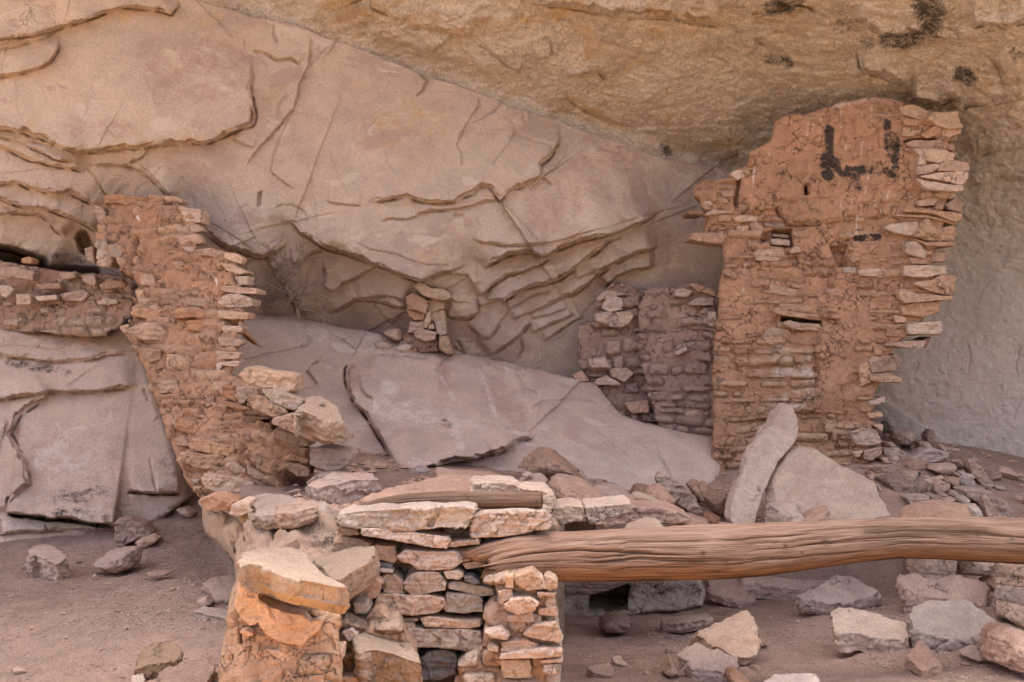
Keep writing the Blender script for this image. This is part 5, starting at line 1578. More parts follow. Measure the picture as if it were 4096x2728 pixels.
# --- (f) the long low wall across the middle
lw = empty('low_stone_wall', fc(7, 1600, 1560, 5.95), 'low wall of stacked flat stones crossing the foreground centre', 'ruin')
relief('mud_core', 'pale_wall', J((7, [(1060, 640), (1100, 520), (1200, 430), (1500, 420), (2000, 430), (2340, 420)]), (8, [(380, 500), (420, 700), (380, 900), (390, 1700), (-300, 1720)]), (7, [(1100, 1720), (1100, 1150), (1120, 900), (1060, 760)])), plane(7, 6.12), .006,
       simple_h(161, ch=(.04, .08), ln=(.12, .36), protr=.03, absent=.3), .45, lw, jit=.015, seed=81)
parts(lw, 5.98, [
    (7, 'mauve', [(1245, 532), (1400, 537), (1600, 560), (1840, 592), (1840, 632), (1828, 665), (1700, 655), (1560, 630), (1400, 600), (1262, 582)], .06), (7, 'orange', [(1088, 527), (1220, 525), (1245, 580), (1150, 582), (1095, 560)], .02),
    (7, 'orange', [(1055, 690), (1062, 622), (1110, 590), (1250, 605), (1335, 636), (1200, 690)], .0), (7, 'pink', [(1500, 720), (1540, 682), (1700, 683), (1880, 690), (1915, 720), (1910, 772), (1860, 806), (1620, 812), (1600, 775), (1520, 752)], .05),
    (7, 'mauve', [(1390, 860), (1420, 838), (1480, 837), (1530, 880), (1545, 975), (1480, 980), (1400, 962)], .03), (7, 'pale', [(1545, 880), (1600, 835), (1700, 822), (1780, 830), (1830, 900), (1822, 950), (1700, 975), (1600, 995), (1552, 950)], .05),
    (7, 'pink', [(1172, 930), (1250, 862), (1330, 855), (1387, 900), (1370, 980), (1300, 1040), (1240, 1042), (1175, 1022)], .12), (7, 'mauve', [(1330, 1052), (1370, 972), (1500, 975), (1700, 985), (1800, 1000), (1816, 1050), (1760, 1100), (1600, 1113), (1430, 1107), (1360, 1082)], .06),
    (7, 'grey', [(1803, 1080), (1822, 962), (1960, 970), (2062, 990), (2078, 1100), (1950, 1102), (1830, 1097)], .05), (7, 'grey', [(1835, 902), (1870, 885), (2000, 905), (2150, 940), (2167, 985), (2050, 986), (1840, 937)], .03), (7, 'mauve', [(1800, 822), (1900, 810), (1950, 850), (1910, 880), (1830, 870)], .06),
    (7, 'pale', [(1450, 1142), (1640, 1130), (1640, 1160), (1500, 1162)], .02), (7, 'pale', [(1640, 1150), (1700, 1125), (1900, 1150), (2060, 1150), (2062, 1190), (2000, 1206), (1800, 1202), (1680, 1195)], .06), (7, 'mauve', [(1500, 1167), (1600, 1165), (1622, 1205), (1520, 1206)], .04),
    (7, 'pale', [(1530, 1217), (1700, 1210), (1950, 1212), (2050, 1230), (2067, 1350), (1900, 1347), (1600, 1327)], .06), (7, 'slate', [(1652, 1402), (1700, 1362), (1800, 1345), (1880, 1370), (1907, 1430), (1880, 1520), (1780, 1556), (1660, 1556)], .05),
    (7, 'tan', [(1285, 1132), (1330, 1085), (1380, 1080), (1440, 1140), (1450, 1172), (1340, 1195), (1290, 1187)], .22), (7, 'grey', [(1200, 1030), (1288, 1030), (1297, 1105), (1207, 1108)], .25), (7, 'mauve', [(1158, 1092), (1210, 1110), (1280, 1110), (1287, 1172), (1190, 1187), (1160, 1142)], .15),
    (7, 'mauve', [(1340, 642), (1480, 650), (1500, 740), (1470, 770), (1350, 740)], .0), (7, 'slate', [(1345, 760), (1470, 772), (1465, 800), (1350, 790)], .02), (7, 'grey', [(1380, 800), (1470, 810), (1462, 832), (1380, 827)], .04), (7, 'pink', [(1845, 622), (2040, 602), (2050, 640), (1842, 662)], .03),
    (7, 'mauve', [(1830, 682), (2080, 660), (2092, 720), (1920, 762)], .0), (7, 'pale', [(1905, 1440), (1960, 1420), (2000, 1480), (1960, 1510), (1900, 1500)], .02), (7, 'mauve', [(1880, 1530), (1960, 1510), (2050, 1530), (2050, 1570), (1880, 1575)], .05),
    (7, 'mauve', [(1930, 770), (2080, 735), (2180, 730), (2100, 790), (1960, 812)], .0), (7, 'slate', [(1940, 862), (1990, 855), (2060, 900), (2020, 912), (1950, 888)], .08), (7, 'mauve', [(1560, 830), (1600, 780), (1700, 815), (1600, 832)], -.03),
    (7, 'pink', [(1400, 1200), (1480, 1180), (1530, 1215), (1500, 1240)], .02)], th=.28, dj=.015)
stone('stone', 'cap', 7, [(1192, 1268), (1240, 1235), (1305, 1205), (1400, 1185), (1490, 1180), (1600, 1312), (1662, 1440), (1560, 1412), (1450, 1368), (1340, 1345), (1240, 1362)], [(1240, 1360, 5.42), (1660, 1440, 5.46), (1490, 1180, 5.80)], .17, lw, ext=(0.01, .05, -.17), bev=.06)

# --- (h) upright end of the wall that carries the log
rp = empty('log_support_pillar', fc(8, 200, 1560, 5.75), 'pale mud and stone pillar carrying the left end of the long log', 'ruin')


def rp_h(s, t, p, d):
    h, mk, sid = masonry(s, t, 171, ch=(.05, .11), ln=(.09, .24), protr=.035, absent=.22, mudamp=.022)
    q = P3(s, t) / .05
    q = q + .6 * np.stack([vn(q * 1.3, 4), vn(q * 1.3, 5), q[:, 0] * 0], 1)
    h -= .012 * (1 - sst(0, .07, np.abs(vn(q, 6)))) * (1 - mk)
    z = 0.
    return h, {'stone': mk, 'sid': sid, 'soot_shade': z, 'white': z, 'grey': z, 'red': z, 'gold': z}


relief('mud_core', 'pale_wall', J((8, [(-100, 860), (0, 838), (100, 830), (220, 812), (290, 868), (385, 888), (390, 930), (375, 990), (380, 1130), (415, 1290), (400, 1330), (415, 1420), (405, 1500), (395, 1700), (-250, 1700)]),
                                    (7, [(1930, 1560), (1900, 1450), (1960, 1390), (2065, 1340), (2070, 1230), (2105, 1200), (2065, 1150), (2075, 1080), (2170, 1000), (2150, 920), (2060, 890)])), plane(7, 5.80), .005, rp_h, .4, rp, jit=.010, seed=91, rnd=.03)
parts(rp, 5.77, [
    (8, 'tan', [(303, 872), (330, 855), (387, 890), (385, 935), (330, 957), (308, 920)], .02), (8, 'tan', [(100, 850), (220, 815), (292, 880), (292, 940), (180, 952), (100, 900)], .02), (8, 'tan', [(30, 850), (92, 848), (92, 930), (35, 932)], .03), (8, 'mauve', [(28, 1055), (70, 1010), (200, 1000), (262, 1040), (232, 1090), (110, 1117)], .06),
    (8, 'pink', [(48, 1122), (220, 1092), (232, 1170), (60, 1162)], .03), (8, 'pale', [(150, 1252), (230, 1182), (380, 1162), (422, 1290), (400, 1302), (200, 1267)], .07), (8, 'tan', [(0, 1302), (180, 1280), (262, 1312), (210, 1370), (0, 1362)], .04), (8, 'pale', [(0, 1382), (300, 1330), (412, 1330), (412, 1392), (200, 1410), (0, 1412)], .06),
    (8, 'pale', [(268, 1418), (425, 1410), (422, 1435), (280, 1442)], .05), (8, 'white', [(290, 1452), (407, 1440), (407, 1492), (350, 1522), (290, 1502)], .05), (8, 'pink', [(262, 1072), (370, 1060), (388, 1130), (260, 1112)], .02), (8, 'tan', [(0, 1420), (200, 1415), (210, 1540), (20, 1540)], .03), (7, 'mauve', [(2080, 1230), (2200, 1205), (2255, 1255), (2230, 1285), (2130, 1270)], .05),
    (7, 'pale', [(2100, 1340), (2130, 1315), (2178, 1330), (2172, 1365), (2110, 1360)], .05), (8, 'pink', [(250, 960), (380, 970), (370, 1000), (250, 1000)], .03), (7, 'pale', [(2170, 960), (2270, 930), (2280, 1000), (2200, 1030)], .02), (7, 'mauve', [(2215, 1060), (2290, 1010), (2355, 1050), (2330, 1110), (2240, 1095)], .05)], th=.2, dj=.01)

# --- (g) the front pillar in the warm light
fp = empty('front_stone_pillar', fc(7, 700, 1560, 5.2), 'orange-lit mud and stone pillar in the front, under a big tilted capstone', 'ruin')


def fp_h(s, t, p, d):
    h, mk, sid = masonry(s, t, 181, ch=(.06, .2), ln=(.08, .3), protr=.02, absent=.88, mudamp=.022, warp=.06)
    f = Feat(p, 28, 4)
    q = P3(s, t)
    holes = sst(.40, .62, fbm(q * np.array([1, .6, 1]) / .035, 3, 33)) * sst(-.1, .25, fbm(q / .2, 2, 34) + blot(f.q, 7, [(400, 1350), (600, 1480), (350, 1560)], 330) * .8 - .25)
    h -= .022 * holes
    q2 = q / .07
    q2 = q2 + .6 * np.stack([vn(q2 * 1.3, 4), vn(q2 * 1.3, 5), q2[:, 0] * 0], 1)
    h -= .010 * (1 - sst(0, .05, np.abs(vn(q2, 6))))
    h += .007 * fbm(q / .03, 4, 37, .6) + .004 * facets(np.column_stack([q[:, 0], q[:, 1], q[:, 0] * 0]) / .05, 38)
    f.crack(7, [(430, 1200), (440, 1310)], .05, 6)
    f.lip(7, [(430, 1180), (500, 1190), (560, 1170)], .02, 40, 6)
    f.pit(7, [(440, 920), (600, 990), (820, 1070), (960, 1130), (870, 1140), (640, 1040)], .05)
    z = 0.
    return h + f.h, {'stone': mk, 'sid': sid, 'soot_shade': z, 'white': z, 'grey': z, 'red': z, 'gold': z}


fp_plane = plane(7, [(330, 1300, 5.30), (1080, 1300, 5.22), (700, 1000, 5.34)])
relief('mud_core', 'lit_wall', J((7, [(428, 890), (560, 930), (800, 1010), (960, 1080), (1100, 1100), (1105, 1160), (1085, 1190), (1110, 1380), (1115, 1720), (255, 1720), (282, 1500), (285, 1365), (322, 1340), (315, 1150), (345, 1070), (390, 1000)])), fp_plane, .0042, fp_h, .5, fp, jit=.008, seed=95, rnd=.03)
relief('side_core', 'lit_wall', J((7, [(1080, 1150), (1160, 1120), (1300, 1190), (1500, 1180), (1640, 1400), (1660, 1720), (1080, 1720)])), plane(7, 5.62), .0048, simple_h(191, ch=(.05, .1), protr=.02, absent=.55, mudamp=.022), .4, fp, jit=.012, seed=97)
parts(fp, 5.27, [
    (7, 'edge', [(425, 897), (470, 920), (560, 960), (560, 1010), (640, 1060), (720, 1090), (860, 1120), (900, 1162), (992, 1150), (975, 1212), (900, 1280), (850, 1327), (760, 1310), (680, 1290), (600, 1240), (560, 1162), (500, 1190), (430, 1122), (387, 1050)], .05),
    (7, 'edge', [(520, 1292), (600, 1340), (680, 1352), (800, 1380), (950, 1387), (1105, 1380), (1100, 1462), (1000, 1468), (900, 1460), (820, 1465), (720, 1422), (600, 1345)], .04), (7, 'edge', [(780, 1502), (860, 1490), (945, 1535), (860, 1545), (790, 1530)], .03), (7, 'edge', [(420, 1232), (470, 1215), (530, 1240), (500, 1260)], .03),
], th=.25, dj=.0, bev=.06, rough=.6)
parts(fp, 5.55, [(7, 'edge', [(1010, 1490), (1090, 1480), (1080, 1510), (1020, 1515)], .3), (7, 'mauve', [(1120, 1230), (1190, 1210), (1230, 1260), (1170, 1300)], .0), (7, 'pink', [(1110, 1540), (1250, 1530), (1330, 1560), (1200, 1590)], .03)], th=.2)


# ------------------------------------------------------------------ the rock base under the left wall
ob = J((7, [(150, 330), (380, 395), (520, 440), (700, 420), (1000, 385), (1180, 390), (1110, 500), (1090, 580), (1060, 660), (1040, 780), (1000, 1250), (450, 1250), (370, 880), (385, 700), (375, 560), (330, 640), (270, 560), (170, 480)]))


def ob_h(s, t, p, d):
    f = Feat(p, 29, 6)
    P = P3(s, t)
    h = .07 * fbm(P / .5, 3, 201) + .035 * flakes(P, .3, 5, 202) + .012 * fbm(P / .06, 4, 203, .6) + .030 * facets((P + .03 * np.stack([vn(P / .08, 7), vn(P / .08, 8), P[:, 0] * 0], 1)) / .17, 204) + .010 * facets(P / .055, 205)
    f.pit(7, [(700, 560), (760, 530), (840, 540), (830, 600), (740, 640), (690, 640)], .10, 26)
    f.pit(7, [(870, 560), (960, 520), (1100, 560), (1000, 680), (900, 680)], .05, 40)
    f.lip(7, [(400, 430), (500, 560), (520, 700)], .06, 60, 12, 1)
    f.lip(7, [(690, 450), (700, 600), (690, 660)], .05, 60, 10, 1)
    f.lip(7, [(700, 480), (840, 440), (1000, 420), (1150, 410)], .05, 60, 10, -1)
    f.pit(7, [(280, 580), (380, 640), (420, 720), (360, 760)], .15, 20)
    q = f.q
    z = 0.
    return h + f.h, {'soot_shade': np.maximum.reduce([.55 * blot(q, 7, [(750, 590), (800, 570)], 80), .46 * blot(q, 7, [(960, 560), (1050, 620)], 130), .42 * blot(q, 7, [(640, 510), (620, 620)], 50), .40 * blot(q, 7, [(350, 440), (360, 560)], 50)]),  # blots in the hollows paint their shade into the rock colour
                     'gold': .5 * blot(q, 7, [(300, 500), (460, 560)], 120), 'white': z, 'grey': .4 * blot(q, 7, [(900, 480), (1050, 450)], 100), 'red': z}


M['lump'] = rock_mat('brown_bedrock', (.30, .19, .13), (.40, .27, .195), (.46, .32, .25), scale=2.2, bump=.012, fine=20, shift=False, vary=0, grain=.2, extra=stains)
lump = relief('bedrock_outcrop', 'lump', ob, plane(7, [(300, 500, 7.1), (1050, 560, 6.35), (650, 400, 6.95)]), .0062, ob_h, .8, None, jit=.02, seed=99, rnd=.08)
tag(lump, 'brown bulging outcrop with dark hollows under the left wall, behind the front capstone', 'boulder')

# ------------------------------------------------------------------ loose stones, each a thing
G1 = 'stones lying on the low wall'
G2 = 'stones topping the left wall'
G3 = 'fallen blocks heaped behind the low wall'
G4 = 'rubble at the foot of the right-hand rock wall'
G5 = 'slabs lying on the sand at right'
G6 = 'stones lying on the sand at left'
LBL = {}


def one(c, mat, d, th, label, pts, kind='s', group=None, **k):
    if group in (G5, G6):
        low_ = max(pts, key=lambda q: q[1])
        if S(c, [low_])[0, 1] < 2700:
            if isinstance(d, (int, float)):
                d = (snap(c, low_[0], low_[1], .02) or d) + (.25 * th if kind == 'r' else 0)
            else:
                e = (snap(c, d[0][0], d[0][1], th * .8) or d[0][2]) - d[0][2]
                d = [(x, y, z + e) for x, y, z in d]
    nm = {'s': 'stone', 'slab': 'stone_slab', 'r': 'rock', 'block': 'stone_block'}[kind]
    if kind == 'r':
        return rock(nm, mat, c, pts, d, th, None, label, 'rock', group, **k)
    return stone(nm, mat, c, pts, d, th, None, label, 'stone slab' if kind == 'slab' else 'stone', group, **k)


# capstone and its neighbour
one(7, 'cap', [(450, 770, 5.10), (1165, 925, 5.06), (680, 655, 5.52)], .125, 'big tilted capstone on the front pillar, its front edge lit orange',
    [(420, 740), (460, 688), (560, 660), (680, 655), (790, 660), (860, 690), (920, 740), (980, 800), (1050, 862), (1110, 895), (1168, 925), (1100, 925), (1040, 915), (930, 890), (830, 875), (750, 858), (650, 822), (560, 775), (490, 772), (440, 785)], 'slab', bev=.05, ext=(.0, .02, -.105), rough=.5, lo=.84)
one(7, 'cap', [(1050, 870, 5.55), (1340, 720, 5.68), (1060, 690, 5.95)], .10, 'dull mauve wedge-shaped slab propped behind the front capstone',
    [(918, 737), (1060, 692), (1200, 650), (1350, 640), (1345, 690), (1320, 735), (1240, 792), (1130, 858), (1110, 880), (1050, 870)], 'slab', rough=.55, bev=.05, ext=(.02, .03, -.10))
# on the low wall
one(7, 'pale', 5.93, .30, 'long pale slab on top of the low wall, below the short log', [(1077, 465), (1110, 430), (1200, 420), (1400, 410), (1600, 395), (1800, 385), (1960, 378), (2015, 397), (2008, 460), (1960, 520), (1850, 530), (1720, 540), (1600, 552), (1450, 540), (1300, 520), (1200, 528), (1110, 512)], 'slab', G1)
one(13, 'mauve', 5.95, .30, 'soot-blackened block on the low wall at the left end of the long log', [(-60, 830), (-20, 640), (100, 600), (500, 575), (850, 580), (892, 740), (860, 780), (600, 832), (200, 885), (-40, 885)], 'block', G1)
one(13, 'pale', 6.30, .35, 'pale thick slab standing behind the right end of the short log', [(-40, 240), (200, 235), (440, 250), (525, 305), (800, 330), (900, 390), (908, 450), (892, 590), (820, 600), (0, 600), (-40, 500)], 'slab', G1)
one(13, 'brown', 6.15, .25, 'thin brown slab just under the right end of the short log', [(20, 600), (60, 545), (300, 535), (640, 530), (600, 570), (300, 590)], 'slab', G1)
one(13, 'pale', 6.35, .35, 'cream block with rough face, right of the soot-blackened block', [(885, 630), (920, 540), (1080, 510), (1200, 515), (1290, 530), (1287, 650), (1240, 690), (1160, 690), (1020, 740), (900, 765)], 'block', G1)
one(13, 'pale', 6.42, .35, 'cream block with yellow top edge, next to its rough-faced twin', [(1296, 530), (1450, 520), (1700, 490), (1840, 478), (1862, 575), (1700, 620), (1550, 670), (1420, 717), (1345, 737), (1292, 625)], 'block', G1)
one(8, 'pink', 7.3, .5, 'long tan flat slab behind the log, right of the cream blocks', [(888, 385), (1050, 388), (1200, 418), (1292, 465), (1280, 482), (1150, 500), (900, 495), (700, 530), (600, 500)], 'slab', G1)
one(13, 'pale', [(1770, 760, 6.9), (2195, 740, 6.9), (1980, 660, 7.2)], .08, 'small light grey slab touching the top of the long log', [(1765, 765), (1850, 700), (1980, 660), (2150, 650), (2198, 730), (2180, 775)], 'slab', G1)
one(13, 'pale', 7.6, .3, 'pale slab tilted on the rubble above the long tan slab', [(1840, 465), (1920, 400), (2050, 420), (2150, 460), (2212, 500), (2200, 532), (2020, 520), (1850, 492)], 'slab', G1)
one(7, 'pink', [(1290, 350, 6.5), (2000, 290, 6.6), (1800, 170, 6.95)], .09, 'broad tan slab lying just behind the short log', [(1282, 335), (1320, 292), (1500, 236), (1700, 190), (1800, 170), (1920, 172), (2010, 210), (2040, 232), (2010, 295), (1600, 295), (1450, 335), (1290, 356)], 'slab', G1, bev=.05)
one(7, 'pale', [(2010, 290, 6.6), (2350, 285, 6.6), (2200, 220, 7.0)], .06, 'pale slab lying right of the broad tan slab, behind the short log', [(2012, 240), (2120, 225), (2250, 225), (2360, 265), (2360, 292), (2012, 290)], 'slab', G1)
one(7, 'pink', [(950, 330, 6.7), (1360, 270, 6.9), (1080, 165, 7.2)], .16, 'pinkish block with rust-brown left side, left of the broad tan slab', [(885, 235), (950, 205), (1080, 162), (1340, 150), (1378, 195), (1200, 200), (1010, 240), (960, 262)], 'block', G1, bev=.06, ext=(.02, .03, -.17))
one(7, 'mauve', [(1770, 165, 7.5), (2240, 210, 7.4), (1900, 135, 8.1)], .05, 'thin mauve slab at the toe of the middle boulder', [(1760, 118), (1900, 135), (2130, 150), (2272, 190), (2240, 216), (1920, 178), (1765, 165)], 'slab', G1)
one(7, 'pink', [(1790, 210, 7.6), (1760, 120, 7.9), (1900, 150, 7.9)], .04, 'small tan triangular slab beside the thin mauve slab', [(1762, 118), (1905, 150), (1900, 168), (1765, 165)], 's', G1)
one(7, 'mauve', [(540, 445, 6.55), (690, 435, 6.5), (600, 300, 7.0)], .07, 'flat mauve slab on the outcrop, left of its pointed neighbour', [(520, 445), (545, 400), (502, 370), (540, 312), (600, 300), (760, 312), (825, 330), (705, 382), (690, 432), (600, 445)], 'slab', G1, bev=.05)
one(7, 'mauve', [(700, 425, 6.45), (980, 365, 6.5), (820, 325, 6.8)], .07, 'flat pointed slab on the outcrop, its tip to the right', [(688, 388), (820, 325), (960, 337), (1003, 360), (900, 396), (760, 428), (700, 432)], 'slab', G1, bev=.05)
one(7, 'pale', 6.75, .25, 'pale cracked stone at the left end of the slabs on the outcrop', [(370, 440), (380, 372), (450, 345), (510, 350), (500, 390), (530, 420), (420, 455)], 's', G1)
one(7, 'mud', 7.0, .3, 'dusty brown stone left of the pale cracked stone on the outcrop', [(158, 345), (200, 322), (250, 315), (382, 360), (372, 412), (200, 410)], 's', G1)
# topping the left wall
one(14, 'tan', 7.75, .35, 'topmost yellowish slab jutting from the left wall over the boulder', [(688, 215), (740, 170), (790, 125), (900, 150), (1080, 178), (1292, 215), (1304, 300), (1297, 395), (1190, 405), (1050, 357), (930, 357), (850, 322), (760, 290)], 'slab', G2)
one(14, 'tan', 7.65, .35, 'thin cream slab under the topmost yellowish slab of the left wall', [(935, 372), (1040, 365), (1170, 400), (1392, 490), (1372, 530), (1312, 600), (1180, 572), (1050, 522), (968, 440)], 'slab', G2)
one(14, 'tan', 7.62, .35, 'brown slab with grey tip, left of the block that carries the pebble', [(780, 492), (840, 437), (940, 450), (1060, 520), (1190, 590), (1210, 640), (1060, 672), (960, 632), (840, 592)], 'slab', G2)
big = one(14, 'tan', [(1480, 655, 7.42), (1800, 700, 7.45), (1560, 432, 7.85)], .20, 'thick tan block on the left wall with a blue-grey pebble on it', [(1280, 690), (1318, 570), (1450, 472), (1560, 430), (1655, 490), (1765, 565), (1805, 650), (1814, 712), (1620, 708), (1480, 642), (1362, 602), (1310, 640)], 'block', G2, bev=.06, ext=(.0, .03, -.115))
one(14, 'pink', 7.50, .35, 'long warped slab under the thick tan block on the left wall', [(1060, 692), (1150, 660), (1260, 642), (1290, 750), (1400, 812), (1550, 857), (1780, 870), (1902, 910), (1700, 947), (1650, 977), (1550, 942), (1400, 902), (1280, 852), (1150, 792), (1060, 752)], 'slab', G2)
o = one(14, 'grey', 7.6, .05, 'tiny blue-grey pebble on the thick tan block', [(1555, 525), (1580, 500), (1618, 518), (1610, 538), (1565, 540)], 's')
one(14, 'pink', 7.45, .4, 'squat dusty block at the lower right end of the left wall', [(1418, 1382), (1530, 1300), (1700, 1280), (1862, 1312), (1700, 1382), (1600, 1412), (1520, 1462)], 's', G2)
one(4, 'mud', 9.85, .15, 'small brown stone on top of the far-left wall', [(138, 590), (145, 560), (190, 548), (218, 570), (212, 597)], 's')
# debris by the thin pillar
for lab, m, pts in (('small reddish triangular rock left of the thin stone pillar', 'mauve', [(548, 722), (600, 698), (678, 694), (678, 770), (655, 782), (600, 752)]), ('whitish lump of rubble at the foot of the thin pillar', 'white', [(640, 820), (690, 780), (760, 800), (740, 860), (660, 880)]),
                    ('dusty brown lump in the rubble strip at the head of the boulder', 'mauve', [(480, 790), (560, 770), (630, 800), (620, 850), (520, 840)]), ('rounded tan lump at the lower end of the rubble strip', 'mud', [(440, 930), (470, 890), (520, 910), (500, 950)]),
                    ('pinkish flake of rubble below the whitish lump', 'pink', [(700, 880), (800, 868), (840, 900), (720, 905)]), ('brownish lump between the whitish lump and its dusty neighbour', 'mud', [(560, 850), (620, 850), (640, 880), (570, 890)])):
    one(5, m, 10.02, .14, lab, pts, 'r', 'rubble strip at the thin pillar')

# heaped blocks behind the low wall
one(13, 'mud', 8.5, .6, 'largest rounded brown boulder of the heap behind the low wall', [(525, 60), (560, -20), (640, -110), (760, -165), (880, -150), (980, -70), (1080, -20), (1160, 60), (1230, 150), (1250, 210), (1200, 260), (900, 200), (700, 130)], 'r', G3)
one(13, 'pink', 8.0, .35, 'round pinkish rock with a small stone on its top', [(472, 240), (550, 180), (680, 128), (800, 145), (862, 190), (862, 290), (830, 330), (700, 302), (560, 292), (480, 272)], 'r', G3)
one(13, 'pale', 7.9, .10, 'little flat stone sitting on the round pinkish rock', [(548, 152), (610, 108), (680, 125), (640, 166), (570, 172)], 'r', G3)
one(13, 'pink', 7.85, .5, 'long jagged pink block slanting down from the largest rounded boulder', [(858, 305), (880, 200), (950, 142), (1060, 160), (1200, 210), (1300, 240), (1450, 322), (1550, 402), (1592, 482), (1480, 502), (1280, 507), (1090, 492), (980, 432), (890, 362)], 'r', G3)
one(13, 'pink', 8.25, .4, 'dull pink block with a grey broken right end, middle of the heap', [(1378, 275), (1500, 250), (1650, 250), (1752, 290), (1822, 370), (1852, 432), (1750, 462), (1620, 482), (1590, 472), (1500, 392)], 'r', G3)
one(13, 'brown', 8.5, .3, 'dark red-brown block wedged between two paler ones in the heap', [(1838, 342), (1900, 258), (2052, 270), (2012, 372), (1960, 402), (1880, 372)], 'r', G3)
one(13, 'pink', 8.2, .35, 'egg-shaped pink rock beside the dark red-brown block', [(2008, 372), (2050, 300), (2150, 263), (2232, 300), (2300, 400), (2357, 452), (2332, 492), (2280, 532), (2190, 462), (2100, 402)], 'r', G3)
one(8, 'mauve', 8.6, .12, 'upright mauve slab leaning against the middle boulder', [(1048, 178), (1075, 150), (1150, 190), (1230, 240), (1302, 310), (1362, 432), (1300, 442), (1200, 372), (1120, 292), (1070, 242)], 'slab', G3)
one(8, 'mud', 8.9, .25, 'tall narrow red-brown block against the foot of the crumbling wall', [(1268, 232), (1300, 204), (1402, 240), (1442, 310), (1400, 392), (1340, 352)], 'r', G3)
one(8, 'mud', 8.75, .25, 'red-brown block left of the tall leaning slab', [(1368, 312), (1400, 284), (1532, 290), (1482, 442), (1420, 412)], 'r', G3)
one(8, 'mud', 8.5, .2, 'low reddish stone at the foot of the tall leaning slab', [(1362, 452), (1400, 420), (1482, 452), (1482, 512), (1380, 482)], 'r', G3)
one(13, 'brown', 8.85, .1, 'small dark pointed stone behind the heap', [(1488, 252), (1515, 198), (1582, 252)], 'r', G3)
one(13, 'pink', 8.7, .2, 'pinkish stone peeking out behind the largest rounded boulder', [(1178, 60), (1240, 70), (1332, 200), (1332, 242), (1270, 212), (1240, 142)], 'r', G3)
one(8, 'pink', [(1130, 410, 8.0), (1400, 510, 7.9), (1300, 430, 8.3)], .1, 'flat dusty slab in front of the upright mauve slab', [(1150, 400), (1290, 420), (1395, 470), (1412, 512), (1320, 532), (1250, 492)], 'slab', G3)
one(8, 'pink', 7.7, .2, 'low pinkish stone half hidden by the log, below the tall leaning slab', [(1470, 520), (1490, 488), (1560, 500), (1650, 520), (1640, 560), (1480, 560)], 'r', G3)
one(13, 'mauve', 8.3, .2, 'small mauve stone under the long jagged pink block', [(905, 480), (930, 410), (1000, 430), (1060, 490), (1000, 500)], 'r', G3)

# the two big leaning slabs and what lies at their feet
one(6, 'pale', [(420, 1564, 8.05), (600, 1480, 8.15), (800, 900, 8.55)], .13, 'tall narrow grey-pink slab leaning to the right against the red wall', [(372, 1640), (420, 1450), (475, 1300), (530, 1160), (590, 1080), (660, 1000), (715, 915), (762, 868), (800, 888), (838, 965), (832, 1090), (790, 1155), (720, 1242), (690, 1292), (600, 1472), (545, 1680), (400, 1680)], 'slab', bev=.05, ext=(-.018, .12, .005), lo=.97, rough=.22)
one(9, 'pale', [(420, 480, 8.05), (1100, 450, 8.05), (560, 0, 8.42)], .14, 'big broad pale grey slab standing beside the tall leaning slab', [(468, 0), (540, -22), (620, 0), (730, 68), (850, 140), (1007, 215), (1037, 300), (1092, 370), (1132, 447), (900, 500), (600, 520), (420, 500), (330, 330), (325, 210), (385, 110)], 'slab', bev=.05, ext=(-.045, .10, .0), lo=.96, rough=.5)
one(9, 'pale', 7.85, .25, 'small grey block in front of the big broad pale slab', [(278, 520), (300, 370), (380, 364), (470, 355), (500, 400), (522, 442), (480, 520)], 'r')
one(9, 'orange', 7.8, .25, 'orange triangular stone poking above the log before the broad pale slab', [(500, 480), (600, 412), (700, 378), (715, 480)], 'r')
one(9, 'orange', 7.9, .4, 'large orange-topped stone just above the log, right of the broad slab', [(1190, 470), (1240, 425), (1350, 377), (1500, 355), (1622, 368), (1642, 400), (1700, 470)], 'r')

# rubble at right
def rdep(y):
    return 8.45 + (1200 - y) / 950 * 1.45


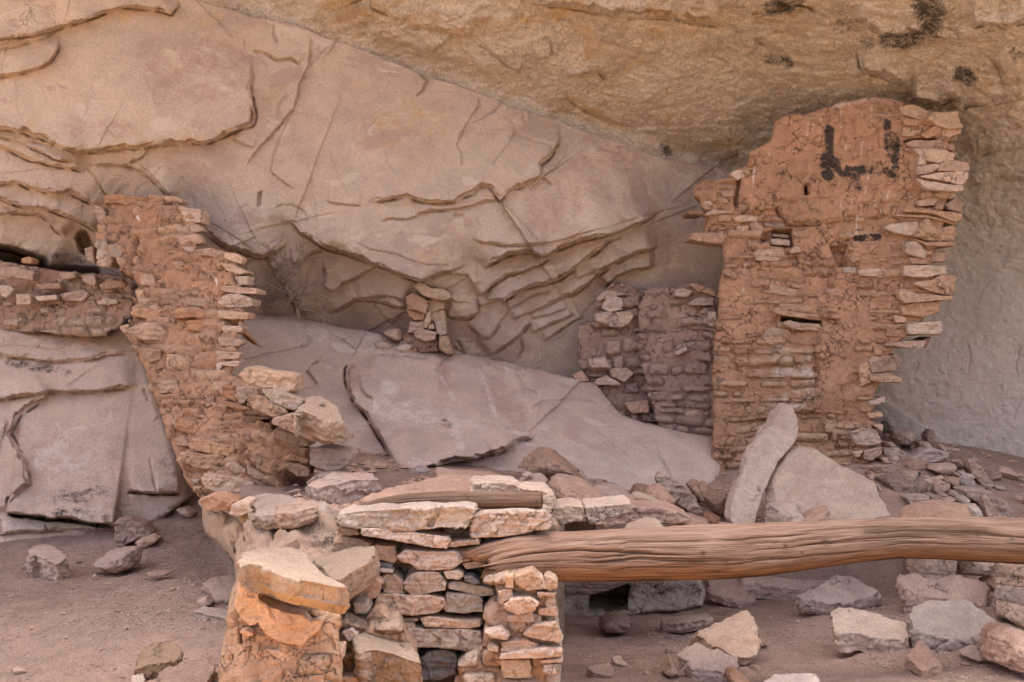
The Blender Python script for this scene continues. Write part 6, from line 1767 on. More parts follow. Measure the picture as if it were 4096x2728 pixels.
for lab, m, kind, pts in (
    ('greyish block against the broken foot of the red wall', 'grey', 'r', [(680, 250), (690, 95), (760, 70), (850, 110), (835, 190), (780, 245)]), ('domed grey rock right of the greyish block', 'mauve', 'r', [(780, 292), (800, 215), (900, 200), (990, 190), (1062, 260), (1062, 380), (940, 392), (860, 392)]),
    ('dark red shard standing on end in the rubble', 'brown', 's', [(1203, 292), (1250, 203), (1292, 210), (1322, 340), (1362, 422), (1350, 472), (1280, 402), (1210, 332)]), ('brown wedge left of the dark red shard', 'brown', 'r', [(1068, 332), (1112, 340), (1142, 422), (1102, 432)]),
    ('pale brown block at the foot of the dark red shard', 'mauve', 'r', [(1108, 362), (1200, 332), (1302, 432), (1312, 482), (1150, 432)]), ('thin flat slab right of the dark red shard', 'mauve', 's', [(1428, 425), (1602, 430), (1592, 452), (1440, 457)]),
    ('little upright stone touching the dark red shard', 'pink', 'r', [(1328, 362), (1422, 402), (1427, 482), (1370, 482)]), ('dusty block under the domed grey rock', 'mauve', 'r', [(688, 342), (800, 350), (842, 402), (702, 422)]),
    ('wide dusty slab below the domed grey rock', 'mauve', 's', [(688, 432), (862, 420), (1042, 520), (1062, 562), (860, 562), (702, 502)]), ('broad sloping slab in the middle of the right rubble', 'mauve', 's', [(1058, 532), (1180, 430), (1300, 430), (1462, 470), (1482, 522), (1370, 582), (1200, 602), (1080, 562)]),
    ('light triangular stone left in the right rubble', 'pale', 'r', [(718, 542), (740, 488), (842, 490), (862, 562), (810, 592)]), ('thin wedge right of the light triangular stone', 'pink', 's', [(848, 592), (900, 540), (1062, 520), (1067, 562), (880, 612)]),
    ('tan stepped block behind the glossy black stone', 'pink', 's', [(968, 622), (1070, 560), (1190, 560), (1202, 652), (1212, 762), (1130, 712), (1000, 682)]), ('reddish angular block right of the stepped block', 'pink', 'r', [(1198, 662), (1300, 600), (1480, 590), (1562, 612), (1552, 652), (1480, 722), (1400, 762), (1290, 692)]),
    ('brown overhanging block at the upper right of the rubble', 'mud', 'r', [(1488, 562), (1700, 530), (1702, 652), (1560, 682)]), ('small pale stone beneath the overhanging block', 'pale', 'r', [(1558, 692), (1652, 690), (1657, 742), (1570, 722)]),
    ('long log-shaped brown rock in front of the rubble', 'brown', 'r', [(618, 762), (660, 728), (800, 700), (1000, 782), (1200, 772), (1200, 900), (1100, 967), (900, 972), (760, 932), (680, 882)]), ('pale cracked slab on the right end of the log-shaped rock', 'pale', 's', [(1043, 872), (1100, 802), (1200, 790), (1290, 770), (1300, 930), (1200, 950), (1100, 967)]),
    ('flat pinkish slab leaning right of the pale cracked slab', 'pink', 's', [(1290, 850), (1380, 802), (1492, 852), (1482, 922), (1430, 932), (1412, 992), (1350, 992), (1300, 932)]),
    ('squarish reddish stone above the flat pinkish slab', 'pink', 'r', [(1398, 802), (1450, 750), (1592, 770), (1602, 852), (1480, 872)]), ('upper one of two stacked squarish stones', 'mauve', 's', [(1588, 762), (1650, 735), (1772, 735), (1772, 802), (1600, 797)]),
    ('lower one of two stacked squarish stones', 'grey', 'r', [(1598, 802), (1772, 800), (1782, 912), (1640, 922)]), ('long slab sloping down against the right rock wall', 'mauve', 's', [(1698, 562), (1750, 540), (1852, 642), (1962, 802), (2032, 872), (1900, 902), (1780, 762), (1700, 642)]),
    ('small dull stone beside the round grey cobble', 'mauve', 'r', [(1478, 982), (1500, 920), (1642, 930), (1632, 972)]), ('big curved slab at the right end of the rubble', 'mauve', 's', [(1638, 925), (1750, 908), (1950, 930), (2052, 1010), (2152, 1062), (2232, 1152), (2280, 1262), (2100, 1270), (1900, 1060), (1850, 1082), (1700, 1012)]),
    ('pale upright slab in front of the big curved slab', 'pale', 's', [(1868, 992), (1890, 973), (1932, 1010), (2110, 1260), (1930, 1270), (1880, 1102)]), ('light grey block behind the large orange-topped stone', 'pale', 'r', [(1638, 1082), (1780, 1080), (1852, 1172), (1852, 1260), (1740, 1270), (1660, 1140)]),
    ('flat triangular slab on the sand before the log-shaped rock', 'mauve', 's', [(958, 1012), (1000, 982), (1242, 990), (1232, 1072), (1200, 1112), (1040, 1132)]), ('small tan stone at the corner of the broad pale slab', 'mauve', 'r', [(588, 832), (640, 850), (672, 902), (650, 982), (610, 932)]),
    ('fallen slab at the base of the red wall end', 'pink', 's', [(468, 652), (650, 620), (752, 642), (650, 692), (480, 702)]), ('dusty sloping slab left in the right rubble', 'mauve', 's', [(648, 542), (720, 530), (902, 642), (850, 682), (780, 652)]),
    ('small pink block behind the corner of the broad pale slab', 'pink', 'r', [(498, 732), (592, 750), (592, 822), (500, 782)]), ('small block left of the dark hollow under the overhanging block', 'mauve', 'r', [(1500, 690), (1560, 700), (1600, 750), (1520, 755)]),
    ('chip of stone at the lip of the sandy gap in the right rubble', 'pink', 'r', [(1190, 980), (1230, 950), (1290, 985), (1240, 1000)]), ('chip of stone left of the round grey cobble', 'mauve', 'r', [(1390, 1030), (1480, 1000), (1560, 1010), (1540, 1040), (1420, 1050)]),
):
    y = sum(p[1] for p in pts) / len(pts)
    big_ = max(p[0] for p in pts) - min(p[0] for p in pts)
    one(15, m, rdep(y), .10 + big_ * .00025, lab, pts, kind, G4)
dk = stone('stone', 'mauve', 15, [(898, 712), (960, 690), (1130, 702), (1080, 730), (1010, 752), (920, 735)], [(920, 735, 9.0), (1130, 702, 9.0), (960, 690, 9.2)], .06, None, 'small slab with a glossy black broken face on the log-shaped rock', 'stone', G4, bev=.05, ext=(0, .02, -.05))
stone('black_face', 'black', 15, [(1008, 755), (1132, 704), (1134, 745), (1080, 772), (1012, 790)], 8.97, .03, dk, bev=.05)
one(15, 'grey', 8.62, .16, 'round pale grey cobble in the right rubble', [(1570, 1005), (1600, 985), (1642, 980), (1692, 1012), (1682, 1062), (1612, 1072), (1570, 1052)], 'r', rough=.4)

# slabs on the sand, right
def up(c, x, y, d, tilt=.35, roll=0.):
    """three points of a plane lying at depth d, rising backwards"""
    p = at(c, x, y, d)
    n = np.array([roll, -tilt, 1.])
    n /= np.linalg.norm(n)
    return p, n


def flat(c, mat, anchor, th, label, pts, group=G5, kind='stone_slab', bev=.06, ext=None, lo=.95):
    global plane
    keep = plane
    if S(c, [anchor[:2]])[0, 1] < 2700:
        anchor = (anchor[0], anchor[1], snap(c, anchor[0], anchor[1], th * .7) or anchor[2]) + tuple(anchor[3:])
    plane = lambda cc, dd: up(cc, *dd)
    o = stone(kind, mat, c, pts, anchor, th, None, label, 'stone slab', group, bev=bev, ext=ext if ext is not None else (0, .01, -th), lo=lo)
    plane = keep
    return o


flat(9, 'pale', (980, 1290, 7.25, .45, .12), .10, 'pale pinkish slab right of centre on the sand, left of the grey slab', [(715, 1165), (730, 1065), (850, 1058), (960, 1080), (1100, 1130), (1222, 1168), (1245, 1250), (1200, 1285), (1100, 1275), (980, 1262), (900, 1235), (780, 1240), (740, 1210)])
flat(9, 'grey', (1450, 1275, 7.2, .55, -.05), .10, 'large grey oval slab on the sand near the right edge', [(1230, 1108), (1262, 1060), (1420, 1010), (1560, 1003), (1662, 1022), (1702, 1060), (1800, 1120), (1892, 1195), (1740, 1232), (1640, 1270), (1500, 1285), (1450, 1275), (1350, 1235), (1262, 1200)])
one(8, 'pale', [(1400, 1300, 7.15), (1700, 1390, 7.0), (1660, 1085, 7.55)], .12, 'angular pale slab with a peaked top, standing askew on the sand', [(1345, 1212), (1450, 1160), (1560, 1110), (1662, 1077), (1700, 1135), (1745, 1200), (1732, 1360), (1700, 1396), (1605, 1400), (1500, 1345), (1400, 1300), (1345, 1240)], 'slab', G5, bev=.05, ext=(-.06, .08, -.08))
flat(8, 'pink', (1440, 1490, 6.75, .5, .05), .08, 'brownish slab half sunk in sand before the angular pale slab', [(1195, 1375), (1250, 1330), (1332, 1290), (1470, 1345), (1602, 1400), (1590, 1470), (1530, 1500), (1440, 1478), (1290, 1465), (1250, 1410)])
flat(9, 'mauve', (400, 960, 7.85, .40, .06), .10, 'broad pinkish slab right under the middle of the log', [(108, 880), (200, 845), (300, 800), (600, 790), (742, 800), (742, 865), (682, 912), (600, 925), (460, 945), (300, 915), (125, 890)])
flat(9, 'mauve', (720, 1045, 7.7, .40, .0), .09, 'broad mauve-grey slab whose left side is under the slab below the log', [(470, 985), (600, 930), (750, 842), (900, 868), (1047, 945), (980, 990), (860, 1025), (720, 1040), (600, 1015), (520, 1000)])
flat(8, 'pink', (1560, 1025, 7.9, .6, .1), .06, 'pink slab sloping into the sand at the right end of the plastered wall', [(1395, 870), (1500, 862), (1602, 870), (1662, 950), (1717, 1000), (1715, 1025), (1560, 1008), (1440, 970), (1410, 940)])
flat(9, 'pink', (1240, 985, 7.75, .9, -.1), .14, 'large rusty pink slab between the log and the grey oval slab', [(1163, 880), (1180, 838), (1300, 833), (1560, 838), (1752, 890), (1777, 930), (1752, 1042), (1720, 1066), (1650, 1015), (1400, 998), (1240, 980), (1210, 930)])
flat(9, 'pink', (1330, 1500, 6.65, .5, .1), .05, 'triangular slab half buried in sand below the grey oval slab', [(1215, 1385), (1265, 1330), (1312, 1280), (1372, 1320), (1472, 1450), (1330, 1495)])
one(9, 'pink', 6.9, .5, 'large pinkish block cut by the right edge of the picture, lower corner', [(1795, 1355), (1830, 1262), (1920, 1200), (2060, 1250), (2150, 1400), (2100, 1480), (1900, 1430), (1790, 1422)], 'r', G5)
one(9, 'pale', 6.6, .5, 'pale block at the lower right corner in front of the pinkish block', [(1890, 1400), (1950, 1310), (2100, 1330), (2200, 1500), (2150, 1640), (1950, 1640), (1915, 1500)], 'r', G5)
one(9, 'mauve', 6.9, .2, 'small low reddish rock below the grey oval slab', [(1600, 1387), (1700, 1340), (1772, 1375), (1730, 1412), (1640, 1407)], 'r', G5)
flat(9, 'mauve', (450, 1580, 6.2, .5, 0), .07, 'mauve slab cut off by the bottom edge, right half', [(262, 1558), (330, 1520), (480, 1508), (612, 1503), (650, 1600), (450, 1620), (270, 1600)])
one(8, 'pale', [(1090, 1190, 7.5), (1400, 1130, 7.5), (1250, 1105, 7.7)], .07, 'long narrow cream stone on the sand below the log', [(1088, 1142), (1200, 1118), (1380, 1093), (1417, 1110), (1410, 1128), (1330, 1148), (1200, 1168), (1095, 1172)], 's', G5, ext=(0, .01, -.06))
one(8, 'brown', 7.75, .28, 'red-brown half-buried rock in front of the small opening', [(668, 1180), (690, 1130), (740, 1108), (800, 1100), (890, 1150), (882, 1190), (850, 1230), (780, 1214), (680, 1206)], 'r', G5)
flat(8, 'mauve', (770, 1432, 6.9, .3, 0), .03, 'small flat chip beside the barely buried slab at lower centre', [(748, 1392), (800, 1380), (887, 1470), (770, 1432)])
flat(8, 'pink', (700, 1500, 6.6, .3, 0), .04, 'barely exposed slab sunk in sand at lower centre', [(575, 1462), (740, 1422), (772, 1480), (762, 1530), (620, 1502)])
one(8, 'mud', 6.8, .2, 'dusty brown lump left of the brownish half-sunk slab', [(1090, 1490), (1150, 1400), (1205, 1480), (1150, 1515)], 'r', G5)
one(8, 'mud', 6.35, .25, 'dark brown stone at the bottom edge under the half-sunk slab', [(1532, 1502), (1580, 1480), (1640, 1520), (1710, 1600), (1550, 1620)], 'r', G5)
one(9, 'pale', 8.2, .3, 'cream-edged block behind the log, above the rusty pink slab', [(1240, 830), (1253, 785), (1300, 700), (1552, 700), (1552, 768), (1532, 835), (1400, 845), (1270, 835)], 'r', 'blocks seen under the log')
one(9, 'tan', 8.2, .3, 'tan block behind the log, right of the cream-edged block', [(1555, 700), (1785, 700), (1782, 770), (1770, 810), (1700, 852), (1560, 832)], 'r', 'blocks seen under the log')
one(9, 'slate', 8.2, .15, 'dark slate-grey stone just under the log', [(798, 805), (850, 770), (960, 775), (1002, 805), (1000, 842), (830, 835)], 'r', G5)
one(9, 'pale', 8.15, .15, 'small pale stone right of the dark slate-grey stone', [(985, 790), (1060, 782), (1132, 790), (1130, 832), (1060, 830)], 'r', G5)
one(9, 'mud', 7.9, .2, 'rounded brown stone wedged beside the masonry stub', [(1738, 885), (1820, 848), (1840, 920), (1770, 940)], 'r', G5)
one(9, 'pink', 6.95, .04, 'tiny pink pebble left of the triangular half-buried slab', [(858, 1325), (880, 1312), (897, 1350), (865, 1353)], 'r', G5)
one(8, 'mud', 7.0, .12, 'little low stone right of the angular pale slab', [(1735, 1300), (1760, 1265), (1800, 1300), (1780, 1310)], 'r', G5)

# stones on the sand, left
one(10, 'mauve', [(200, 745, 8.6), (400, 790, 8.5), (330, 640, 8.95)], .17, 'blocky grey-pink rock on the sand near the left edge', [(193, 700), (230, 645), (330, 638), (402, 680), (455, 718), (430, 745), (380, 765), (300, 735), (250, 700), (200, 712)], 'block', G6, bev=.06, ext=(0, .03, -.17))
one(10, 'pink', 8.45, .30, 'pale wedge-shaped rock on the sand, right of the blocky rock', [(618, 785), (720, 690), (800, 668), (922, 668), (942, 730), (920, 792), (800, 830), (700, 820)], 'r', G6)
one(10, 'pink', 9.35, .22, 'tan upright block leaning on the pink ledge', [(778, 485), (800, 472), (870, 468), (960, 500), (1014, 570), (940, 602), (790, 670), (772, 600)], 's', G6)
one(10, 'pink', 9.1, .15, 'small pinkish stone at the foot of the tan upright block', [(908, 625), (960, 580), (1050, 563), (1087, 590), (1000, 652), (930, 658)], 'r', G6)
flat(10, 'cap', (1050, 1460, 6.5, .5, -.05), .09, 'grey-pink slab on the sand left of the front pillar', [(930, 1400), (970, 1322), (1080, 1300), (1190, 1298), (1222, 1340), (1212, 1400), (1130, 1435), (1000, 1452), (900, 1490)], G6)
flat(10, 'brown', (1250, 1520, 6.1, .4, 0), .12, 'brown slab at the bottom edge, touching the front pillar', [(1075, 1500), (1150, 1465), (1250, 1430), (1400, 1418), (1462, 1470), (1420, 1530), (1380, 1600), (1070, 1600)], G6)
one(10, 'grey', 8.6, .1, 'small grey stone tucked under the blocky rock', [(163, 780), (190, 758), (220, 748), (275, 780), (200, 795)], 'r', G6)
flat(10, 'mauve', (1480, 1020, 6.9, .35, 0), .05, 'layered flat slab jutting from behind the front pillar', [(1360, 895), (1450, 860), (1560, 840), (1650, 900), (1600, 1010), (1450, 1015), (1415, 930)], G6)
flat(10, 'mauve', (1420, 1120, 6.5, .35, 0), .04, 'lower flat slab sticking out left of the front pillar', [(1308, 1090), (1370, 1050), (1540, 1080), (1560, 1150), (1420, 1120)], G6)
one(10, 'mauve', 6.7, .12, 'round stone between the two flat slabs left of the pillar', [(1328, 1020), (1400, 985), (1442, 1030), (1400, 1055), (1350, 1052)], 'r', G6)
one(10, 'pale', 8.1, .04, 'tiny pale pebble below the wedge-shaped rock', [(620, 852), (635, 840), (652, 845), (645, 862)], 'r', G6)
flat(10, 'pale', (130, 1495, 6.5, .3, 0), .03, 'small pale chip at the lower left corner', [(78, 1475), (120, 1455), (182, 1488), (100, 1497)], G6)
flat(10, 'mauve', (930, 1570, 6.1, .4, 0), .05, 'thin slab at the bottom edge under the grey-pink slab', [(880, 1525), (960, 1482), (985, 1580), (890, 1600)], G6)
flat(10, 'mauve', (430, 1105, 7.6, .2, 0), .02, 'tiny flat flake alone in the middle of the left sand', [(398, 1103), (430, 1088), (462, 1105)], G6)
one(10, 'grey', 9.4, .12, 'grey stone in the gravel under the left wall', [(1060, 440), (1090, 400), (1140, 390), (1182, 402), (1110, 455)], 'r', G6)
one(10, 'mauve', 9.3, .15, 'dull pink stone right of the grey stone in the gravel', [(1190, 400), (1260, 388), (1320, 420), (1300, 460), (1210, 430)], 'r', G6)
one(10, 'mud', 7.2, .10, 'shallow brown slab nearly covered by sand, left of the pillar', [(985, 830), (1080, 815), (1180, 820), (1120, 850), (1000, 850)], 'r', G6)

# small loose stones, many alike: a few shapes, copied
KIND = []
for k in range(8):
    r_ = np.random.default_rng(900 + k)
    a_ = np.sort(r_.uniform(0, 6.28, 8))
    pts = [(1000 + 170 * math.cos(x) * r_.uniform(.7, 1.1), 1000 + 110 * math.sin(x) * r_.uniform(.6, 1.1)) for x in a_]
    KIND.append((pts, ('pink', 'mauve', 'mauve', 'pale', 'mud', 'pink', 'grey', 'brown')[k]))


def scatter_stones(n, region, zf, size, label, group, seed, ok=None):
    r_ = np.random.default_rng(seed)
    protos = []
    for pts, m in KIND:
        o = rock('stone', m, 8, pts, 6.5, .16, None, label, 'stone', group, vox=1.3)
        o.location = (0, 0, 0)
        protos.append(o)
    used = set()
    k = 0
    while k < n:
        x, y = r_.uniform(*region[0]), r_.uniform(*region[1])
        if ok is not None and not ok(x, y):
            continue
        i = int(r_.integers(0, len(protos)))
        o = protos[i]
        if i in used:
            o = o.copy()
            COL.objects.link(o)
        used.add(i)
        s_ = size[0] + (size[1] - size[0]) * r_.random() ** 2
        s_ /= .30
        o.scale = (s_, s_ * r_.uniform(.8, 1.2), s_ * r_.uniform(.6, 1.0))
        o.rotation_euler = (r_.uniform(-.35, .35), r_.uniform(-.35, .35), r_.uniform(0, 6.28))
        o.location = (x, y, float(zf(np.array([[x, y]]))[0]) - .03 * s_)
        k += 1
    for i, o in enumerate(protos):
        if i not in used:
            bpy.data.objects.remove(o)


TIN = lambda x, y: bool(inside(np.array([[x, y]]), TOUT)[0])
scatter_stones(46, ((1.9, 3.7), (8.6, 9.9)), terrace_z, (.07, .24), 'small broken stone lying loose in the rubble under the right rock wall', 'small rubble stones at right', 51, TIN)
scatter_stones(30, ((.1, 1.6), (7.9, 9.0)), terrace_z, (.06, .22), 'small broken stone lying loose in the heap before the tall wall', 'small stones in the middle heap', 52, TIN)
scatter_stones(26, ((-1.3, .2), (6.9, 8.6)), terrace_z, (.05, .17), 'small broken stone at the toe of the middle boulder', 'small stones at the toe of the boulder', 53, TIN)
scatter_stones(16, ((-3.3, -1.3), (6.6, 9.3)), ground_z, (.025, .07), 'pebble lying on the sand left of the front pillar', 'pebbles on the left sand', 54)
scatter_stones(26, ((.3, 3.3), (6.4, 8.2)), ground_z, (.025, .09), 'pebble lying on the sand below the long log', 'pebbles on the right sand', 55)


# ------------------------------------------------------------------ logs
def log(name, label, c, line, mat='wood', seed=0, nseg=420, nang=110, cracks=(), dark=(), fresh=1.0, knots=(), tone=0., split=0.):
    """line: (x, y, depth, radius in px) along the axis"""
    pts = np.array([at(c, x, y, d) for x, y, d, r in line])
    rad = np.array([r * CR[c][2] * K * d for x, y, d, r in line])
    t = np.concatenate([[0], np.cumsum(np.linalg.norm(np.diff(pts, axis=0), axis=1))])
    tt = np.linspace(0, t[-1], nseg)

    def sm(v):
        w = np.interp(tt, t, v)
        k = np.ones(25) / 25
        return np.convolve(np.pad(w, 12, mode='edge'), k, 'valid')
    C = np.stack([sm(pts[:, i]) for i in range(3)], 1)
    R = sm(rad)
    T = np.gradient(C, axis=0)
    T /= np.linalg.norm(T, axis=1)[:, None]
    U = np.cross(np.tile([0, 0, 1.], (nseg, 1)), T)       # towards the back
    U /= np.linalg.norm(U, axis=1)[:, None]
    U = np.where((U[:, 1:2] > 0), -U, U)                   # towards the viewer
    W = np.cross(T, U)
    W = np.where(W[:, 2:3] < 0, -W, W)
    ang = np.linspace(0, 2 * math.pi, nang, endpoint=False)
    A, S_ = np.meshgrid(ang, tt)
    a, s = A.ravel(), S_.ravel()
    ca, sa = np.cos(a), np.sin(a)
    Rm = R.mean()
    q = P3(s / .30, ca * 2.0, sa * 2.0)
    rr = 1 + .08 * fbm(P3(s / .6, ca, sa), 3, seed) + .028 * fbm(q, 3, seed + 1)
    g = fbm(P3(s / .16, ca * 9, sa * 9), 3, seed + 2)
    rr = rr + .012 * g - .025 * np.clip(vn(P3(s / .35, ca * 8, sa * 8), seed + 5) - .45, 0, 1)
    dk = np.zeros(len(a))
    rg_ = np.random.default_rng(seed)
    tot = tt[-1]
    cracks = list(cracks) + [(rg_.uniform(-.9, 1.2), s0, s0 + rg_.uniform(.15, .7), rg_.uniform(.010, .024), .022, rg_.uniform(-.06, .06)) for s0 in rg_.uniform(0, tot - .2, int(tot * 18))]
    for a0, s0, s1, w, dep, wig in cracks:
        cen = a0 + wig * np.sin((s - s0) * 5) + .06 * vn(P3(s / .12, s * 0, s * 0), seed + 9)
        da = np.abs((a - cen + math.pi) % (2 * math.pi) - math.pi)
        e = sst(s0, s0 + .15 * (s1 - s0), s) * (1 - sst(s1 - .2 * (s1 - s0), s1, s))
        k = np.exp(-(da / w) ** 2) * e
        rr = rr - dep * 1.5 * k
        dk = np.maximum(dk, .8 * np.exp(-(da / (w * .6)) ** 2) * e)
    for a0, s0, w in knots:
        da = ((a - a0 + math.pi) % (2 * math.pi) - math.pi) * Rm
        d2 = np.hypot(da, (s - s0) * .8)
        rr = rr + .05 * np.exp(-(d2 / (w * 1.6)) ** 2) - .05 * np.exp(-(d2 / (w * .5)) ** 2)
        dk = np.maximum(dk, .6 * np.exp(-(d2 / (w * .6)) ** 2))
    V = (C[:, None] + R[:, None, None] * rr.reshape(nseg, nang)[..., None] * (np.cos(ang)[None, :, None] * U[:, None] + np.sin(ang)[None, :, None] * W[:, None])).reshape(-1, 3)
    if split:                                        # the left end has split into splinters
        off = split * (fbm(P3(ca * 2.6, sa * 2.6), 4, seed + 21, .65) + .25 * vn(P3(ca * 11, sa * 11), seed + 22)) * (1 - sst(0, .45, s))
        V = V + off[:, None] * np.repeat(T, nang, 0)
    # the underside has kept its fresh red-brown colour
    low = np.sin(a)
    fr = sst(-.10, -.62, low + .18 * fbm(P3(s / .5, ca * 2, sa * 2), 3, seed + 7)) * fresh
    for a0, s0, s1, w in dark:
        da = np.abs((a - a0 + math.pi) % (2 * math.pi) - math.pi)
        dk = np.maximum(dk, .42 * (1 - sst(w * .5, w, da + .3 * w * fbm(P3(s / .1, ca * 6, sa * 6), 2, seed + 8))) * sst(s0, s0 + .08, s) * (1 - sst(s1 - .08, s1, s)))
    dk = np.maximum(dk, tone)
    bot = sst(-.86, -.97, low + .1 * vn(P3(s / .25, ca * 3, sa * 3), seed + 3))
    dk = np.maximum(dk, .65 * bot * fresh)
    idx = np.arange(nseg * nang).reshape(nseg, nang)
    nx = np.roll(idx, -1, 1)
    F = np.stack([idx[:-1], nx[:-1], nx[1:], idx[1:]], -1).reshape(-1, 4)
    uv = np.stack([s, a / (2 * math.pi)], 1)
    # closed, ragged ends
    ends = []
    for row, dirn in ((0, -1), (nseg - 1, 1)):
        ring = idx[row]
        base = len(V)
        inner = V[ring] * .35 + V[ring].mean(0) * .65 + T[row] * dirn * (.012 * vn(V[ring] / .02, seed)[:, None])
        V = np.vstack([V, inner, V[ring].mean(0)[None]])
        uv = np.vstack([uv, uv[ring] * .5, uv[ring[:1]]])
        fr = np.concatenate([fr, np.full(nang + 1, .3)])
        dk = np.concatenate([dk, np.full(nang + 1, .15)])
        ii = base + np.arange(nang)
        ends.append(np.stack([ring, np.roll(ring, -1), np.roll(ii, -1), ii], 1))
        ends.append(np.stack([ii, np.roll(ii, -1), np.full(nang, base + nang), np.full(nang, base + nang)], 1))
    me = bpy.data.meshes.new(name)
    quads = np.vstack([F, ends[0], ends[2]])
    tris = np.vstack([ends[1][:, :3], ends[3][:, :3]])
    me.from_pydata([tuple(v) for v in V], [], [tuple(f) for f in quads] + [tuple(f) for f in tris])
    me.polygons.foreach_set('use_smooth', np.full(len(me.polygons), True))
    for n_, x in (('fresh', fr), ('dark', dk)):
        at_ = me.attributes.new(n_, 'FLOAT', 'POINT')
        at_.data.foreach_set('value', x.astype(np.float32))
    vi = np.empty(len(me.loops), np.int32)
    me.loops.foreach_get('vertex_index', vi)
    l = me.uv_layers.new(name='UVMap')
    l.data.foreach_set('uv', uv[vi].astype(np.float32).ravel())
    me.materials.append(M[mat])
    bm = bmesh.new()
    bm.from_mesh(me)
    bmesh.ops.recalc_face_normals(bm, faces=bm.faces)
    bm.to_mesh(me)
    bm.free()
    return tag(link(name, me), label, 'log')


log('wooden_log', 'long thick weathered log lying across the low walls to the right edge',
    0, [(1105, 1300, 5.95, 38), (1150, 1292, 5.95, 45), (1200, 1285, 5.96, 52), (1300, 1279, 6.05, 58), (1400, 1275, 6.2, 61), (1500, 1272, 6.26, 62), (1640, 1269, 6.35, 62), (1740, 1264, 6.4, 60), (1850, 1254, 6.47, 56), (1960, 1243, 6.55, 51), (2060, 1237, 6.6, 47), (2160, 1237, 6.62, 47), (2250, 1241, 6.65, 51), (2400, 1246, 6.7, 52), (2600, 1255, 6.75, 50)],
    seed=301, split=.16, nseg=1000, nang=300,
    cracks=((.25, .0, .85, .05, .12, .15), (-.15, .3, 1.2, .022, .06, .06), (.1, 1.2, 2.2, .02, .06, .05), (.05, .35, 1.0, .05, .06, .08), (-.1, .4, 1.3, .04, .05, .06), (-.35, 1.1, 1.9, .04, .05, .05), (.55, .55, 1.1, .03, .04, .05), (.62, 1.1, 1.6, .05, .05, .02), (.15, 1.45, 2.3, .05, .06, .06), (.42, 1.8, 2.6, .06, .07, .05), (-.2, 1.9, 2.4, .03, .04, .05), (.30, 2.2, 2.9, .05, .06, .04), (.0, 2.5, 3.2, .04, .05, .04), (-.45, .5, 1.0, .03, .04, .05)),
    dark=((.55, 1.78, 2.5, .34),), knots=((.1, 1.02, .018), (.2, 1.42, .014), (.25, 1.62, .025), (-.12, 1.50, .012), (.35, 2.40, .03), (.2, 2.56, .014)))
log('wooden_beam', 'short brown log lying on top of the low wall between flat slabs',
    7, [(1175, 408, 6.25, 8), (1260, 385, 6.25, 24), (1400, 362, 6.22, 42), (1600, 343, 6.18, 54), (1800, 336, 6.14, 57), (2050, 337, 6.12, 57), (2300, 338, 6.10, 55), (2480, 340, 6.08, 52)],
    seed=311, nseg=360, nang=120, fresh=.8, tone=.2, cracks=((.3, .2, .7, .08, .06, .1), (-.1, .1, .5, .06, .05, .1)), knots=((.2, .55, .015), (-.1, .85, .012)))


# ------------------------------------------------------------------ dead shrubs in the crevice
def twigs(name, paths, par=None, base=None):
    Vs, Fs, n = [], [], 0
    for P, r0, r1 in paths:
        P = np.asarray(P)
        m = len(P)
        T = np.gradient(P, axis=0)
        T /= np.linalg.norm(T, axis=1)[:, None] + 1e-9
        U = np.cross(T, np.array([.3, .9, .2]))
        U /= np.linalg.norm(U, axis=1)[:, None] + 1e-9
        W = np.cross(T, U)
        R = np.linspace(r0, r1, m)
        k = 5
        a = np.arange(k) * 2 * math.pi / k
        V = P[:, None] + R[:, None, None] * (np.cos(a)[None, :, None] * U[:, None] + np.sin(a)[None, :, None] * W[:, None])
        i = n + np.arange(m * k).reshape(m, k)
        j = np.roll(i, -1, 1)
        Vs.append(V.reshape(-1, 3))
        Fs.append(np.stack([i[:-1], j[:-1], j[1:], i[1:]], -1).reshape(-1, 4))
        n += m * k
    me = mesh_from(name, np.vstack(Vs), np.vstack(Fs), 'twig')
    return link(name, me, par, base)


def wander(rg, p, dirn, length, n=7, wig=.25):
    out = [np.array(p)]
    d = np.array(dirn, float)
    for i in range(n):
        d = d / np.linalg.norm(d) + rg.normal(0, wig, 3)
        out.append(out[-1] + d / np.linalg.norm(d) * length / n)
    return out


rg = np.random.default_rng(5)
shr = empty('dead_shrub', at(4, 2010, 950, 10.15), 'leafless dead shrub with forked twigs in the crevice beside the left wall', 'shrub')
stem = [at(4, x, y, d) for x, y, d in ((2010, 950, 10.15), (2000, 900, 10.12), (1985, 840, 10.1), (1950, 790, 10.08), (1915, 750, 10.06), (1880, 700, 10.05), (1850, 650, 10.04))]
twigs('stem', [(stem, .016, .006)], shr)
br = []
for i in range(26):
    k = rg.integers(1, 7)
    p = stem[k]
    d = np.array([rg.uniform(-.4, 1.0), rg.uniform(-.5, .1), rg.uniform(-.1, 1.0)])
    L = rg.uniform(.15, .5)
    b = wander(rg, p, d, L, 8, .28)
    br.append((b, .006, .0016))
    for j in range(rg.integers(3, 6)):
        q = b[rg.integers(2, 8)]
        br.append((wander(rg, q, d + rg.normal(0, .7, 3), L * rg.uniform(.25, .5), 5, .3), .0030, .0011))
twigs('twigs', br, shr)
tf = empty('dry_tuft', at(4, 1800, 900, 10.1), 'dry tangled tuft left of the dead shrub in the crevice', 'shrub')
br = []
for i in range(90):
    p = at(4, rg.uniform(1770, 1840), rg.uniform(870, 900), 10.1)
    d = np.array([rg.uniform(-1, 1), rg.uniform(-.7, .2), rg.uniform(.0, 1.2)])
    br.append((wander(rg, p, d, rg.uniform(.1, .3), 6, .35), .0028, .0011))
twigs('twigs', br, tf)

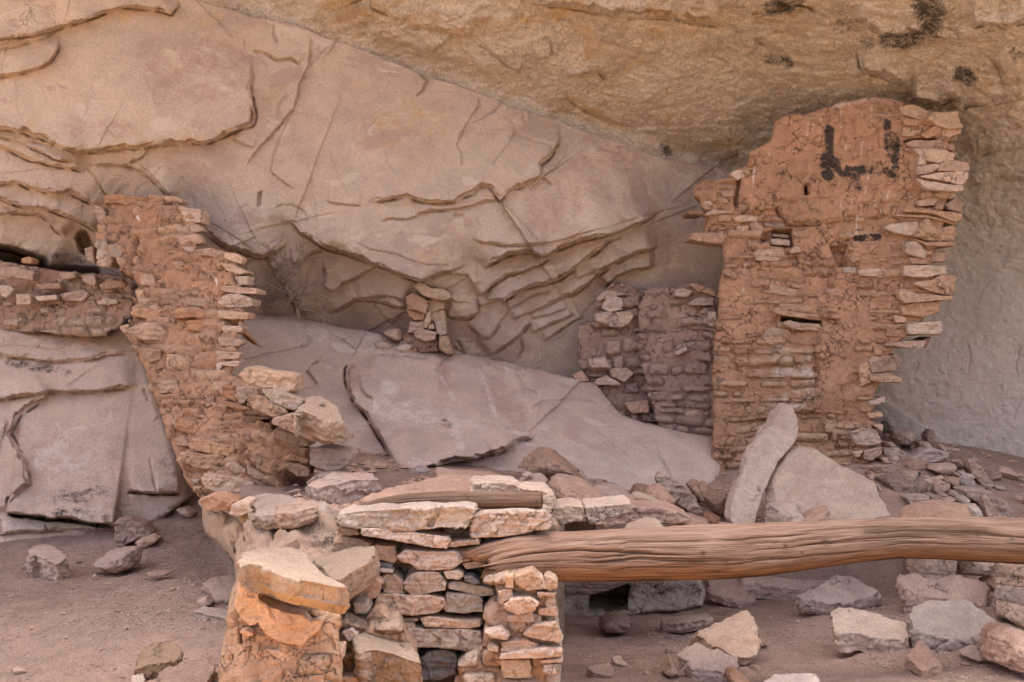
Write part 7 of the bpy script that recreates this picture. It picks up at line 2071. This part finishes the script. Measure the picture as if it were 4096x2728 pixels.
# ------------------------------------------------------------------ gravel and bits of wood on the sand: nobody could count them
ICO = np.array([(1, 1, 1), (-1, -1, 1), (-1, 1, -1), (1, -1, -1)]) * .6
OCT = np.array([(1, 0, 0), (-1, 0, 0), (0, 1, 0), (0, -1, 0), (0, 0, 1), (0, 0, -1)], float)
OF = np.array([(0, 2, 4), (2, 1, 4), (1, 3, 4), (3, 0, 4), (2, 0, 5), (1, 2, 5), (3, 1, 5), (0, 3, 5)])


def gravel(name, mat, spots, zf, size, label, flat_=.55, long_=1.0):
    Vs, Fs = [], []
    q = np.array(spots)
    z = zf(q)
    n = len(q)
    sz = rg.uniform(size[0], size[1], n) * rg.random(n) ** .8
    for i in range(n):
        R = OCT * (1 + rg.normal(0, .25, (6, 1)))
        a = rg.uniform(0, 6.28)
        sx = long_ * rg.uniform(.8, 1.3)
        x, y = R[:, 0] * sx, R[:, 1]
        V = np.stack([x * math.cos(a) - y * math.sin(a), x * math.sin(a) + y * math.cos(a), R[:, 2] * flat_], 1) * sz[i]
        Vs.append(V + np.array([q[i, 0], q[i, 1], z[i] + sz[i] * .15]))
        Fs.append(OF + i * 6)
    me = mesh_from(name, np.vstack(Vs), np.vstack(Fs), mat, smooth=False)
    return tag(link(name, me), label, 'gravel', None, 'stuff')


def scatter(n, x0, x1, y0, y1, sc_, thr, seed):
    q = np.stack([rg.uniform(x0, x1, n), rg.uniform(y0, y1, n)], 1)
    w = fbm(P3(q[:, 0], q[:, 1]) / sc_, 3, seed)
    return q[w > thr]


gz = np.vstack([scatter(9000, -3.6, -1.2, 6.1, 9.6, .5, .12, 401), scatter(5000, -2.4, -1.3, 6.8, 9.3, .3, .05, 402), scatter(9000, .1, 3.4, 6.2, 8.2, .5, .12, 403), scatter(1800, 1.2, 3.2, 7.2, 8.3, .25, .05, 404)])
M['grit'] = M['mauve']
gravel('gravel', 'mauve', gz, ground_z, (.003, .014), 'fine stone grit strewn over the sand')
dz = np.vstack([scatter(7000, -3.4, -1.25, 6.2, 9.4, .35, .14, 411), scatter(5000, .2, 3.3, 6.3, 8.2, .3, .16, 412), scatter(1200, -2.3, -1.35, 6.6, 8.6, .3, .0, 413)])
gravel('wood_litter', 'brown', dz, ground_z, (.003, .009), 'dark bits of wood and droppings strewn over the sand', .4, 2.2)
tz = np.vstack([scatter(9000, -1.2, 3.9, 6.5, 10.2, .4, -.05, 421)])
tz = tz[inside(tz, TOUT)]
gravel('rubble_chips', 'pink', tz, terrace_z, (.005, .045), 'small stone chips filling the rubble terrace', .5)
bpy.data.objects.remove(REM)
